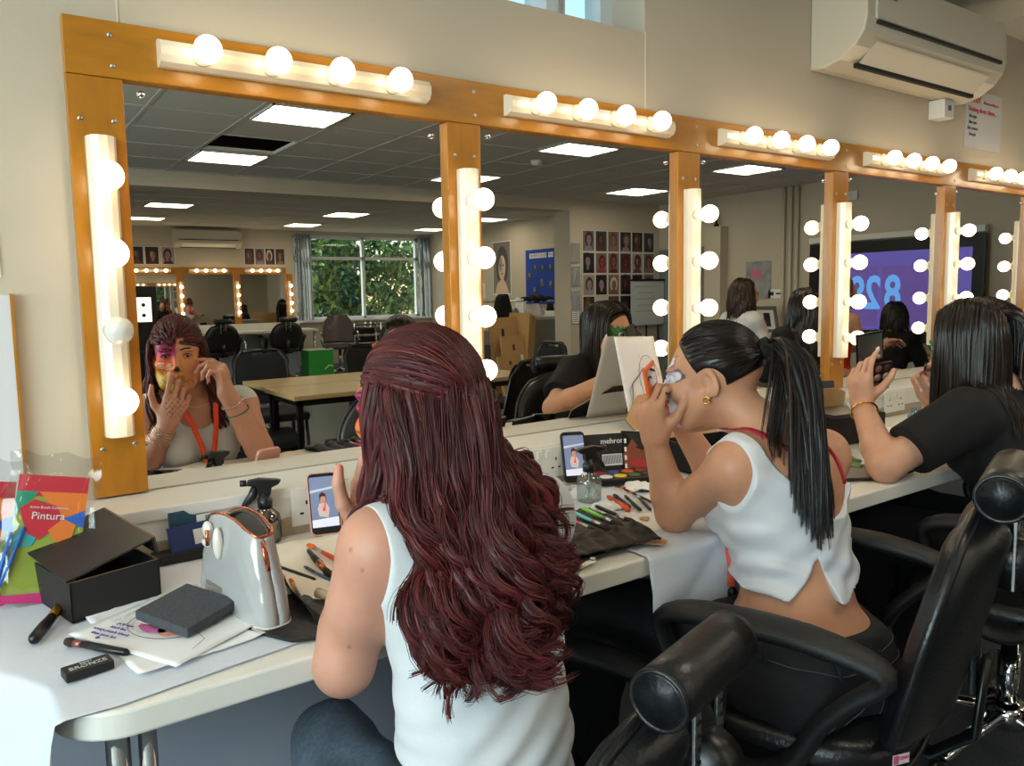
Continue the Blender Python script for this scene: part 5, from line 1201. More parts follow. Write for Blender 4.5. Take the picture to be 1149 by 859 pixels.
for (x, y, w_, h_, rz_, ln, nm) in cs_:
    r = empty('cardboard_sheet', (x, y, 0), math.radians(rz_), '%s flattened cardboard box leaning by the clothes rail' % nm, 'cardboard', 'flattened cardboard boxes'); r.rotation_euler[0] = math.radians(ln*0.8)
    b = MB(); b.bx((-w_/2, -0.012, 0), (w_/2, 0.012, h_)); b.bx((-w_/2, -0.02, 0.0), (w_/2*0.9, -0.012, h_*0.96)); b.build('board', KRAFT, r)
    b = MB(); b.bx((w_*0.1, 0.012, h_*0.55), (w_*0.35, 0.014, h_*0.66)); b.build('parcel_label', PAPER, r)
    b = MB(); b.bx((-w_*0.05, 0.012, h_*0.75), (-w_*0.01, 0.0135, h_*0.85)); b.bx((0.0, 0.012, h_*0.75), (w_*0.04, 0.0135, h_*0.85)); b.build('printed_mark', INK, r)
for i in range(4):
    b = MB(); M = Matrix.Translation((5.82+0.03*i, YG-0.75, 0)) @ Euler((0.1, 0, math.radians(86))).to_matrix().to_4x4(); b.box((0, 0, 0.50), (0.55, 0.008, 1.0-0.03*i), M); tag(b.build('cardboard_sheet', KRAFT), '%s cardboard sheet of the edge-on stack beside the counter' % CN[i], 'cardboard', 'edge-on cardboard sheets')
# office chair bits near photo wall + desk with printer
salon_chair('salon_chair', (5.75, YG+1.25, 0), math.radians(60), 0.45, 'black salon chair standing alone before the photo wall pillar', headrest=False)
pr_ = empty('printer', (5.15, YG-0.75, 0), math.radians(10), 'dark grey office printer beside the cardboard sheets', 'printer')
b = MB(); b.bx((-0.25, -0.22, 0.0), (0.22, 0.22, 0.62), 0.01); b.build('cabinet', mat('dark blue grey plastic', (0.24, 0.27, 0.32), 0.5), pr_)
b = MB(); b.bx((-0.25, -0.2, 0.62), (0.22, 0.2, 0.80), 0.02); b.build('scanner', mat('mid grey plastic', (0.48, 0.49, 0.50), 0.4), pr_)

# ---- right wall (x = XR): screen, pillar with trophy, pipes, posters
sn = empty('wall_screen', (XR-0.06, -2.42, 1.24), R90, 'large wall screen with a black border showing purple and blue numerals', 'screen')
b = MB(); b.bx((-0.86, 0, -0.56), (0.86, 0.055, 0.46), 0.006); b.build('bezel', BLACKP, sn)
PUR = (0.37, 0.33, 0.66)
def emc(n, c, s=0.9): return mat(n, c, 0.3, emit=c, estr=s)
b = MB(); b.bx((-0.74, 0.055, -0.44), (0.76, 0.058, 0.34)); b.build('display', emc('screen purple', PUR, 0.75), sn)
b = MB(); b.bx((-0.06, 0.058, -0.40), (0.50, 0.0585, 0.20)); b.bx((-0.66, 0.058, -0.40), (-0.10, 0.0585, 0.20)); b.build('tiles_on_screen', emc('screen violet', (0.38, 0.30, 0.58), 0.75), sn)
BLUN = emc('screen sky blue', (0.36, 0.60, 0.88), 1.0)
lettering('numerals', '29', 0.46, frame_M((-0.235, 0.060, -0.08), (-1, 0, 0), (0, 0, 1)), BLUN, sn, font_scale=(0.72, 1.0), bold=0.012)
lettering('numerals', '8', 0.46, frame_M((0.05, 0.060, -0.08), (-1, 0, 0), (0, 0, 1)), BLUN, sn, font_scale=(0.72, 1.0), bold=0.012)
b = MB(); b.bx((-0.86, 0.0, 0.47), (0.86, 0.07, 0.53), 0.004); b.build('projector_bar', PLASTW, sn)
b = MB(); 
for z in (0.30, 0.22, -0.38): b.lathe([(0.018, 0.056), (0.018, 0.057), (0.0001, 0.058)], c=(-0.80, 0, z), ax='y', n=14)
b.build('screen_buttons', emc('button blue', (0.35, 0.5, 0.7), 0.5), sn)
sw = empty('cable_outlet', (XR-0.02, -2.95, 2.18), R90, 'double wall outlet with a black cable running down to the screen', 'outlet')
b = MB(); b.bx((-0.06, 0, -0.045), (0.14, 0.018, 0.045)); b.build('plate', PLASTW, sw)
b = MB(); b.bx((-0.02, 0.018, -0.03), (0.04, 0.06, 0.02)); b.build('plug', BLACKP, sw)
b = MB(); b.tube([(0.0, 0.05, -0.02), (-0.01, 0.03, -0.15), (-0.03, 0.02, -0.33), (-0.06, 0.02, -0.46)], 0.006, 6); b.build('cable', BLACKP, sw)
b = MB(); b.bx((XR-0.14, -4.68, 0), (XR-0.001, -4.44, 2.00)); struct('trim_8', b, WALL)
tp = empty('trophy', (XR-0.07, -4.56, 2.00), 0, 'small dark trophy figure on top of the boxed pillar', 'trophy')
b = MB(); b.lathe([(0.03, 0), (0.03, 0.03), (0.012, 0.05), (0.018, 0.09), (0.022, 0.13), (0.014, 0.16), (0.0001, 0.165)], n=14); b.build('figure', mat('dark bronze', (0.20, 0.16, 0.12), 0.4, 0.6), tp)
for i, y in enumerate((-3.66, -3.57, -3.49)):
    b = MB(); b.tube([(XR-0.03, y, 0), (XR-0.03, y, CEIL)], 0.02, 10); tag(b.build('wall_pipe', WALL), '%s of three cream pipes running up the screen wall' % ['left', 'middle', 'right'][i], 'pipe', 'cream wall pipes')
b = MB(); b.bx((XR-0.02, YG+0.02, 0), (XR, -4.72, 1.78)); struct('door_1', b, mat('grey door', (0.47, 0.49, 0.50), 0.5))
hp = empty('shiny_poster', (XR-0.004, -4.00, 1.34), R90, 'glossy grey poster with pink detail on the screen wall', 'poster')
b = MB(); b.bx((-0.17, 0, -0.22), (0.17, 0.003, 0.22)); b.build('sheet', mat('glossy grey print', (0.62, 0.62, 0.62), 0.12, coat=0.8, noise=0.3, nscale=7), hp)
b = MB(); b.bx((-0.10, 0.003, 0.02), (0.05, 0.004, 0.12)); b.build('pink_print', mat('pink print', (0.80, 0.45, 0.55), 0.4), hp)
b = MB(); b.bx((-0.1, 0, -0.05), (0.1, 0.003, 0.05)); b.cur = 1; b.bx((-0.08, 0.003, -0.02), (-0.03, 0.004, 0.02)); b.bx((0.0, 0.003, -0.01), (0.07, 0.004, 0.01)); o = b.build('wall_leaflet', [PAPER, INK], loc=(XR-0.004, -3.76, 1.18)); o.rotation_euler[2] = R90; tag(o, 'small white leaflet beside the glossy grey poster', 'leaflet')
bsh = empty('side_worktop', (6.55, -3.3, 0), 0, 'white side worktop with cabinet along the screen wall', 'worktop')
b = MB(); b.bx((0.55, -1.0, 0.70), (1.18, 0.4, 0.735)); b.build('top', LAM, bsh)
b = MB(); b.bx((0.6, -0.95, 0.0), (1.18, 0.35, 0.70)); b.build('cabinet', GREYP, bsh)
b = MB(); M = Matrix.Translation((7.5, -3.72, 0.74)) @ Euler((0, math.radians(-14), 0)).to_matrix().to_4x4(); b.box((0, 0, 0.16), (0.02, 0.36, 0.30), M); b.cur = 1; b.box((-0.011, 0.02, 0.16), (0.002, 0.26, 0.22), M); b.cur = 2; b.box((-0.013, 0.06, 0.16), (0.002, 0.08, 0.16), M)
tag(b.build('open_make_up_case', [mat('patterned case', (0.35, 0.34, 0.34), 0.5), mat('case white', (0.8, 0.8, 0.78), 0.5), BLACKP]), 'open black and white make-up case on the side worktop', 'case')
# ================================================================== PEOPLE: implicit-surface body builder
V3 = lambda *a: np.array(a, dtype=np.float64)
def unit(v): v = np.asarray(v, float); return v/np.linalg.norm(v)
class Field:
    def __init__(s, lo, hi, res):
        s.lo = np.array(lo, float); s.res = res
        s.n = np.ceil((np.array(hi)-s.lo)/res).astype(int)+1
        s.F = np.full(tuple(s.n), 0.06, np.float32)
    def clone(s):
        f = Field.__new__(Field); f.lo = s.lo; f.res = s.res; f.n = s.n; f.F = s.F.copy(); return f
    def region(s, lo, hi):
        a = np.maximum(0, np.floor((np.array(lo)-s.lo)/s.res).astype(int)); b = np.minimum(s.n, np.ceil((np.array(hi)-s.lo)/s.res).astype(int)+1)
        if (b <= a).any(): return None
        sl = tuple(slice(int(a[i]), int(b[i])) for i in range(3))
        ax = [(s.lo[i]+s.res*np.arange(a[i], b[i])).astype(np.float32) for i in range(3)]
        return sl, ax[0][:, None, None], ax[1][None, :, None], ax[2][None, None, :]
    def comb(s, sl, d, k, op='u'):
        A = s.F[sl]
        if op == 'u':
            if k <= 0: s.F[sl] = np.minimum(A, d); return
            h = np.clip(0.5+0.5*(A-d)/k, 0, 1); s.F[sl] = A*(1-h)+d*h-k*h*(1-h)
        else:
            d = -d
            if k <= 0: s.F[sl] = np.maximum(A, d); return
            h = np.clip(0.5-0.5*(A-d)/k, 0, 1); s.F[sl] = A*(1-h)+d*h+k*h*(1-h)
    def cap(s, a, b, ra, rb, k=0.015, op='u'):
        a = np.asarray(a, float); b = np.asarray(b, float); m = max(ra, rb)+k+0.035
        r = s.region(np.minimum(a, b)-m, np.maximum(a, b)+m)
        if r is None: return s
        sl, X, Y, Z = r; d = b-a; L2 = max(float(d@d), 1e-9)
        t = np.clip(((X-a[0])*d[0]+(Y-a[1])*d[1]+(Z-a[2])*d[2])/L2, 0, 1)
        D = np.sqrt((X-a[0]-t*d[0])**2+(Y-a[1]-t*d[1])**2+(Z-a[2]-t*d[2])**2)-(ra+(rb-ra)*t)
        s.comb(sl, D.astype(np.float32), k, op); return s
    def ell(s, c, r, R=None, k=0.02, op='u'):
        c = np.asarray(c, float); m = max(r)+k+0.035
        q = s.region(c-m, c+m)
        if q is None: return s
        sl, X, Y, Z = q; X = X-c[0]; Y = Y-c[1]; Z = Z-c[2]
        if R is None: U, V_, W_ = X, Y, Z
        else:
            U = X*R[0, 0]+Y*R[1, 0]+Z*R[2, 0]; V_ = X*R[0, 1]+Y*R[1, 1]+Z*R[2, 1]; W_ = X*R[0, 2]+Y*R[1, 2]+Z*R[2, 2]
        k0 = np.sqrt((U/r[0])**2+(V_/r[1])**2+(W_/r[2])**2); k1 = np.sqrt((U/r[0]**2)**2+(V_/r[1]**2)**2+(W_/r[2]**2)**2)
        D = k0*(k0-1)/np.maximum(k1, 1e-6)
        D = np.where(k0 < 1e-4, -min(r), D)
        s.comb(sl, D.astype(np.float32), k, op); return s
    def sample(s, P):
        g = (P-s.lo)/s.res; g = np.clip(g, 0, s.n-1.001); i = g.astype(int); f = g-i
        o = 0
        for dx in (0, 1):
            for dy in (0, 1):
                for dz in (0, 1):
                    w = (f[:, 0] if dx else 1-f[:, 0])*(f[:, 1] if dy else 1-f[:, 1])*(f[:, 2] if dz else 1-f[:, 2])
                    o = o+w*s.F[i[:, 0]+dx, i[:, 1]+dy, i[:, 2]+dz]
        return o
    def grad(s, P, e=0.004):
        g = np.stack([s.sample(P+np.eye(3)[i]*e)-s.sample(P-np.eye(3)[i]*e) for i in range(3)], 1)
        return g/np.maximum(np.linalg.norm(g, axis=1, keepdims=True), 1e-9)
    def coords(s):
        return [(s.lo[i]+s.res*np.arange(s.n[i])).astype(np.float32).reshape([-1 if j == i else 1 for j in range(3)]) for i in range(3)]
    def mesh(s):
        F = s.F; S = F < 0; nx, ny, nz_ = F.shape
        # active cells
        A = S[:-1, :-1, :-1].astype(np.int8)
        tot = np.zeros((nx-1, ny-1, nz_-1), np.int8)
        for dx in (0, 1):
            for dy in (0, 1):
                for dz in (0, 1): tot += S[dx:nx-1+dx, dy:ny-1+dy, dz:nz_-1+dz]
        act = (tot > 0) & (tot < 8)
        idx = np.full(act.shape, -1, np.int32); I = np.argwhere(act); idx[act] = np.arange(len(I))
        acc = np.zeros((len(I), 3)); cnt = np.zeros(len(I))
        for ax in range(3):
            o1, o2 = [a for a in range(3) if a != ax]
            for p in (0, 1):
                for q in (0, 1):
                    off = np.zeros(3, int); off[o1] = p; off[o2] = q; e = off.copy(); e[ax] = 1
                    a = F[tuple((I+off).T)]; b = F[tuple((I+e).T)]; m = (a < 0) != (b < 0)
                    t = a/np.where(np.abs(a-b) < 1e-12, 1e-12, a-b)
                    P = np.repeat(off[None].astype(float), len(I), 0); P[:, ax] = t
                    acc[m] += P[m]; cnt[m] += 1
        V = s.lo+(I+acc/cnt[:, None])*s.res
        quads = []
        for ax in range(3):
            o1, o2 = (ax+1) % 3, (ax+2) % 3
            sl0 = [slice(None)]*3; sl1 = [slice(None)]*3; sl0[ax] = slice(0, -1); sl1[ax] = slice(1, None)
            for q in (o1, o2): sl0[q] = slice(1, -1); sl1[q] = slice(1, -1)
            a = S[tuple(sl0)]; b = S[tuple(sl1)]; E = np.argwhere(a != b)
            sg = a[tuple(E.T)]
            off = np.zeros(3, int); off[o1] = 1; off[o2] = 1; E = E+off
            def C(d1, d2):
                J = E.copy(); J[:, o1] -= d1; J[:, o2] -= d2; return idx[tuple(J.T)]
            Q = np.stack([C(1, 1), C(0, 1), C(0, 0), C(1, 0)], 1)
            Q = np.where(sg[:, None], Q, Q[:, ::-1]); quads.append(Q)
        Q = np.concatenate(quads); Q = Q[(Q >= 0).all(1)]
        return V, Q
def np_mesh(name, V, Q, m, parent=None, colors=None, smooth_it=1):
    V = np.asarray(V, float)
    if smooth_it:
        n = len(V)
        for _ in range(smooth_it):
            for lam in (0.5, -0.52) if smooth_it > 1 else (0.35,):
                acc = np.zeros_like(V); c = np.zeros(n)
                for a, b in ((0, 1), (1, 2), (2, 3), (3, 0)):
                    for p, q in ((a, b), (b, a)):
                        for ax in range(3): acc[:, ax] += np.bincount(Q[:, p], V[Q[:, q], ax], n)
                        c += np.bincount(Q[:, p], minlength=n)
                V = V+lam*(acc/np.maximum(c, 1)[:, None]-V)
    me = bpy.data.meshes.new(name); k = Q.shape[1]
    me.vertices.add(len(V)); me.vertices.foreach_set('co', V.astype(np.float32).ravel())
    me.loops.add(Q.size); me.loops.foreach_set('vertex_index', Q.astype(np.int32).ravel())
    me.polygons.add(len(Q)); me.polygons.foreach_set('loop_start', np.arange(len(Q), dtype=np.int32)*k)
    me.update(calc_edges=True); me.polygons.foreach_set('use_smooth', np.ones(len(Q), bool))
    for x in (m if isinstance(m, list) else [m]): me.materials.append(x)
    if colors is not None:
        a = me.color_attributes.new('Col', 'FLOAT_COLOR', 'POINT')
        c = np.ones((len(V), 4), np.float32); c[:, :3] = colors; a.data.foreach_set('color', c.ravel())
    o = bpy.data.objects.new(name, me); COL.objects.link(o)
    if parent is not None: o.parent = parent; o.matrix_parent_inverse = parent.matrix_basis.inverted()
    return o
def lin(c): return np.array(srgb(c))
def vnoise(P, s, seed=0):
    a = P*s+seed
    return (np.sin(a[:, 0]*1.7+2*np.sin(a[:, 1]*1.3+1))*np.cos(a[:, 1]*1.9+1.7*np.sin(a[:, 2]*1.1))+np.sin(a[:, 2]*2.3+1.5*np.sin(a[:, 0]*1.5+2)))*0.5
SKIN = mat('skin', (0.80, 0.58, 0.47), 0.48, attr='Col', sss=0.12, bump=0.04, bscale=400, noise=0.03, nscale=60)
def headR(yaw, pitch=0.0, roll=0.0):
    """columns: right(+x when yaw 0), forward, up; yaw>0 turns towards -x"""
    return np.array((Matrix.Rotation(yaw, 3, 'Z') @ Matrix.Rotation(pitch, 3, 'X') @ Matrix.Rotation(roll, 3, 'Y')))
def head(S, C, R, s=1.0, neck=None):
    C = np.asarray(C, float)
    def p(x, y, z): return C+R@np.array([x*s, y*s, z*s])
    def E(c, r, k=0.012, op='u', rot=None): S.ell(p(*c), [q*s for q in r], R if rot is None else R@rot, k*s, op)
    E((0, -0.014, 0.033), (0.070, 0.090, 0.082), 0.0)
    E((0, 0.030, -0.018), (0.057, 0.062, 0.085), 0.022)
    E((0, 0.030, -0.060), (0.046, 0.050, 0.045), 0.02)
    E((0, 0.062, -0.092), (0.021, 0.020, 0.017), 0.022)
    for q in (-1, 1):
        E((q*0.028, 0.075, 0.027), (0.026, 0.013, 0.008), 0.012)
        E((q*0.042, 0.060, -0.020), (0.022, 0.022, 0.020), 0.016)
        E((q*0.031, 0.0975, 0.007), (0.016, 0.013, 0.0095), 0.010, 's')
        E((q*0.072, -0.008, -0.002), (0.006, 0.017, 0.030), 0.004, rot=np.array(Matrix.Rotation(q*0.35, 3, 'Z') @ Matrix.Rotation(-0.2, 3, 'X')))
        E((q*0.080, -0.003, 0.003), (0.0055, 0.0095, 0.017), 0.003, 's'); S.cap(p(q*0.078, -0.012, 0.014), p(q*0.0775, 0.002, 0.020), 0.0022*s, 0.0022*s, 0.003); S.cap(p(q*0.0765, -0.011, 0.010), p(q*0.0765, -0.010, -0.010), 0.0022*s, 0.0022*s, 0.003)
        S.cap(p(q*0.073, 0.001, -0.018), p(q*0.072, 0.002, -0.028), 0.006*s, 0.005*s, 0.004)
        S.cap(p(q*0.052, 0.015, -0.045), p(q*0.040, 0.050, -0.083), 0.018*s, 0.015*s, 0.02)
        E((q*0.010, 0.0955, -0.030), (0.0075, 0.008, 0.0065), 0.005)
        # upper and lower lids
        for dz, rr in ((0.0072, 0.0034), (-0.0062, 0.0028)):
            pts = [p(q*0.031+(t)*0.0145, 0.0875-0.0045*t*t-0.001, 0.007+dz*(1-0.75*t*t)) for t in (-1, -0.5, 0, 0.5, 1)]
            for a, b in zip(pts[:-1], pts[1:]): S.cap(a, b, rr*s, rr*s, 0.0025)
    S.cap(p(0, 0.086, 0.012), p(0, 0.106, -0.024), 0.0075*s, 0.0095*s, 0.010)
    E((0, 0.104, -0.026), (0.0085, 0.009, 0.0075), 0.006)
    E((0, 0.086, -0.057), (0.024, 0.010, 0.016), 0.012)
    for q in (-1, 1): S.cap(p(0, 0.0965, -0.0535), p(q*0.019, 0.086, -0.0575), 0.0048*s, 0.0026*s, 0.003)
    S.cap(p(-0.012, 0.0915, -0.0655), p(0.012, 0.0915, -0.0655), 0.0056*s, 0.0056*s, 0.004)
    for q in (-1, 1): S.cap(p(q*0.012, 0.0915, -0.0645), p(q*0.020, 0.086, -0.060), 0.0046*s, 0.0022*s, 0.003)
    if neck is not None: S.cap(p(0, -0.022, -0.045), neck, 0.050*s, 0.050*s, 0.025)
def eyes(C, R, parent, s=1.0, iris=(0.30, 0.40, 0.45)):
    C = np.asarray(C, float)
    for q in (-1, 1):
        c = C+R@np.array([q*0.031*s, 0.0745*s, 0.007*s])
        b = MB(); b.sphere((0, 0, 0), 0.0128*s, 16); b.cur = 1
        b.lathe([(0.0058*s, 0.01155*s), (0.003*s, 0.0128*s), (0.0030*s, 0.0129*s)], ax='y', n=18); b.cur = 2; b.lathe([(0.0031*s, 0.0128*s), (0.0001, 0.0133*s)], ax='y', n=14)
        M = Matrix([list(R[i])+[c[i]] for i in range(3)]+[[0, 0, 0, 1]])
        o = b.build('eye', [mat('eye white', (0.85, 0.83, 0.80), 0.15), mat('iris %d' % int(iris[0]*100), iris, 0.15), mat('pupil', (0.01, 0.01, 0.01), 0.1)], parent)
        o.matrix_world = M; o.matrix_parent_inverse = parent.matrix_basis.inverted()
    # brows and lashes
    b = MB()
    def p(x, y, z): return tuple(C+R@np.array([x*s, y*s, z*s]))
    for q in (-1, 1):
        b.tube([p(q*0.012, 0.0915, 0.026), p(q*0.026, 0.0905, 0.0315), p(q*0.040, 0.083, 0.0305), p(q*0.050, 0.072, 0.024)], [0.0022*s, 0.0026*s, 0.0022*s, 0.0008*s], 6)
        b.tube([p(q*0.0175, 0.0885, 0.0095), p(q*0.026, 0.0915, 0.0145), p(q*0.036, 0.0905, 0.0140), p(q*0.047, 0.084, 0.0090)], [0.0006*s, 0.0014*s, 0.0016*s, 0.0006*s], 6)
    o = b.build('eyebrows_and_lashes', mat('dark brow hair', (0.10, 0.06, 0.05), 0.8), parent); o.matrix_parent_inverse = parent.matrix_basis.inverted()
def hand(S, w, d, n, right, curls, thumb=(0.35, 0.3), s=0.93, spread=0.10, nails=None):
    """w wrist, d wrist->knuckles, n palm-facing normal"""
    w = np.asarray(w, float); d = unit(d); n = np.asarray(n, float); n = unit(n-d*(n@d)); t = np.cross(d, n)*(1 if right else -1)
    base = [(0.031, 0.080), (0.011, 0.084), (-0.010, 0.080), (-0.029, 0.072)]
    seg = [(0.040, 0.024, 0.019), (0.044, 0.028, 0.020), (0.041, 0.026, 0.019), (0.032, 0.020, 0.017)]
    rad = [(0.0088, 0.0078, 0.0068), (0.0090, 0.0080, 0.0070), (0.0086, 0.0076, 0.0066), (0.0076, 0.0068, 0.006)]
    tips = []
    for i in range(4):
        b0 = w+(d*base[i][1]+t*base[i][0])*s
        S.cap(w+t*base[i][0]*0.55*s+d*0.012*s, b0, 0.0155*s, 0.0105*s, 0.012)
        a = spread*(1.5-i)*0.8; f = unit(d*math.cos(a)+t*math.sin(a)); nn = n
        P = b0; ang = 0
        for j in range(3):
            ang += curls[i][j]
            dr = unit(f*math.cos(ang)+nn*math.sin(ang)); Q = P+dr*seg[i][j]*s
            S.cap(P, Q, rad[i][j]*s, (rad[i][j+1] if j < 2 else rad[i][2]*0.82)*s, 0.0035); P = Q
        tips.append((P, dr, unit(-f*math.sin(ang)*-1*0+(-nn*math.cos(ang)+f*math.sin(ang)))))
    # palm flesh, heel and thumb
    S.cap(w+n*0.004*s, w+(d*0.062+t*0.004)*s+n*0.004*s, 0.019*s, 0.021*s, 0.014)
    tb = w+(d*0.022+t*0.020+n*0.006)*s
    o, f_ = thumb   # opening outwards, fold towards the palm
    d1 = unit(d*math.cos(0.75+o*0.3)+t*math.sin(0.75+o*0.3)+n*f_); P1 = tb+d1*0.042*s
    d2 = unit(d*0.9+t*(0.35+o*0.3)+n*f_*1.3); P2 = P1+d2*0.034*s; d3 = unit(d*1.0+t*(0.1+o*0.2)+n*f_*1.2); P3 = P2+d3*0.024*s
    S.cap(tb, P1, 0.0155*s, 0.0115*s, 0.012); S.cap(P1, P2, 0.0108*s, 0.0098*s, 0.004); S.cap(P2, P3, 0.0098*s, 0.0075*s, 0.003)
    tips.append((P3, d3, unit(t*0.7-n*0.7)))
    return tips
def nail_mesh(tips, parent, m, s=0.93, name='fingernail'):
    for P, d, up in tips:
        b = MB()
        P = Vector(P); d_ = Vector(d); u = Vector(up); sd = d_.cross(u).normalized()
        c = P+u*0.0048*s+d_*0.001
        M = Matrix(((sd.x, d_.x, u.x, c.x), (sd.y, d_.y, u.y, c.y), (sd.z, d_.z, u.z, c.z), (0, 0, 0, 1)))
        b.sphere((0, 0, 0), 0.0048*s, 8, (1, 1.5, 0.35), M)
        o = b.build(name, m, parent); o.matrix_parent_inverse = parent.matrix_basis.inverted()
def torso(S, sc, wc, hc, ls, rs, neck, fwd, bust=0.05, delt=0.045, slim=1.0):
    """sc shoulder centre, wc waist, hc hips; R frame by fwd"""
    sc, wc, hc, ls, rs, neck = [np.asarray(a, float) for a in (sc, wc, hc, ls, rs, neck)]
    rt = unit(rs-ls); up = unit(sc-wc); fw = unit(np.cross(up, rt)); R = np.stack([rt, fw, up], 1)
    ch = sc*0.62+wc*0.38
    S.ell(ch+fw*0.004, (0.132*slim, 0.092*slim, 0.145), R, 0.0)
    S.ell(sc-up*0.045, (0.150, 0.070, 0.075), R, 0.035)
    S.cap(ls-rt*-0.012, rs-rt*0.012, 0.042, 0.042, 0.035)
    for a, q in ((ls, -1), (rs, 1)):
        S.ell(a-up*0.008, (delt, delt, delt+0.005), R, 0.03)
        S.cap(neck+up*0.015, a*0.75+neck*0.25, 0.036, 0.026, 0.03)
    up2 = unit(wc-hc); fw2 = unit(np.cross(up2, rt)); R2 = np.stack([rt, fw2, up2], 1)
    S.ell(wc, (0.118*slim, 0.088*slim, 0.13), R, 0.05)
    S.ell(hc+up2*0.0, (0.158*slim, 0.115, 0.115), R2, 0.05)
    for q in (-1, 1):
        S.ell(hc+rt*q*0.07-fw2*0.045-up2*0.035, (0.085, 0.085, 0.085), R2, 0.04)
        if bust: S.ell(ch+rt*q*0.062+fw*0.078-up*0.0, (0.052, bust, 0.054), R, 0.03)
    return R
def arm(S, sh, el, wr, r=(0.042, 0.037, 0.024)):
    S.cap(sh, el, r[0], r[1], 0.025); m = np.asarray(el)*0.72+np.asarray(wr)*0.28
    S.cap(el, m, r[1], r[1]*1.02, 0.02); S.cap(m, wr, r[1]*1.0, r[2], 0.015)
def leg(S, hip, knee, ank, toe, r=(0.080, 0.056, 0.036)):
    S.cap(hip, knee, r[0], r[1], 0.03); m = np.asarray(knee)*0.65+np.asarray(ank)*0.35
    S.cap(knee, m, r[1], r[1]*0.98, 0.03); S.cap(m, ank, r[1]*0.98, r[2], 0.02); S.cap(ank, toe, 0.034, 0.026, 0.02)

# ---- hair --------------------------------------------------------
HAIRM = {}
def hair_mat(name, rough=0.35):
    m = mat(name, (0.3, 0.05, 0.05), rough, attr='Col', spec=0.4, noise=0.18, nscale=900)
    b = m.node_tree.nodes['Principled BSDF']; b.inputs['Anisotropic'].default_value = 0.6
    return m
def sim(roots, dirs, n, ds, F, guide, margin, stiff=0.7, ramp=False):
    """grow strands: guide(P,s,V)->target dir ; pushed outside of F by margin (array)"""
    P = roots.copy(); V = dirs.copy(); out = [P.copy()]
    for i in range(n-1):
        T = guide(P, (i+1)/n, V); V = V*stiff+T*(1-stiff); V /= np.maximum(np.linalg.norm(V, axis=1, keepdims=True), 1e-9)
        P = P+V*ds[:, None]
        for _ in range(2):
            mg = margin*min(1.0, 0.15+2.6*(i+1)/n) if ramp else margin; d = F.sample(P); m = d < mg
            if m.any(): g = F.grad(P[m]); P[m] += g*(mg[m]-d[m])[:, None]
        out.append(P.copy())
    return np.stack(out, 1)     # (N, n, 3)
def strands_geo(Pts, R, sides, flat, cols, tipfade=0.15):
    """Pts (N,n,3), R (N,) base radius -> verts, quads, colors"""
    N, n, _ = Pts.shape
    T = np.gradient(Pts, axis=1); T /= np.maximum(np.linalg.norm(T, axis=2, keepdims=True), 1e-9)
    U = np.zeros_like(T); U[..., 2] = 1.0
    A = np.cross(T, np.broadcast_to(np.array([0.3, 0.9, 0.25]), T.shape)); A /= np.maximum(np.linalg.norm(A, axis=2, keepdims=True), 1e-9)
    B = np.cross(A, T)
    s = np.linspace(0, 1, n); prof = np.clip(s/0.05+0.45, 0, 1)*np.clip((1-s)/0.35, tipfade, 1)**0.7
    r = R[:, None]*prof[None]
    a = np.arange(sides)*2*PI/sides
    V = Pts[:, :, None]+A[:, :, None]*(r[..., None]*np.cos(a))[..., None]+B[:, :, None]*(r[..., None]*np.sin(a)*flat)[..., None]
    idx = np.arange(N*n*sides).reshape(N, n, sides)
    nx = np.roll(idx, -1, 2)
    Q = np.stack([idx[:, :-1], nx[:, :-1], nx[:, 1:], idx[:, 1:]], -1).reshape(-1, 4)
    C = np.broadcast_to(cols[:, None, None, :], (N, n, sides, 3)).reshape(-1, 3)
    return V.reshape(-1, 3), Q, C
def join_geo(parts):
    Vs, Qs, Cs = [], [], []; o = 0
    for V, Q, C in parts: Vs.append(V); Qs.append(Q+o); Cs.append(C); o += len(V)
    return np.concatenate(Vs), np.concatenate(Qs), np.concatenate(Cs)
def clump(Pts, rad, per, seed, curl_r=0.0):
    """expand each guide strand into 'per' fine strands around it"""
    g = np.random.default_rng(seed); N, n, _ = Pts.shape
    s = np.linspace(0, 1, n)[None, :, None]
    out = []
    for k in range(per):
        o = g.normal(size=(N, 1, 3)); o /= np.linalg.norm(o, axis=2, keepdims=True)
        ph = g.uniform(0, 6.28, (N, 1, 1)); o2 = np.stack([np.sin(s[..., 0]*9+ph[..., 0]), np.cos(s[..., 0]*7+ph[..., 0]), np.sin(s[..., 0]*5+ph[..., 0])], -1)
        out.append(Pts+(o*rad*g.uniform(0.5, 1.25, (N, 1, 1))+o2*rad*0.35)*np.clip(1.05-0.35*s, 0, 1))
    return np.concatenate(out, 0)
def stick(F, pts, off):
    P = np.array(pts, float)
    for _ in range(10): P = P-F.grad(P)*(F.sample(P)-off)[:, None]*0.85
    return [tuple(p) for p in P]
def hand_mask(V, args):
    m = np.zeros(len(V), bool)
    for (w, el, a, k) in args:
        H = Field(np.array(w)-0.2, np.array(w)+0.23, 0.004); hand(H, w, *a, **k); H.cap(el, w, 0.037, 0.025, 0.01)
        inb = (np.abs(V-np.array(w)) < 0.19).all(1); i = np.where(inb)[0]; m[i[H.sample(V[i]) < 0.003]] = True
    return m
def bracelet(name, c, ax, r, th, m, parent, beads=0):
    ax = Vector(ax).normalized(); u = ax.cross(Vector((0, 1, 0.2))).normalized(); v = ax.cross(u)
    b = MB(); b.tube([Vector(c)+u*r*math.cos(a)+v*r*math.sin(a) for a in [2*PI*i/36 for i in range(37)]], th, 6, cap=False)
    for k in range(beads): a = 2*PI*k/max(beads, 1); b.sphere(tuple(Vector(c)+u*r*math.cos(a)+v*r*math.sin(a)), th*2.2, 6)
    o = b.build(name, m, parent); o.matrix_parent_inverse = parent.matrix_basis.inverted(); return o
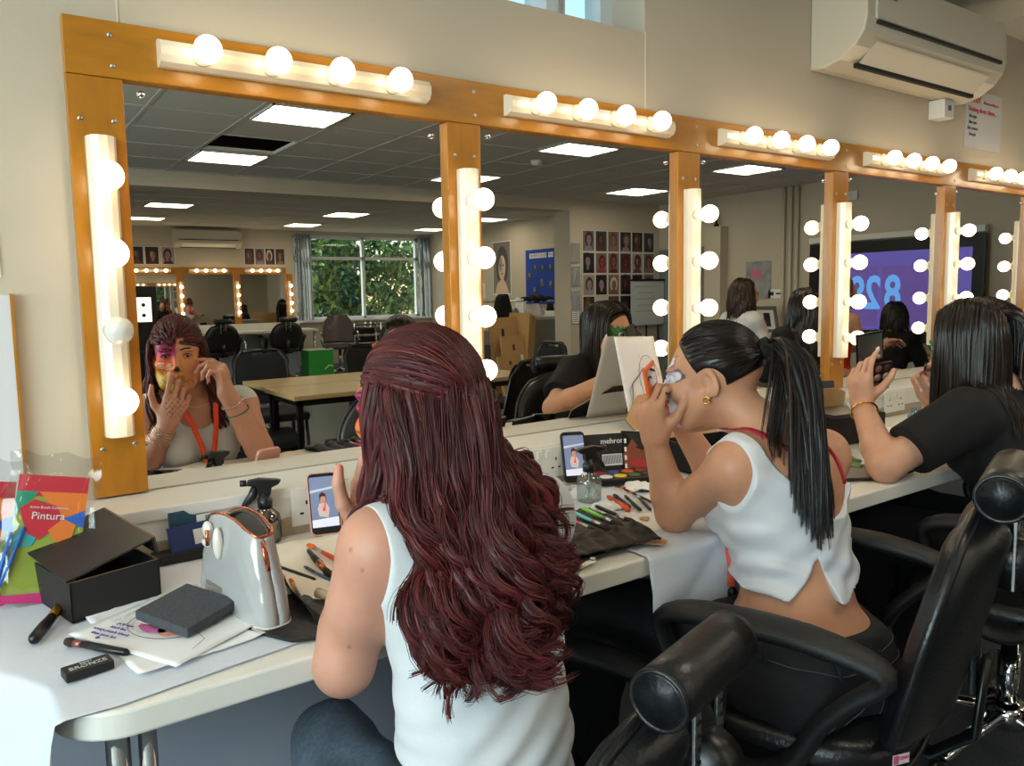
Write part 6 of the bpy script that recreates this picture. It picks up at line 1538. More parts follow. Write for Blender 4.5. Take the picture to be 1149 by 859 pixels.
def ribbon(name, pts, w, m, parent, nrm, th=0.0012):
    """flat strap through pts, width direction given per point"""
    b = MB(); P = [Vector(p) for p in pts]; vs = []
    for i, p in enumerate(P):
        t = (P[min(i+1, len(P)-1)]-P[max(i-1, 0)]).normalized(); nn = Vector(nrm[i] if isinstance(nrm, list) else nrm).normalized(); sd = t.cross(nn).normalized()
        vs += [p+sd*w/2, p-sd*w/2]
    fs = [(2*i, 2*i+1, 2*i+3, 2*i+2) for i in range(len(P)-1)]
    b.smooth = True; b.add(vs, fs); o = b.build(name, m, parent, solid=th); o.matrix_parent_inverse = parent.matrix_basis.inverted(); return o
def drape(F, pts, off):
    """push a polyline outside a body field"""
    P = np.array(pts, float)
    for _ in range(4):
        d = F.sample(P); m = d < off
        if m.any(): P[m] += F.grad(P[m])*(off-d[m])[:, None]
    return [tuple(p) for p in P]
def fine(pts, n=6):
    out = []
    for a, b in zip(pts[:-1], pts[1:]):
        for i in range(n): out.append(tuple(np.array(a)*(1-i/n)+np.array(b)*i/n))
    return out+[tuple(pts[-1])]
def person_root(loc, label, group=None):
    return empty('person', loc, 0, label, 'person', group)
def skin_colors(V, base, seed=0):
    c = np.repeat(lin(base)[None], len(V), 0)
    n = vnoise(V, 30, seed)[:, None]; n2 = vnoise(V, 9, seed+3)[:, None]
    return c*(1+0.05*n+0.05*n2*np.array([0.5, 1, 1]))
def paint(c, w, col): w = np.clip(w, 0, 1)[:, None]; return c*(1-w)+lin(col)*w
def step(x, a, b): return np.clip((x-a)/(b-a), 0, 1)
def cloth_field(B, off, folds=None):
    C = B.clone(); C.F = C.F-off
    if folds is not None: X, Y, Z = C.coords(); C.F = (C.F-folds(X, Y, Z)).astype(np.float32)
    return C
# ================================================================== WOMAN 1 : maroon hair, white vest, painted face
def woman_maroon():
    root = person_root((0.56, -0.80, 0), 'seated woman with long wavy maroon hair and white vest, painted face seen in the mirror')
    C = V3(0.512, -0.730, 1.071); R = headR(math.radians(14), math.radians(-3)); hs = 0.95
    ls, rs = V3(0.428, -0.765, 0.905), V3(0.705, -0.755, 0.908); sc = (ls+rs)/2+V3(0, -0.008, 0.0); neck = V3(0.550, -0.780, 0.950)
    wc = V3(0.545, -0.835, 0.655); hc = V3(0.545, -0.86, 0.47)
    le, lw = V3(0.390, -0.725, 0.738), V3(0.456, -0.650, 0.880)
    re, rw = V3(0.705, -0.610, 0.785), V3(0.610, -0.585, 0.963)
    lo, hi = (0.24, -1.04, 0.0), (0.86, -0.08, 1.215)
    def build_torso(S): return torso(S, sc, wc, hc, ls, rs, neck, (0, 1, 0), bust=0.052, slim=1.02)
    S = Field(lo, hi, 0.0032)
    Rt = build_torso(S)
    for (k_, a) in (((0.47, -0.47, 0.47), (0.47, -0.42, 0.09)), ((0.68, -0.45, 0.48), (0.68, -0.40, 0.09))):
        q = -1 if k_[0] < 0.55 else 1
        leg(S, hc+V3(q*0.085, 0.02, -0.005), V3(*k_), V3(*a), V3(a[0], a[1]+0.15, 0.04))
    arm(S, ls, le, lw, (0.044, 0.038, 0.025)); arm(S, rs, re, rw, (0.043, 0.038, 0.025))
    S.cap(ls+V3(0, 0, 0), (ls+le)/2, 0.045, 0.044, 0.02)
    head(S, C, R, hs, neck)
    hl_ = (lw, le, ((0.36, 0.18, 0.92), (0.25, -1, 0.1), False, [(0.25, 0.30, 0.1), (0.30, 0.40, 0.2), (0.55, 0.75, 0.4), (0.7, 0.8, 0.4)], (0.9, 0.05)), dict(spread=0.14))
    hr_ = (rw, re, ((-0.12, 0.02, 0.98), (-0.92, -0.38, -0.1), True, [(0.95, 0.35, 0.2), (1.15, 0.8, 0.5), (1.25, 1.1, 0.6), (1.3, 1.2, 0.7)], (0.2, 0.5)), dict(spread=0.10))
    tl = hand(S, hl_[0], *hl_[2], **hl_[3]); tr = hand(S, hr_[0], *hr_[2], **hr_[3])
    V, Q = S.mesh()
    c = skin_colors(V, (0.77, 0.555, 0.465))
    L = (V-C)@R/hs
    x, y, z = L.T
    isf = step(y, 0.012, 0.024)*(z > -0.13)*(z < 0.085)*(np.abs(x) < 0.075)*(np.linalg.norm(V-C, axis=1) < 0.16)*(~hand_mask(V, (hl_, hr_)))
    blot = vnoise(L, 160)
    left = step(-x, -0.003, 0.003)
    c = paint(c, isf*step(z, -0.02, -0.005)*left, (0.62, 0.10, 0.34))
    c = paint(c, isf*left*step(z, -0.020, -0.010)*step(-z, -0.012, 0.0)*0.9, (0.86, 0.35, 0.16))
    c = paint(c, isf*left*step(-z, 0.006, 0.02), (0.88, 0.45, 0.14))
    c = paint(c, isf*step(-z, 0.036, 0.048)*step(-x, -0.022, -0.012), (0.80, 0.62, 0.14))
    c = paint(c, isf*(1-left)*step(-z, -0.06, 0.0)*0.55, (0.88, 0.58, 0.26))
    c = paint(c, isf*(1-left)*step(0.018-np.hypot(x-0.031, z-0.012), 0, 0.010)*0.35, (0.55, 0.25, 0.2))
    spots = (np.sin(L[:, 0]*560+2*np.sin(L[:, 2]*210))*np.sin(L[:, 2]*520+1.7*np.sin(L[:, 0]*240)) > 0.55)
    c = paint(c, isf*left*spots*((z < -0.018)|(z > 0.02))*0.85, (0.16, 0.07, 0.06))
    c = paint(c, isf*(1-left)*spots*(z < -0.062)*0.8, (0.16, 0.07, 0.06))
    c = paint(c, isf*step(0.010-np.hypot(x, (z+0.030)*0.8), 0, 0.003)*(y > 0.085), (0.15, 0.07, 0.08))
    lips = (np.abs(z+0.0590) < 0.0095)*(np.abs(x) < 0.0195)*(y > 0.084); c = paint(c, lips*isf*0.85, (0.62, 0.28, 0.26))
    for k in (-1, 0, 1):
        wl = (np.abs(z+0.022+0.007*k-0.10*(-x-0.03)) < 0.0012)*(x < -0.018)*(x > -0.052)*isf; c = paint(c, wl, (0.95, 0.9, 0.85))
    # spots drawn on the back of the left hand, blush on fingers
    hd = V-(lw+V3(0.02, 0.02, 0.05)); m = (np.linalg.norm(hd, axis=1) < 0.032)*(V[:, 1] > lw[1]+0.008)
    c = paint(c, m*((np.sin(V[:, 0]*420)*np.sin(V[:, 2]*380+1)) > 0.3)*0.6, (0.35, 0.25, 0.2))
    for tips in (tl, tr):
        for P, d, u in tips: c = paint(c, step(0.022-np.linalg.norm(V-P, axis=1), 0, 0.02)*0.45, (0.86, 0.45, 0.42))
    q = random.Random(3)
    for _ in range(40):
        P = ls*0.5+le*0.5+V3(q.uniform(-.06, .06), q.uniform(-.06, .0), q.uniform(-.12, .1)); c = paint(c, step(0.0045-np.linalg.norm(V-P, axis=1), 0, 0.002)*0.6, (0.45, 0.25, 0.2))
    o = np_mesh('body', V, Q, SKIN, root, c)
    eyes(C, R, root, hs, (0.35, 0.45, 0.50))
    nail_mesh(tl+tr, root, mat('pale nail', (0.88, 0.68, 0.64), 0.25))
    # ---- vest (tank top)
    T = Field((0.32, -1.03, 0.50), (0.80, -0.56, 1.02), 0.0034); build_torso(T)
    def folds(X, Y, Z):
        zz = Z+0.35*(X-0.545)**2*3+0.012*np.sin(9*X+3)
        low = np.clip((0.80-Z)/0.14, 0, 1)
        return (0.0028*low*np.sin(zz*190+2.5*np.sin(17*X+2))*(0.45+0.55*np.sin(13*X+24*Z))+0.0022*low*np.sin((Z-0.55*X)*120+1.5*np.sin(19*X))+0.0018*np.sin(60*X+38*Z)*np.clip((Z-0.70)/0.1, 0, 1)*np.clip((0.9-Z)/0.1, 0, 1)).astype(np.float32)
    K = cloth_field(T, 0.0065, folds); X, Y, Z = K.coords()
    # region: hem, armholes, neckline
    K.F = np.maximum(K.F, 0.560+0.06*(X-0.5)-Z)
    # arm cut: beyond |x - cx| limit growing with z
    cx = 0.555
    u = np.abs(X-cx)
    lim = np.where(Z > 0.845, 0.118-0.10*np.clip(Z-0.845, 0, 0.06), 0.118+(0.845-Z)*1.9)
    limb = lim+0.055*(X > cx)*(Z > 0.82)+0.020*(X > cx)+0.026*(X < cx)
    K.F = np.maximum(K.F, (u-limb)*0.8)
    nb = 0.905-0.055*np.clip(1-((X-cx)/0.075)**2, -3, 1)       # back neck
    nf = 0.852+0.05*np.clip(((X-cx)/0.075)**2*1.0, 0, 3)       # front neck
    neckcut = np.where(u < 0.078+0.0*Z, np.where(Y < -0.755, Z-nb, Z-nf), -1.0)
    K.F = np.maximum(K.F, neckcut.astype(np.float32))
    V, Q = K.mesh(); V, Q = V, Q
    VEST = mat('white ribbed jersey', (0.80, 0.81, 0.82), 0.85, noise=0.02, nscale=300, sheen=0.2)
    np_mesh('vest', V, Q, VEST, root)
    # edge seams on straps
    # ---- jeans
    J = Field((0.30, -1.04, 0.02), (0.80, -0.30, 0.60), 0.0042); build_torso(J)
    for (k_, a) in (((0.47, -0.47, 0.47), (0.47, -0.42, 0.09)), ((0.68, -0.45, 0.48), (0.68, -0.40, 0.09))):
        q_ = -1 if k_[0] < 0.55 else 1; leg(J, hc+V3(q_*0.085, 0.02, -0.005), V3(*k_), V3(*a), V3(a[0], a[1]+0.02, 0.08))
    J = cloth_field(J, 0.008, lambda X, Y, Z: (0.002*np.sin(70*Y+30*Z+3*np.sin(20*X))).astype(np.float32)); X, Y, Z = J.coords()
    J.F = np.maximum(J.F, Z-0.548-0.15*(Y+0.86)); J.F = np.maximum(J.F, 0.07-Z)
    V, Q = J.mesh(); np_mesh('jeans', V, Q, mat('blue grey denim', (0.42, 0.48, 0.54), 0.85, noise=0.18, nscale=120, bump=0.2, bscale=500), root)
    SH = mat('white trainer', (0.82, 0.82, 0.82), 0.6)
    for x in (0.47, 0.68):
        b = MB(); b.tube([(x, -0.44, 0.045), (x, -0.36, 0.05), (x, -0.24, 0.035)], [0.042, 0.045, 0.035], 12, flat=0.9); o = b.build('shoe', SH, root); o.matrix_parent_inverse = root.matrix_basis.inverted()
    # ---- hair
    H = Field((0.30, -1.10, 0.60), (0.86, -0.50, 1.24), 0.005)
    torso(H, sc, wc, hc, ls, rs, neck, (0, 1, 0), bust=0, slim=1.02)
    arm(H, ls, le, lw); arm(H, rs, re, rw); H.cap(C+R@V3(0, -0.02, -0.05), neck, 0.05, 0.05, 0.02)
    H.ell(C+R@V3(0, -0.014, 0.033)*hs, (0.0665, 0.0855, 0.078), R, 0.0); H.ell(C+R@V3(0, 0.03, -0.018)*hs, (0.054, 0.058, 0.08), R, 0.02)
    tie = C+R@(V3(0.010, -0.108, 0.020)*hs)
    g = np.random.default_rng(5)
    parts = []
    def Hl(P): return (P-C)@R/hs
    base = [lin((0.27, 0.085, 0.09)), lin((0.33, 0.105, 0.105)), lin((0.215, 0.065, 0.07)), lin((0.39, 0.13, 0.12))]
    def cols(n, seed):
        q = np.random.default_rng(seed); k = q.choice(4, n, p=[0.42, 0.27, 0.19, 0.12]); return np.array([base[i] for i in k])*q.uniform(0.8, 1.2, (n, 1))
    def scalp(th, ph):
        d = np.stack([np.sin(th)*np.cos(ph), np.cos(th)*np.cos(ph), np.sin(ph)], 1)   # th from forward, + to right
        return C+((np.array([0, -0.014, 0.033])+d*np.array([0.0715, 0.0915, 0.0835]))*hs)@R.T, d@R.T
    # (a) cap surface
    Cp = Field((0.43, -0.83, 0.97), (0.65, -0.58, 1.21), 0.004); Cp.ell(C+R@V3(0, -0.014, 0.033)*hs, (0.0725*hs, 0.0925*hs, 0.0865*hs), R, 0.0)
    Cp.ell(C+R@V3(0, -0.050, -0.02)*hs, (0.062*hs, 0.050*hs, 0.07*hs), R, 0.02)
    X, Y, Z = Cp.coords(); lx = (X-C[0])*R[0, 0]+(Y-C[1])*R[1, 0]+(Z-C[2])*R[2, 0]; ly = (X-C[0])*R[0, 1]+(Y-C[1])*R[1, 1]+(Z-C[2])*R[2, 1]; lz = (X-C[0])*R[0, 2]+(Y-C[1])*R[1, 2]+(Z-C[2])*R[2, 2]
    Cp.F = np.maximum(Cp.F, np.minimum(ly-0.012-0.55*(lz-0.02)*(lz > 0.02)+0*lx, 9)-0.0*lz)
    V, Q = Cp.mesh(); parts.append((V, Q, np.repeat(base[2][None]*0.9, len(V), 0)))
    # (b) top hair combed back to the tie
    N = 420; th = g.uniform(-1.9, 1.9, N); ph = g.uniform(0.15, 1.35, N)
    side = np.sign(th)
    Pr = scalp(th*0+side*g.uniform(0.02, 1.45, N), g.uniform(0.12, 1.45, N)); r0, n0 = Pr
    # start at the hairline front
    l0 = Hl(r0); 
    tgt = tie+g.normal(size=(N, 3))*0.006
    n = 16; path = []
    for i in range(n):
        s = i/(n-1); P = r0*(1-s)+tgt*s
        lc = C+R@V3(0, -0.014, 0.033)*hs; D = P-lc
        lD = D@R; k = np.sqrt((lD[:, 0]/0.0685)**2+(lD[:, 1]/0.088)**2+(lD[:, 2]/0.0815)**2)
        tgt_k = 1.045+0.03*math.sin(s*PI)
        P2 = lc+(lD/np.maximum(k, 0.25)[:, None]*tgt_k)@R.T
        w = min(1, (1-s)*6); P = P2*w+P*(1-w) if s > 0.8 else P2
        path.append(P)
    Pts = np.stack(path, 1)
    parts.append(strands_geo(Pts, g.uniform(0.0035, 0.0055, N), 5, 0.45, cols(N, 1)*0.95, 0.6))
    parts.append(strands_geo(clump(Pts, 0.0035, 3, 4), np.full(3*N, 0.0008), 3, 1, cols(3*N, 2)*1.15, 0.6))
    # (c) long wavy lengths
    def lengths(N, th, ph, seed, Lm, mg, tail=False):
        q = np.random.default_rng(seed)
        r, nn = scalp(th, ph)
        if tail: r = tie+np.random.default_rng(8).normal(size=(N, 3))*0.009
        d0 = nn*(0.12 if not tail else 0.3)+np.array([0, -0.15 if not tail else -0.5, -0.8])
        d0 /= np.linalg.norm(d0, axis=1, keepdims=True)
        n = 34; L = Lm*q.uniform(0.82, 1.06, N); ds = L/n
        sx = (Hl(r)[:, 0])/0.07 if not tail else q.uniform(-0.4, 0.85, N)
        targx = 0.512+np.where(sx < 0, 0.074, 0.050)*sx+q.normal(0, 0.014, N)
        targy = -0.895+q.normal(0, 0.012, N)
        def guide(P, s, V):
            T = np.zeros_like(P); T[:, 2] = -1
            T[:, 0] = np.clip((targx-P[:, 0])*3.2, -0.55, 0.55)*(1-0.35*s); T[:, 1] = np.clip((targy-P[:, 1])*4.0, -0.7, 0.7)
            return T
        Pt = sim(r, d0, n, ds, H, guide, 0.008+mg*q.uniform(0.15, 1.0, N), 0.62, ramp=True)
        s = np.linspace(0, 1, n)[None]
        x0 = targx[:, None]; ph_ = 3.2*np.sin(x0*38+1)+q.normal(0, 0.22, (N, 1)); freq = 2*PI*(L[:, None]/0.135)
        amp = (0.0015+0.019*np.clip((s-0.30)/0.5, 0, 1)**1.1)*q.uniform(0.7, 1.25, (N, 1))
        Pt[..., 0] += amp*np.sin(freq*s+ph_); Pt[..., 1] -= amp*0.7*(1+np.cos(freq*s+ph_)); Pt[..., 2] += 0.25*amp*np.sin(2*(freq*s+ph_))
        # tip curl
        cu = np.clip((s-0.86)/0.14, 0, 1)**2; Pt[..., 0] += cu*0.016*np.sign(np.sin(x0*61)); Pt[..., 2] += cu*0.020
        return Pt
    N = 330; th = PI+g.uniform(-1.75, 1.75, N); ph = g.uniform(-0.75, 0.22, N)
    G1_ = lengths(N, th, ph, 21, 0.355, 0.026)
    N2 = 120; th2 = PI+g.uniform(-0.5, 0.6, N2); G2_ = lengths(N2, th2, g.uniform(0.0, 0.35, N2), 22, 0.385, 0.045, tail=True)
    GG = np.concatenate([G1_, G2_]); NN = len(GG)
    parts.append(strands_geo(GG, np.random.default_rng(3).uniform(0.0045, 0.0078, NN), 6, 0.5, cols(NN, 7)))
    parts.append(strands_geo(clump(GG, 0.0085, 14, 9), np.full(14*NN, 0.00075), 3, 1, cols(14*NN, 8)*1.2, 0.25))
    # (d) side pieces framing the face (both sides) falling forward over shoulders
    N3 = 60; sd = np.where(g.uniform(size=N3) < 0.5, -1, 1); th3 = sd*g.uniform(1.15, 1.7, N3); r, nn = scalp(th3, g.uniform(-0.25, 0.35, N3))
    tx = np.where(sd < 0, 0.442, 0.628)+g.normal(0, 0.010, N3); ty = -0.735+g.normal(0, 0.016, N3)
    def guide3(P, s, V):
        T = np.zeros_like(P); T[:, 2] = -1; T[:, 0] = np.clip((tx-P[:, 0])*4, -.5, .5); T[:, 1] = np.clip((ty-P[:, 1])*4, -.5, .5); return T
    G3_ = sim(r, nn*0.4+np.array([0, 0, -0.8]), 24, np.full(N3, 0.30/24)*g.uniform(0.8, 1.1, N3), H, guide3, np.full(N3, 0.010), 0.6)
    s = np.linspace(0, 1, 24)[None]; G3_[..., 0] += 0.010*s*np.sin(14*s+tx[:, None]*50); G3_[..., 1] += 0.008*s*np.cos(14*s+tx[:, None]*50)
    parts.append(strands_geo(G3_, np.full(N3, 0.0048), 6, 0.55, cols(N3, 17))); parts.append(strands_geo(clump(G3_, 0.005, 5, 19), np.full(5*N3, 0.0008), 3, 1, cols(5*N3, 18)*1.2))
    V, Q, Cc = join_geo(parts); np_mesh('hair', V, Q, hair_mat('maroon hair', 0.5), root, Cc, smooth_it=0)
    b = MB(); 
    for k in range(3): b.tube([tie+np.array([0.021*math.cos(a), -0.012+0.014*math.sin(a), 0.005*math.sin(a)+0.010-0.0045*k]) for a in [2*PI*i/20 for i in range(21)]], 0.0018, 6, cap=False)
    o = b.build('hair_tie', mat('brown elastic', (0.22, 0.13, 0.10), 0.6), root); o.matrix_parent_inverse = root.matrix_basis.inverted()
    # ---- jewellery and lanyard
    SIL = mat('silver jewellery', (0.85, 0.83, 0.80), 0.15, 1.0); TEAL = mat('teal cord', (0.25, 0.45, 0.47), 0.7)
    dl = lw-le; dl /= np.linalg.norm(dl)
    for k, t in enumerate((0.018, 0.026, 0.034, 0.056)): bracelet('bangle', lw-dl*t, dl+np.array([0.06*k, 0, 0.03]), 0.0315+0.001*k, 0.0013, SIL, root)
    dr_ = rw-re; dr_ /= np.linalg.norm(dr_)
    bracelet('charm_bracelet', rw-dr_*0.035, dr_, 0.032, 0.0014, SIL, root, 14); bracelet('cord_bracelet', rw-dr_*0.065, dr_+np.array([0.1, 0, 0]), 0.0345, 0.0018, TEAL, root, 2)
    LAN = mat('orange lanyard ribbon', (0.93, 0.30, 0.12), 0.6)
    for q_, pts in ((-1, [(0.508, -0.79, 0.965), (0.500, -0.74, 0.955), (0.508, -0.69, 0.92), (0.528, -0.66, 0.87), (0.550, -0.65, 0.80), (0.560, -0.66, 0.74)]), (1, [(0.610, -0.79, 0.965), (0.612, -0.74, 0.955), (0.604, -0.69, 0.92), (0.596, -0.66, 0.87), (0.585, -0.65, 0.80), (0.572, -0.66, 0.74)])):
        P = drape(T if False else S, fine(pts, 5), 0.010); ribbon('lanyard', P, 0.015, LAN, root, (0, 1, 0.15))
    nk = [(0.555+0.062*math.cos(a), -0.755+0.062*math.sin(a)*0.9, 0.955-0.040*max(0, math.sin(a))) for a in [2*PI*i/50 for i in range(51)]]
    P = drape(S, nk, 0.003); b = MB(); b.tube(P, 0.0014, 6, cap=False)
    for p_ in P[::2]: b.sphere(p_, 0.0022, 6)
    o = b.build('necklace', mat('pearl', (0.88, 0.86, 0.82), 0.2), root); o.matrix_parent_inverse = root.matrix_basis.inverted()
woman_maroon()

# ================================================================== WOMAN 2 : dark ponytail, white vest, leaning on the desk
def woman_ponytail():
    root = person_root((1.28, -0.82, 0), 'woman with long dark ponytail and cropped white vest, leaning on the desk with a compact')
    C = V3(1.222, -0.658, 1.056); R = headR(math.radians(30), math.radians(-6)); hs = 0.95
    ls, rs = V3(1.150, -0.762, 0.908), V3(1.415, -0.780, 0.900); sc = (ls+rs)/2+V3(0, 0, 0.0); neck = V3(1.268, -0.757, 0.950)
    wc = V3(1.285, -0.812, 0.665); hc = V3(1.265, -0.835, 0.555)
    le, lw = V3(1.165, -0.612, 0.782), V3(1.122, -0.600, 0.932)
    re, rw = V3(1.365, -0.575, 0.785), V3(1.275, -0.525, 0.950)
    def build_torso(S): return torso(S, sc, wc, hc, ls, rs, neck, (0, 1, 0), bust=0.05, slim=0.96, delt=0.040)
    legs = (((1.14, -0.42, 0.53), (1.12, -0.36, 0.09)), ((1.42, -0.45, 0.53), (1.42, -0.38, 0.09)))
    S = Field((0.98, -1.08, 0.0), (1.56, -0.10, 1.20), 0.0032); build_torso(S)
    for i, (k_, a) in enumerate(legs): leg(S, hc+V3((-1, 1)[i]*0.085, 0.02, -0.01), V3(*k_), V3(*a), V3(a[0], a[1]+0.15, 0.04))
    arm(S, ls, le, lw, (0.039, 0.035, 0.023)); arm(S, rs, re, rw, (0.039, 0.035, 0.023)); head(S, C, R, hs, neck)
    hl_ = (lw, le, ((-0.22, 0.06, 0.95), (0.95, 0.05, 0.1), False, [(0.75, 0.95, 0.5), (0.85, 0.95, 0.5), (0.95, 0.95, 0.5), (1.0, 0.95, 0.5)], (0.15, 0.55)), dict(spread=0.10))
    hr_ = (rw, re, ((-0.55, -0.05, 0.83), (-0.7, -0.6, 0.1), True, [(0.5, 0.4, 0.3), (0.8, 0.7, 0.4), (1.0, 0.9, 0.5), (1.1, 0.9, 0.5)], (0.2, 0.5)), {})
    tl = hand(S, hl_[0], *hl_[2], **hl_[3]); tr = hand(S, hr_[0], *hr_[2], **hr_[3])
    V, Q = S.mesh(); c = skin_colors(V, (0.79, 0.57, 0.445), 2)
    L = (V-C)@R/hs; x, y, z = L.T
    isf = (y > 0.02)*(z > -0.13)*(z < 0.10)*(np.linalg.norm(V-C, axis=1) < 0.16)*(~hand_mask(V, (hl_, hr_)))
    edge = 0.040+0.006*np.sin(z*95)+0.010*np.exp(-((z-0.01)/0.02)**2)
    w = step(edge-np.abs(x), -0.001, 0.001)*(z < 0.052)*(z > -0.095)
    c = paint(c, isf*w, (0.90, 0.88, 0.92))
    ol = (np.abs(np.abs(x)-edge) < 0.0018)*(z < 0.056)*(z > -0.10); c = paint(c, isf*ol*0.85, (0.12, 0.12, 0.22))
    ey = step(0.017-np.hypot(np.abs(x)-0.031, (z-0.010)*1.2), 0, 0.008); c = paint(c, isf*ey*0.6, (0.55, 0.53, 0.62))
    c = paint(c, isf*(np.abs(z+0.059) < 0.009)*(np.abs(x) < 0.019)*(y > 0.084), (0.7, 0.12, 0.16))
    for P, d, u in tl+tr: c = paint(c, step(0.020-np.linalg.norm(V-P, axis=1), 0, 0.02)*0.35, (0.88, 0.5, 0.45))
    np_mesh('body', V, Q, SKIN, root, c); eyes(C, R, root, hs, (0.30, 0.22, 0.15)); nail_mesh(tl+tr, root, mat('lilac nail', (0.80, 0.66, 0.74), 0.2))
    # vest
    T = Field((1.02, -1.04, 0.52), (1.54, -0.62, 0.99), 0.0034); build_torso(T)
    def folds(X, Y, Z):
        low = np.clip((0.84-Z)/0.10, 0, 1)
        return (0.0042*low*np.sin((Z+0.45*(X-1.28)+0.3*Y)*120+2*np.sin(16*X))*(0.6+0.4*np.sin(13*X))+0.0024*np.sin(45*X+70*Z+2*np.sin(30*Y))+0.002*low*np.sin((Z-0.9*X)*95)).astype(np.float32)
    K = cloth_field(T, 0.0075, folds); X, Y, Z = K.coords(); cx = 1.262
    # flare out at the hem
    K.F = K.F-0.009*np.clip((0.76-Z)/0.12, 0, 1)
    # hem with an inverted-V side slit on the left-back side
    sl = (X+Y*1.0)   # coordinate running round the left-back corner
    ang = np.arctan2(X-1.295, -(Y+0.83))     # 0 at the back, negative towards her left
    hem = 0.682-0.012*np.cos(ang*1.0)+0.075*np.clip(1-np.abs(ang+0.85)/0.42, 0, 1)+0.02*np.clip(ang+0.2, 0, 1)
    K.F = np.maximum(K.F, (hem+0.003*np.sin(ang*7)-Z)*0.8)
    u = np.abs(X-cx); lim = np.where(Z > 0.83, 0.128-0.10*np.clip(Z-0.83, 0, 0.08), 0.128+(0.83-Z)*1.7)
    K.F = np.maximum(K.F, (u-lim)*0.8)
    nb = 0.895-0.085*np.clip(1-((X-cx-0.045)/0.105)**2, -3, 1); nf = 0.86+0.05*np.clip(((X-cx)/0.075)**2, 0, 3)
    K.F = np.maximum(K.F, np.where(np.abs(X-cx-0.02) < 0.105, np.where(Y < -0.79, Z-nb, Z-nf), -1.0).astype(np.float32))
    V, Q = K.mesh(); np_mesh('vest', V, Q, mat('white stretch satin jersey', (0.84, 0.84, 0.86), 0.5, sheen=0.2), root)
    # jeans
    J = Field((1.04, -1.06, 0.02), (1.54, -0.26, 0.66), 0.0042); build_torso(J)
    for i, (k_, a) in enumerate(legs): leg(J, hc+V3((-1, 1)[i]*0.085, 0.02, -0.01), V3(*k_), V3(*a), V3(a[0], a[1]+0.02, 0.08), (0.088, 0.070, 0.062))
    J = cloth_field(J, 0.009, lambda X, Y, Z: (0.003*np.sin(60*Y+30*Z+3*np.sin(20*X))).astype(np.float32)); X, Y, Z = J.coords()
    J.F = np.maximum(J.F, Z-0.625-0.10*(Y+0.86)); J.F = np.maximum(J.F, 0.05-Z)
    V, Q = J.mesh()
    cc = np.repeat(lin((0.115, 0.115, 0.125))[None], len(V), 0)*(1+0.15*vnoise(V, 80)[:, None])
    np_mesh('jeans', V, Q, mat('black denim', (0.1, 0.1, 0.11), 0.9, attr='Col', noise=0.2, nscale=160, bump=0.2, bscale=500), root, cc)
    # pocket stitching, waistband seam, belt loops
    def onJ(pts, off=0.001):
        P = np.array(pts, float)
        for _ in range(8):
            d = J.sample(P); P = P-J.grad(P)*(d-off)[:, None]*0.9
        return [tuple(p) for p in P]
    ST = mat('grey stitching', (0.34, 0.34, 0.36), 0.8); b = MB()
    for px in (1.20, 1.335):
        loop = [(px-0.05, -0.99, 0.525), (px+0.05, -0.995, 0.525), (px+0.045, -1.0, 0.43), (px, -1.0, 0.40), (px-0.045, -1.0, 0.43), (px-0.05, -0.99, 0.525)]
        b.tube(onJ(fine(loop, 6)), 0.0011, 4, cap=False)
    for z in (0.588, 0.620): b.tube(onJ([(1.29+0.17*math.sin(a), -0.86-0.14*math.cos(a), z-0.012*math.cos(a)) for a in [-2+4*i/40 for i in range(41)]]), 0.0009, 4, cap=False)
    o = b.build('stitching', ST, root); o.matrix_parent_inverse = root.matrix_basis.inverted()
    for a in (-1.5, -0.75, 0.0, 0.75):
        b = MB(); p = onJ([(1.29+0.17*math.sin(a), -0.86-0.14*math.cos(a), z-0.012*math.cos(a)) for z in (0.580, 0.595, 0.61, 0.627)], 0.003); b.tube(p, 0.0055, 6, flat=0.4)
        o = b.build('belt_loop', mat('black denim loop', (0.11, 0.11, 0.12), 0.9), root); o.matrix_parent_inverse = root.matrix_basis.inverted()
    SH = mat('black boot leather', (0.05, 0.05, 0.05), 0.4)
    for (k_, a) in legs:
        b = MB(); b.tube([(a[0], a[1]-0.04, 0.045), (a[0], a[1]+0.04, 0.05), (a[0], a[1]+0.16, 0.035)], [0.042, 0.045, 0.035], 12, flat=0.9); o = b.build('shoe', SH, root); o.matrix_parent_inverse = root.matrix_basis.inverted()
    # hair: sleek back to a high tie, then long tail
    g = np.random.default_rng(15); parts = []
    base = [lin((0.085, 0.062, 0.055)), lin((0.12, 0.085, 0.07)), lin((0.055, 0.042, 0.04)), lin((0.17, 0.125, 0.105))]
    def cols(n, seed):
        q = np.random.default_rng(seed); k = q.choice(4, n, p=[0.4, 0.28, 0.2, 0.12]); return np.array([base[i] for i in k])*q.uniform(0.8, 1.2, (n, 1))
    lc = C+R@V3(0, -0.014, 0.033)*hs; tie = C+R@(V3(0.0, -0.104, 0.052)*hs)
    Cp = Field(C-0.13, C+0.14, 0.0035); Cp.ell(lc, (0.0725*hs, 0.0925*hs, 0.0855*hs), R, 0.0); Cp.ell(C+R@V3(0, -0.058, -0.010)*hs, (0.056*hs, 0.042*hs, 0.052*hs), R, 0.02)
    X, Y, Z = Cp.coords()
    lx = (X-C[0])*R[0, 0]+(Y-C[1])*R[1, 0]+(Z-C[2])*R[2, 0]; ly = (X-C[0])*R[0, 1]+(Y-C[1])*R[1, 1]+(Z-C[2])*R[2, 1]; lz = (X-C[0])*R[0, 2]+(Y-C[1])*R[1, 2]+(Z-C[2])*R[2, 2]
    # hairline: in front of the ear at temple, slanting to the nape
    cut1 = ly-(0.030+0.60*(lz-0.035))            # in front of this plane is face
    cut2 = -(lz-(-0.012-0.45*(ly+0.03)))         # below this is neck (slanted)
    ear = 0.030-np.sqrt((ly+0.004)**2+(lz+0.004)**2)
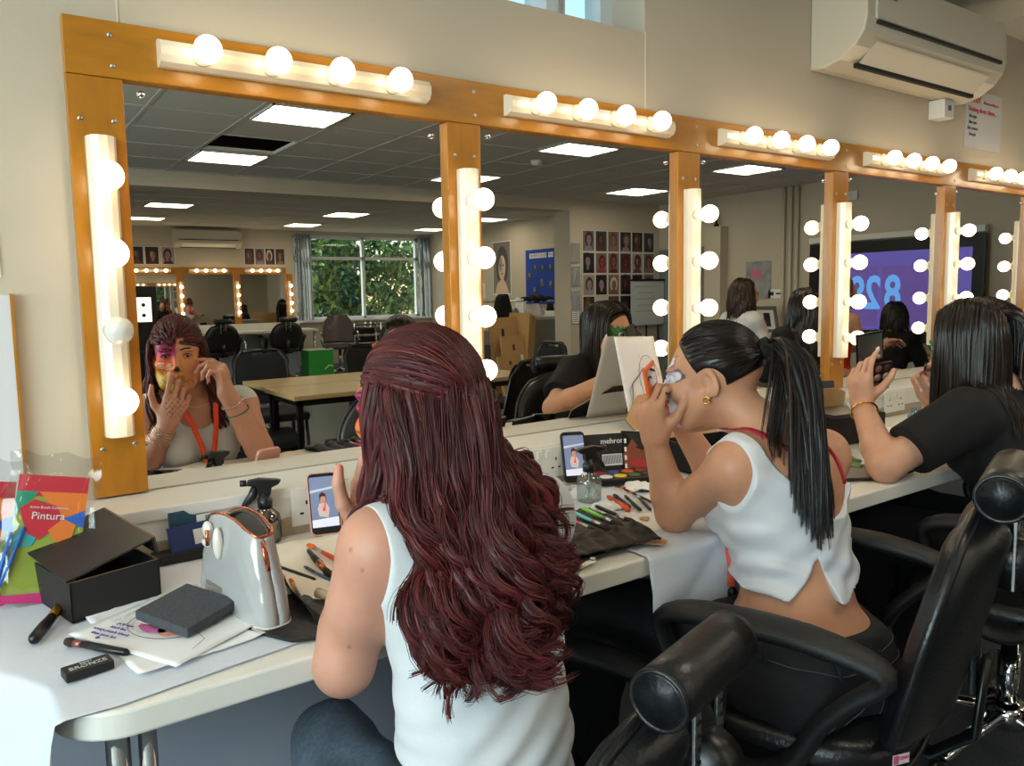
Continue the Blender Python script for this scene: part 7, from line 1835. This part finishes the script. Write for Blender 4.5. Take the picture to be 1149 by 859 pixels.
    Cp.F = np.maximum(np.maximum(Cp.F, cut1*0.8), cut2*0.8); Cp.F = np.maximum(Cp.F, ear.astype(np.float32))
    V, Q = Cp.mesh(); Lv = (V-tie); st = vnoise(np.stack([np.arctan2(Lv[:, 0], Lv[:, 2]+0.001)*5, Lv[:, 0]*2, Lv[:, 2]*0+1], 1), 8)[:, None]
    parts.append((V, Q, np.repeat(base[0][None], len(V), 0)*(1+0.35*st)))
    N = 520; th = g.uniform(-1, 1, N)*2.3; ph = g.uniform(-0.25, 1.4, N)
    d = np.stack([np.sin(th)*np.cos(ph), np.cos(th)*np.cos(ph), np.sin(ph)], 1)
    l0 = np.array([0, -0.014, 0.033])+d*np.array([0.0715, 0.0915, 0.0845])
    ok = (l0[:, 1] < 0.026+0.60*(l0[:, 2]-0.035)) & (l0[:, 2] > -0.008-0.45*(l0[:, 1]+0.03)) & (np.hypot(l0[:, 1]+0.004, l0[:, 2]+0.004) > 0.031)
    l0 = l0[ok]; N = len(l0); tg = (tie-C)@R/hs+g.normal(size=(N, 3))*0.006; n = 14; path = []
    for i in range(n):
        s = i/(n-1); P = l0*(1-s)+tg*s; D = P-np.array([0, -0.014, 0.033]); k = np.sqrt((D[:, 0]/0.0725)**2+(D[:, 1]/0.0925)**2+(D[:, 2]/0.0855)**2)
        P2 = np.array([0, -0.014, 0.033])+D/np.maximum(k, 0.2)[:, None]*1.012; P = P2 if s < 0.8 else P2*(1-s)/0.2+P*(1-(1-s)/0.2); path.append(C+(P*hs)@R.T)
    Pts = np.stack(path, 1); parts.append(strands_geo(Pts, np.full(N, 0.0022), 5, 0.35, cols(N, 31), 0.8)); parts.append(strands_geo(clump(Pts, 0.0022, 2, 33), np.full(2*N, 0.0006), 3, 1, cols(2*N, 32)*1.5, 0.8))
    H = Field((0.98, -1.08, 0.6), (1.56, -0.5, 1.2), 0.005); torso(H, sc, wc, hc, ls, rs, neck, (0, 1, 0), bust=0, slim=0.98); arm(H, ls, le, lw); H.cap(C+R@V3(0, -0.02, -0.045), neck, 0.05, 0.05, 0.02); H.ell(lc, (0.069, 0.088, 0.081), R, 0.0)
    def tail(N, seed, L0, tx, ty, sp, r, arch=0.5):
        q = np.random.default_rng(seed); r0 = tie+R@V3(0, -0.012, 0.0)+q.normal(size=(N, 3))*0.008
        d0 = (R@V3(0, -0.75, 0.35*arch*2))[None]+q.normal(size=(N, 3))*0.22; d0 /= np.linalg.norm(d0, axis=1, keepdims=True)
        X_ = tx+q.normal(0, sp, N); Y_ = ty+q.normal(0, 0.010, N)
        def gd(P, s, V):
            T = np.zeros_like(P); T[:, 2] = -1; T[:, 0] = np.clip((X_-P[:, 0])*3.5, -.6, .6); T[:, 1] = np.clip((Y_-P[:, 1])*3.5, -.6, .6); return T
        n = 30; L = L0*q.uniform(0.8, 1.05, N); return sim(r0, d0, n, L/n, H, gd, 0.004+0.022*q.uniform(0, 1, N), 0.72), np.full(N, r)
    for (N, seed, L0, tx, ty, sp, r) in ((190, 41, 0.39, 1.212, -0.915, 0.018, 0.0036), (60, 42, 0.36, 1.165, -0.905, 0.018, 0.003), (26, 43, 0.25, 1.120, -0.835, 0.014, 0.0022)):
        G, rr = tail(N, seed, L0, tx, ty, sp, r); parts.append(strands_geo(G, rr, 6, 0.6, cols(N, seed), 0.12)); parts.append(strands_geo(clump(G, 0.0045, 6, seed+5), np.full(6*N, 0.0007), 3, 1, cols(6*N, seed+9)*1.4, 0.2))
    V, Q, Cc = join_geo(parts); np_mesh('hair', V, Q, hair_mat('dark brown hair', 0.30), root, Cc, smooth_it=0)
    b = MB(); t_ = R@V3(0, -1, 0.4); u_ = R@V3(1, 0, 0); v_ = np.cross(t_, u_)
    for k in range(4): b.tube([tie+t_*(0.004*k)+u_*0.0155*math.cos(a)+v_*0.0155*math.sin(a) for a in [2*PI*i/24 for i in range(25)]], 0.0042, 8, cap=False)
    o = b.build('hair_tie', mat('black elastic', (0.03, 0.03, 0.03), 0.8), root); o.matrix_parent_inverse = root.matrix_basis.inverted()
    # earring
    ec = C+R@(V3(-0.076, 0.003, -0.036)*hs); b = MB(); b.tube([ec+R@V3(0, 0.0062*math.cos(a), 0.0062*math.sin(a)) for a in [2*PI*i/20 for i in range(21)]], 0.0016, 6, cap=False); o = b.build('earring', mat('gold', (0.85, 0.65, 0.30), 0.2, 1.0), root); o.matrix_parent_inverse = root.matrix_basis.inverted()
    # red lanyard round the neck and hanging orange ribbon with clip
    RDL = mat('crimson lanyard ribbon', (0.75, 0.08, 0.20), 0.5); ORL2 = mat('coral lanyard ribbon', (0.95, 0.42, 0.32), 0.5)
    P = stick(S, fine([(1.200, -0.70, 0.965), (1.200, -0.775, 0.965), (1.225, -0.835, 0.950), (1.275, -0.855, 0.945), (1.330, -0.84, 0.945), (1.350, -0.79, 0.95)], 6), 0.006)
    ribbon('lanyard', P, 0.016, RDL, root, (0, -0.6, 0.8))
    P = stick(S, fine([(1.33, -0.80, 0.955), (1.355, -0.85, 0.92), (1.370, -0.88, 0.865)], 6), 0.002); b = MB(); b.tube(P, 0.0035, 6); o = b.build('bra_strap', RDL, root); o.matrix_parent_inverse = root.matrix_basis.inverted()
    ribbon('lanyard', [(1.225, -0.70, 0.80), (1.218, -0.705, 0.74), (1.215, -0.712, 0.69), (1.212, -0.716, 0.65)], 0.016, ORL2, root, (-0.8, -0.6, 0))
    b = MB(); b.sphere((1.212, -0.718, 0.637), 0.013, 10, (0.7, 0.7, 1)); b.tube([(1.212, -0.718, 0.63), (1.22, -0.722, 0.605)], 0.006, 8); o = b.build('lanyard_clip', BLACKP, root); o.matrix_parent_inverse = root.matrix_basis.inverted()
    # compact held in the left hand (a thing of its own)
    cp = empty('powder_compact', (1.118, -0.590, 1.060), 0, 'open orange compact held up in the hand of the ponytailed woman', 'compact')
    cp.rotation_euler = (math.radians(-4), math.radians(-16), math.radians(24))
    ORC = mat('orange compact plastic', (0.93, 0.42, 0.16), 0.3)
    b = MB(); b.box((0, 0, 0), (0.056, 0.006, 0.056), bev=0.002); b.build('lid', ORC, cp)
    b = MB(); b.box((0, -0.0035, 0.002), (0.040, 0.001, 0.036)); b.build('mirror', MIRROR, cp)
    M = Matrix.Translation((0.004, -0.018, -0.040)) @ Euler((math.radians(50), 0, 0)).to_matrix().to_4x4(); b = MB(); b.box((0, 0, 0), (0.056, 0.007, 0.052), M, bev=0.002); b.build('base', mat('brown compact pan', (0.25, 0.15, 0.10), 0.4), cp)
woman_ponytail()

# ================================================================== WOMAN 3 : straight black hair, black T-shirt
def woman_black():
    root = person_root((2.24, -0.82, 0), 'woman with long straight black hair in a black T-shirt, painting her green eye')
    C = V3(2.225, -0.690, 1.062); R = headR(math.radians(-10), math.radians(-8)); hs = 0.97
    ls, rs = V3(2.075, -0.755, 0.905), V3(2.405, -0.775, 0.905); sc = (ls+rs)/2; neck = V3(2.24, -0.765, 0.945)
    wc = V3(2.26, -0.86, 0.66); hc = V3(2.27, -0.89, 0.54)
    le, lw = V3(1.885, -0.655, 0.785), V3(2.045, -0.500, 0.905)
    re, rw = V3(2.41, -0.60, 0.785), V3(2.320, -0.545, 0.912)
    def build_torso(S): return torso(S, sc, wc, hc, ls, rs, neck, (0, 1, 0), bust=0.055, slim=1.08)
    legs = (((2.15, -0.48, 0.53), (2.15, -0.42, 0.09)), ((2.40, -0.48, 0.53), (2.40, -0.42, 0.09)))
    S = Field((1.80, -1.08, 0.0), (2.56, -0.15, 1.20), 0.0042); build_torso(S)
    for i, (k_, a) in enumerate(legs): leg(S, hc+V3((-1, 1)[i]*0.085, 0.02, -0.01), V3(*k_), V3(*a), V3(a[0], a[1]+0.15, 0.04))
    arm(S, ls, le, lw, (0.046, 0.040, 0.026)); arm(S, rs, re, rw, (0.046, 0.040, 0.026)); head(S, C, R, hs, neck)
    hm_ = None
    tl = hand(S, lw, (-0.12, 0.05, 0.97), (0.88, -0.1, 0.05), False, [(0.15, 0.45, 0.3), (0.55, 0.8, 0.4), (0.7, 0.9, 0.5), (0.8, 0.9, 0.5)], (0.1, 0.7), s=1.0)
    tr = hand(S, rw, (-0.50, -0.08, 0.80), (-0.55, -0.55, -0.3), True, [(0.45, 0.35, 0.2), (0.55, 0.5, 0.3), (0.9, 0.8, 0.4), (1.0, 0.9, 0.5)], (0.1, 0.6), s=1.0)
    V, Q = S.mesh(); c = skin_colors(V, (0.84, 0.64, 0.53), 5); L = (V-C)@R/hs; x, y, z = L.T
    isf = (y > 0.02)*(np.linalg.norm(V-C, axis=1) < 0.16)
    band = (z < 0.040+0.006*np.sin(x*420))*(z > -0.012-0.35*np.abs(x)+0.01); c = paint(c, isf*band*(np.abs(x) < 0.072), (0.25, 0.50, 0.24))
    c = paint(c, isf*(np.abs(z-0.018-0.012*np.sin(x*160)) < 0.0022)*(np.abs(x) < 0.07), (0.10, 0.24, 0.12))
    c = paint(c, isf*(np.abs(z+0.059) < 0.009)*(np.abs(x) < 0.019)*(y > 0.084), (0.6, 0.25, 0.25))
    tt = step(0.006-np.linalg.norm(V-(lw+V3(-0.032, -0.008, 0.045)), axis=1), 0, 0.002); c = paint(c, tt*0.6, (0.25, 0.2, 0.2))
    np_mesh('body', V, Q, SKIN, root, c); eyes(C, R, root, hs, (0.22, 0.16, 0.12)); nail_mesh(tl+tr, root, mat('pearl nail', (0.85, 0.78, 0.80), 0.2), 1.0)
    # T-shirt with sleeves to mid upper arm
    T = Field((1.88, -1.08, 0.48), (2.56, -0.62, 0.99), 0.0040); build_torso(T)
    for sh_, el_ in ((ls, le), (rs, re)):
        e2 = sh_*0.22+el_*0.78; T.cap(sh_, e2, 0.054, 0.060, 0.03)
    K = cloth_field(T, 0.012, lambda X, Y, Z: (0.004*np.sin(40*Z+26*X+2*np.sin(18*Y))*np.clip((0.9-Z)/0.2, 0.2, 1)+0.002*np.sin(90*Y+50*Z)).astype(np.float32)); X, Y, Z = K.coords()
    K.F = np.maximum(K.F, 0.50-Z)
    for sh_, el_ in ((ls, le), (rs, re)):
        d_ = unit(el_-sh_); e2 = sh_*0.30+el_*0.70; pl_ = ((X-e2[0])*d_[0]+(Y-e2[1])*d_[1]+(Z-e2[2])*d_[2])
        near = np.sqrt((X-el_[0])**2+(Y-el_[1])**2+(Z-el_[2])**2) < 0.17
        K.F = np.where(near, np.maximum(K.F, pl_), K.F)
    K.F = np.maximum(K.F, (0.070-np.sqrt((X-neck[0])**2+(Y-neck[1]-0.015)**2+((Z-0.975)*0.9)**2)).astype(np.float32))
    K.F = K.F.astype(np.float32)
    V, Q = K.mesh(); np_mesh('t_shirt', V, Q, mat('black cotton jersey', (0.055, 0.055, 0.06), 0.9, noise=0.1, nscale=200), root)
    J = Field((2.0, -1.08, 0.02), (2.55, -0.3, 0.62), 0.0055); build_torso(J)
    for i, (k_, a) in enumerate(legs): leg(J, hc+V3((-1, 1)[i]*0.085, 0.02, -0.01), V3(*k_), V3(*a), V3(a[0], a[1]+0.02, 0.08), (0.088, 0.068, 0.06))
    J = cloth_field(J, 0.009); X, Y, Z = J.coords(); J.F = np.maximum(np.maximum(J.F, Z-0.57-0.2*(Y+0.86)), 0.05-Z); V, Q = J.mesh(); np_mesh('trousers', V, Q, mat('black trousers', (0.045, 0.045, 0.05), 0.9), root)
    for (k_, a) in legs:
        b = MB(); b.tube([(a[0], a[1]-0.04, 0.045), (a[0], a[1]+0.04, 0.05), (a[0], a[1]+0.16, 0.035)], [0.042, 0.045, 0.035], 12, flat=0.9); o = b.build('shoe', BLACKP, root); o.matrix_parent_inverse = root.matrix_basis.inverted()
    # straight hair with centre parting
    g = np.random.default_rng(25); parts = []
    base = [lin((0.105, 0.072, 0.062)), lin((0.15, 0.10, 0.082)), lin((0.065, 0.046, 0.042)), lin((0.20, 0.14, 0.115))]
    def cols(n, seed):
        q = np.random.default_rng(seed); k = q.choice(4, n, p=[0.4, 0.28, 0.2, 0.12]); return np.array([base[i] for i in k])*q.uniform(0.8, 1.2, (n, 1))
    lc = C+R@V3(0, -0.014, 0.033)*hs
    H = Field((1.95, -1.10, 0.55), (2.56, -0.50, 1.22), 0.006); torso(H, sc, wc, hc, ls, rs, neck, (0, 1, 0), bust=0.05, slim=1.12); arm(H, ls, le, lw, (0.06, 0.05, 0.03)); arm(H, rs, re, rw, (0.06, 0.05, 0.03)); H.cap(C+R@V3(0, -0.02, -0.045), neck, 0.055, 0.055, 0.02); H.ell(lc, (0.070, 0.090, 0.083), R, 0.0); H.ell(C+R@V3(0, 0.02, -0.03)*hs, (0.064, 0.06, 0.085), R, 0.02); X, Y, Z = H.coords(); H.F -= 0.004
    Cp = Field(C-0.14, C+0.15, 0.004); Cp.ell(lc, (0.0745*hs, 0.0945*hs, 0.087*hs), R, 0.0); Cp.ell(C+R@V3(0, -0.045, -0.03)*hs, (0.066*hs, 0.055*hs, 0.08*hs), R, 0.02)
    X, Y, Z = Cp.coords(); ly = (X-C[0])*R[0, 1]+(Y-C[1])*R[1, 1]+(Z-C[2])*R[2, 1]; lz = (X-C[0])*R[0, 2]+(Y-C[1])*R[1, 2]+(Z-C[2])*R[2, 2]
    Cp.F = np.maximum(Cp.F, (ly-0.018-0.6*np.clip(lz-0.02, 0, 1))); V, Q = Cp.mesh(); parts.append((V, Q, np.repeat(base[2][None], len(V), 0)))
    N = 520; sd = np.where(g.uniform(size=N) < 0.5, -1, 1)
    y0 = g.uniform(-0.095, 0.045, N)     # root along the parting
    l0 = np.stack([sd*0.004, y0, 0.033+0.086*np.sqrt(np.clip(1-((y0+0.014)/0.0945)**2, 0.01, 1))], 1); r = C+(l0*hs)@R.T
    d0 = (np.stack([sd*1.0, -0.15-0.2*g.uniform(size=N), np.full(N, -0.1)], 1))@R.T
    fan = (0.055-y0)/0.15     # 0 front, 1 back
    az = sd*(0.95+fan*1.9+g.normal(0, 0.12, N)); rad = 0.105+0.02*g.uniform(size=N)
    tl_ = np.stack([np.sin(az)*rad*0.80, np.cos(az)*rad*0.95-0.015, np.zeros(N)], 1)@R.T+C
    def gd(P, s, V):
        T = np.zeros_like(P); T[:, 2] = -1
        k = 7.0 if s < 0.35 else 3.0
        T[:, 0] = np.clip((tl_[:, 0]-P[:, 0])*k, -1.3, 1.3); T[:, 1] = np.clip((tl_[:, 1]-P[:, 1])*k, -1.3, 1.3)
        if s < 0.12: T[:, 2] = -0.2
        return T
    L = 0.42*g.uniform(0.88, 1.04, N); G = sim(r, d0, 34, L/34, H, gd, 0.004+0.012*g.uniform(0, 1, N), 0.55)
    s_ = np.linspace(0, 1, 34)[None]; G[..., 0] += 0.004*s_*np.sin(7*s_+az[:, None]*3); G[..., 1] += 0.004*s_*np.cos(6*s_+az[:, None]*4)
    parts.append(strands_geo(G, g.uniform(0.004, 0.0062, N), 6, 0.5, cols(N, 51), 0.15)); parts.append(strands_geo(clump(G, 0.005, 4, 55), np.full(4*N, 0.0009), 3, 1, cols(4*N, 52)*1.35, 0.2))
    V, Q, Cc = join_geo(parts); np_mesh('hair', V, Q, hair_mat('black brown hair', 0.30), root, Cc, smooth_it=0)
    GO = mat('gold', (0.85, 0.65, 0.30), 0.2, 1.0)
    dl = unit(lw-le); bracelet('bracelet', lw-dl*0.030, dl, 0.0335, 0.0028, GO, root)
    dr_ = unit(rw-re); bracelet('watch_strap', rw-dr_*0.030, dr_, 0.0335, 0.0032, GO, root)
    c_ = rw-dr_*0.03+V3(-0.028, -0.018, 0.0); b = MB(); M = frame_M(c_, dr_, (0, 0, 1)); b.box((0, 0, 0), (0.020, 0.018, 0.008), Matrix.Translation(Vector(c_)) @ Euler((0.3, 0.2, 0.6)).to_matrix().to_4x4(), 0.002); o = b.build('watch_face', GO, root); o.matrix_parent_inverse = root.matrix_basis.inverted()
    P = drape(S, fine([(2.19, -0.70, 0.93), (2.20, -0.66, 0.87), (2.225, -0.645, 0.80), (2.24, -0.66, 0.72)], 5), 0.020); ribbon('lanyard', P, 0.015, mat('orange lanyard ribbon', (0.93, 0.30, 0.12), 0.6), root, (0, 1, 0.15))
    P = drape(S, fine([(2.29, -0.70, 0.93), (2.285, -0.66, 0.87), (2.265, -0.645, 0.80), (2.25, -0.66, 0.72)], 5), 0.020); ribbon('lanyard', P, 0.015, mat('orange lanyard ribbon', (0.93, 0.30, 0.12), 0.6), root, (0, 1, 0.15))
    # palette with open mirror lid
    pp = empty('eyeshadow_palette', (2.135, -0.475, 0.995), 0, 'open eyeshadow palette with mirror lid held by the woman in the black T-shirt', 'palette'); pp.rotation_euler = (math.radians(6), math.radians(-8), math.radians(-24))
    b = MB(); b.box((0, 0.006, 0.066), (0.085, 0.005, 0.085), bev=0.001); b.build('lid', BLACKP, pp)
    b = MB(); b.box((0, 0.0028, 0.066), (0.076, 0.001, 0.074)); b.build('mirror', mat('dusty mirror', (0.6, 0.6, 0.62), 0.25, 0.9), pp)
    M = Matrix.Translation((0.012, -0.004, -0.022)) @ Euler((math.radians(12), 0, 0)).to_matrix().to_4x4(); b = MB(); b.box((0, 0, 0), (0.085, 0.007, 0.085), M, bev=0.001); b.build('base', mat('dark brown palette', (0.16, 0.10, 0.09), 0.4), pp)
    for i in range(3):
        for j in range(3):
            b = MB(); b.lathe([(0.011, -0.0046), (0.0001, -0.0048)], c=(-0.027+0.027*i, 0, 0), n=16, ax='y', M=M @ Matrix.Translation((0, 0, -0.027+0.027*j))); b.build('eyeshadow_pan', mat('eyeshadow %d' % ((i+j*3) % 5), [(0.80, 0.70, 0.66), (0.45, 0.25, 0.25), (0.60, 0.38, 0.36), (0.30, 0.18, 0.18), (0.70, 0.55, 0.52)][(i+j*3) % 5], 0.5), pp)
    # eye brush in the right hand
    eb = empty('eye_brush', (2.262, -0.560, 0.995), 0, 'small brush raised to the green-painted eye', 'brush')
    b = MB(); b.tube([(0.065, 0.045, -0.050), (0.0, 0, 0), (-0.018, -0.010, 0.012)], [0.002, 0.003, 0.0028], 8); b.build('handle', BLACKP, eb)
    b = MB(); b.tube([(-0.018, -0.010, 0.012), (-0.030, -0.017, 0.020)], [0.0028, 0.0028], 8); b.build('ferrule', STEEL, eb); b = MB(); b.tube([(-0.030, -0.017, 0.020), (-0.036, -0.021, 0.024)], [0.0034, 0.001], 8); b.build('bristles', BRB, eb)
woman_black()

# ================================================================== people only seen in the mirrors
def background_person(loc, yaw, label, top, trousers, hairc, pose='sit', hair_len=0.25, skin=(0.80, 0.60, 0.50), s=1.0, reach=(0.28, 0.35, -0.18), seat=0.50, seed=1):
    """whole figure in local coordinates facing +y, then turned"""
    root = person_root(loc, label); root.rotation_euler = (0, 0, yaw)
    hz = seat if pose == 'sit' else 0.92
    hc = V3(0, 0, hz+0.07); wc = hc+V3(0, 0.01, 0.17); sc = hc+V3(0, 0.03, 0.40); ls = sc+V3(-0.165, 0, 0); rs = sc+V3(0.165, 0, 0); neck = sc+V3(0, 0, 0.035); C = sc+V3(0, 0.03, 0.185); R = headR(0, -0.15)
    S = Field((-0.42, -0.25, 0.0), (0.42, 0.72, C[2]+0.14), 0.0075); torso(S, sc, wc, hc, ls, rs, neck, (0, 1, 0), bust=0.045)
    if pose == 'sit': lg = [(V3(q*0.10, 0.42, seat+0.06), V3(q*0.11, 0.46, 0.09), V3(q*0.11, 0.60, 0.04)) for q in (-1, 1)]
    else: lg = [(V3(q*0.09, 0.02, 0.50), V3(q*0.10, -0.01, 0.09), V3(q*0.11, 0.14, 0.04)) for q in (-1, 1)]
    for q, l in zip((-1, 1), lg): leg(S, hc+V3(q*0.085, 0, -0.02), *l)
    hands = []
    for q, sh in ((-1, ls), (1, rs)):
        wr = sh+V3(-q*reach[0]*0.5+(0.0), reach[1], reach[2]); el = sh+V3(q*0.04, 0.10, -0.24); arm(S, sh, el, wr); hands.append((wr, el))
        hand(S, wr, unit(wr-el), (-q*0.6, 0, -0.6), q > 0, [(0.4, 0.5, 0.3)]*4, s=1.0)
    head(S, C, R, 1.0, neck); V, Q = S.mesh(); np_mesh('body', V, Q, SKIN, None, skin_colors(V, skin, seed)).parent = root
    bpy_o = root.children[0]
    T = Field((-0.42, -0.25, hz-0.05), (0.42, 0.50, C[2]), 0.008); torso(T, sc, wc, hc, ls, rs, neck, (0, 1, 0), bust=0.045)
    long_ = top[1]
    if long_:
        for (wr, el), sh in zip(hands, (ls, rs)): arm(T, sh, el, wr*0.85+el*0.15, (0.05, 0.044, 0.034))
    K = cloth_field(T, 0.010, lambda X, Y, Z: (0.004*np.sin(40*Z+30*X)).astype(np.float32)); X, Y, Z = K.coords(); K.F = np.maximum(K.F, hz+0.02-Z)
    if not long_: K.F = np.maximum(K.F, np.abs(X)-0.13); K.F = np.maximum(K.F, np.where(np.abs(X) < 0.08, Z-(sc[2]-0.05), -1))
    K.F = np.maximum(K.F, 0.06-np.sqrt(X**2+(Y-neck[1]-0.01)**2+(Z-neck[2]-0.02)**2)).astype(np.float32)
    V, Q = K.mesh(); np_mesh('top', V, Q, mat('cloth %d %d' % (int(top[0][0]*100), int(top[0][2]*100)), top[0], 0.85), None).parent = root
    J = Field((-0.3, -0.25, 0.0), (0.3, 0.72, hz+0.16), 0.009); torso(J, sc, wc, hc, ls, rs, neck, (0, 1, 0), bust=0)
    for q, l in zip((-1, 1), lg): leg(J, hc+V3(q*0.085, 0, -0.02), *l, (0.088, 0.066, 0.055))
    J = cloth_field(J, 0.008); X, Y, Z = J.coords(); J.F = np.maximum(J.F, Z-hz-0.09).astype(np.float32); V, Q = J.mesh(); np_mesh('trousers', V, Q, mat('cloth %d %d' % (int(trousers[0]*100), int(trousers[2]*100)), trousers, 0.9), None).parent = root
    g = np.random.default_rng(seed); N = 260; th = PI+g.uniform(-1.9, 1.9, N); ph = g.uniform(-0.5, 1.3, N)
    lc = C+R@V3(0, -0.014, 0.033); d = np.stack([np.sin(th)*np.cos(ph), np.cos(th)*np.cos(ph), np.sin(ph)], 1); r = lc+(d*np.array([0.073, 0.093, 0.085]))@R.T
    H = S; ax_ = lc[0]+np.sin(th)*0.105; ay_ = lc[1]+np.cos(th)*0.115
    def gd(P, s_, V_):
        T_ = np.zeros_like(P); T_[:, 2] = -1; T_[:, 0] = np.clip((ax_-P[:, 0])*8, -1, 1); T_[:, 1] = np.clip((ay_-P[:, 1])*8, -1, 1); return T_
    G = sim(r, d@R.T*0.5+np.array([0, -0.4, -0.3]), 18, (hair_len+0.06*np.clip(ph, 0, 1))*g.uniform(0.85, 1.1, N)/18, H, gd, np.full(N, 0.008), 0.6)
    s_ = np.linspace(0, 1, 18)[None]; G[..., 0] += 0.012*s_*np.sin(12*s_+th[:, None]*5)
    hcl = lin(hairc)*g.uniform(0.7, 1.3, (N, 1)); Cp = Field(C-0.14, C+0.15, 0.008); Cp.ell(lc, (0.076, 0.096, 0.089), R, 0.0); X, Y, Z = Cp.coords(); Cp.F = np.maximum(Cp.F, Y-C[1]-0.02-0.6*np.clip(Z-C[2]-0.02, 0, 1)).astype(np.float32); V, Q = Cp.mesh()
    V2, Q2, C2 = join_geo([(V, Q, np.repeat(lin(hairc)[None], len(V), 0)), strands_geo(G, np.full(N, 0.010), 6, 0.5, hcl, 0.2)])
    np_mesh('hair', V2, Q2, hair_mat('background hair'), None, C2, smooth_it=0).parent = root
    return root
background_person((4.72, -1.97, 0), math.radians(-70), 'person with wavy brown hair and long white top seated in the third mirror', ((0.86, 0.85, 0.84), True), (0.75, 0.74, 0.70), (0.20, 0.13, 0.09), 'sit', 0.22, seat=0.54, seed=61)
background_person((4.38, -1.18, 0), math.radians(-160), 'seated figure in black with long dark hair at the edge of the third mirror', ((0.05, 0.05, 0.055), True), (0.05, 0.05, 0.05), (0.12, 0.08, 0.07), 'sit', 0.35, seat=0.46, seed=62)
background_person((5.05, -1.42, 0), math.radians(-62), 'girl in an orange-red strappy top seen in the fourth mirror, arms forward', ((0.88, 0.22, 0.12), False), (0.1, 0.1, 0.12), (0.42, 0.26, 0.16), 'sit', 0.10, seat=0.54, seed=63)
background_person((6.45, -1.75, 0), math.radians(-85), 'dark-haired person in black seen from behind in the fourth mirror', ((0.05, 0.05, 0.055), True), (0.06, 0.06, 0.06), (0.10, 0.07, 0.06), 'sit', 0.16, seat=0.33, seed=64)
for i, (x, y, rz) in enumerate(((4.72, -1.97, -70), (4.38, -1.18, -160), (5.05, -1.42, -62), (6.45, -1.75, -85))):
    r = empty('stool', (x, y, 0), math.radians(rz), 'round black stool under the %s' % ('person in the long white top', 'figure in black with long dark hair', 'girl in the orange-red top', 'dark-haired person in black')[i], 'stool', 'round black stools')
    h = (0.54, 0.46, 0.54, 0.33)[i]-0.035
    b = MB(); b.lathe([(0.001, h-0.05), (0.16, h-0.05), (0.175, h-0.025), (0.16, h), (0.001, h)], n=24); b.build('seat', LEATHER, r)
    b = MB(); b.lathe([(0.02, 0.05), (0.02, h-0.05)], n=12); b.build('column', CHROME, r)
    b = MB(); b.lathe([(0.19, 0.0), (0.19, 0.012), (0.05, 0.04), (0.02, 0.06)], n=24); b.build('base', CHROME, r)
# group shown by the far mirrors comes from the real room itself
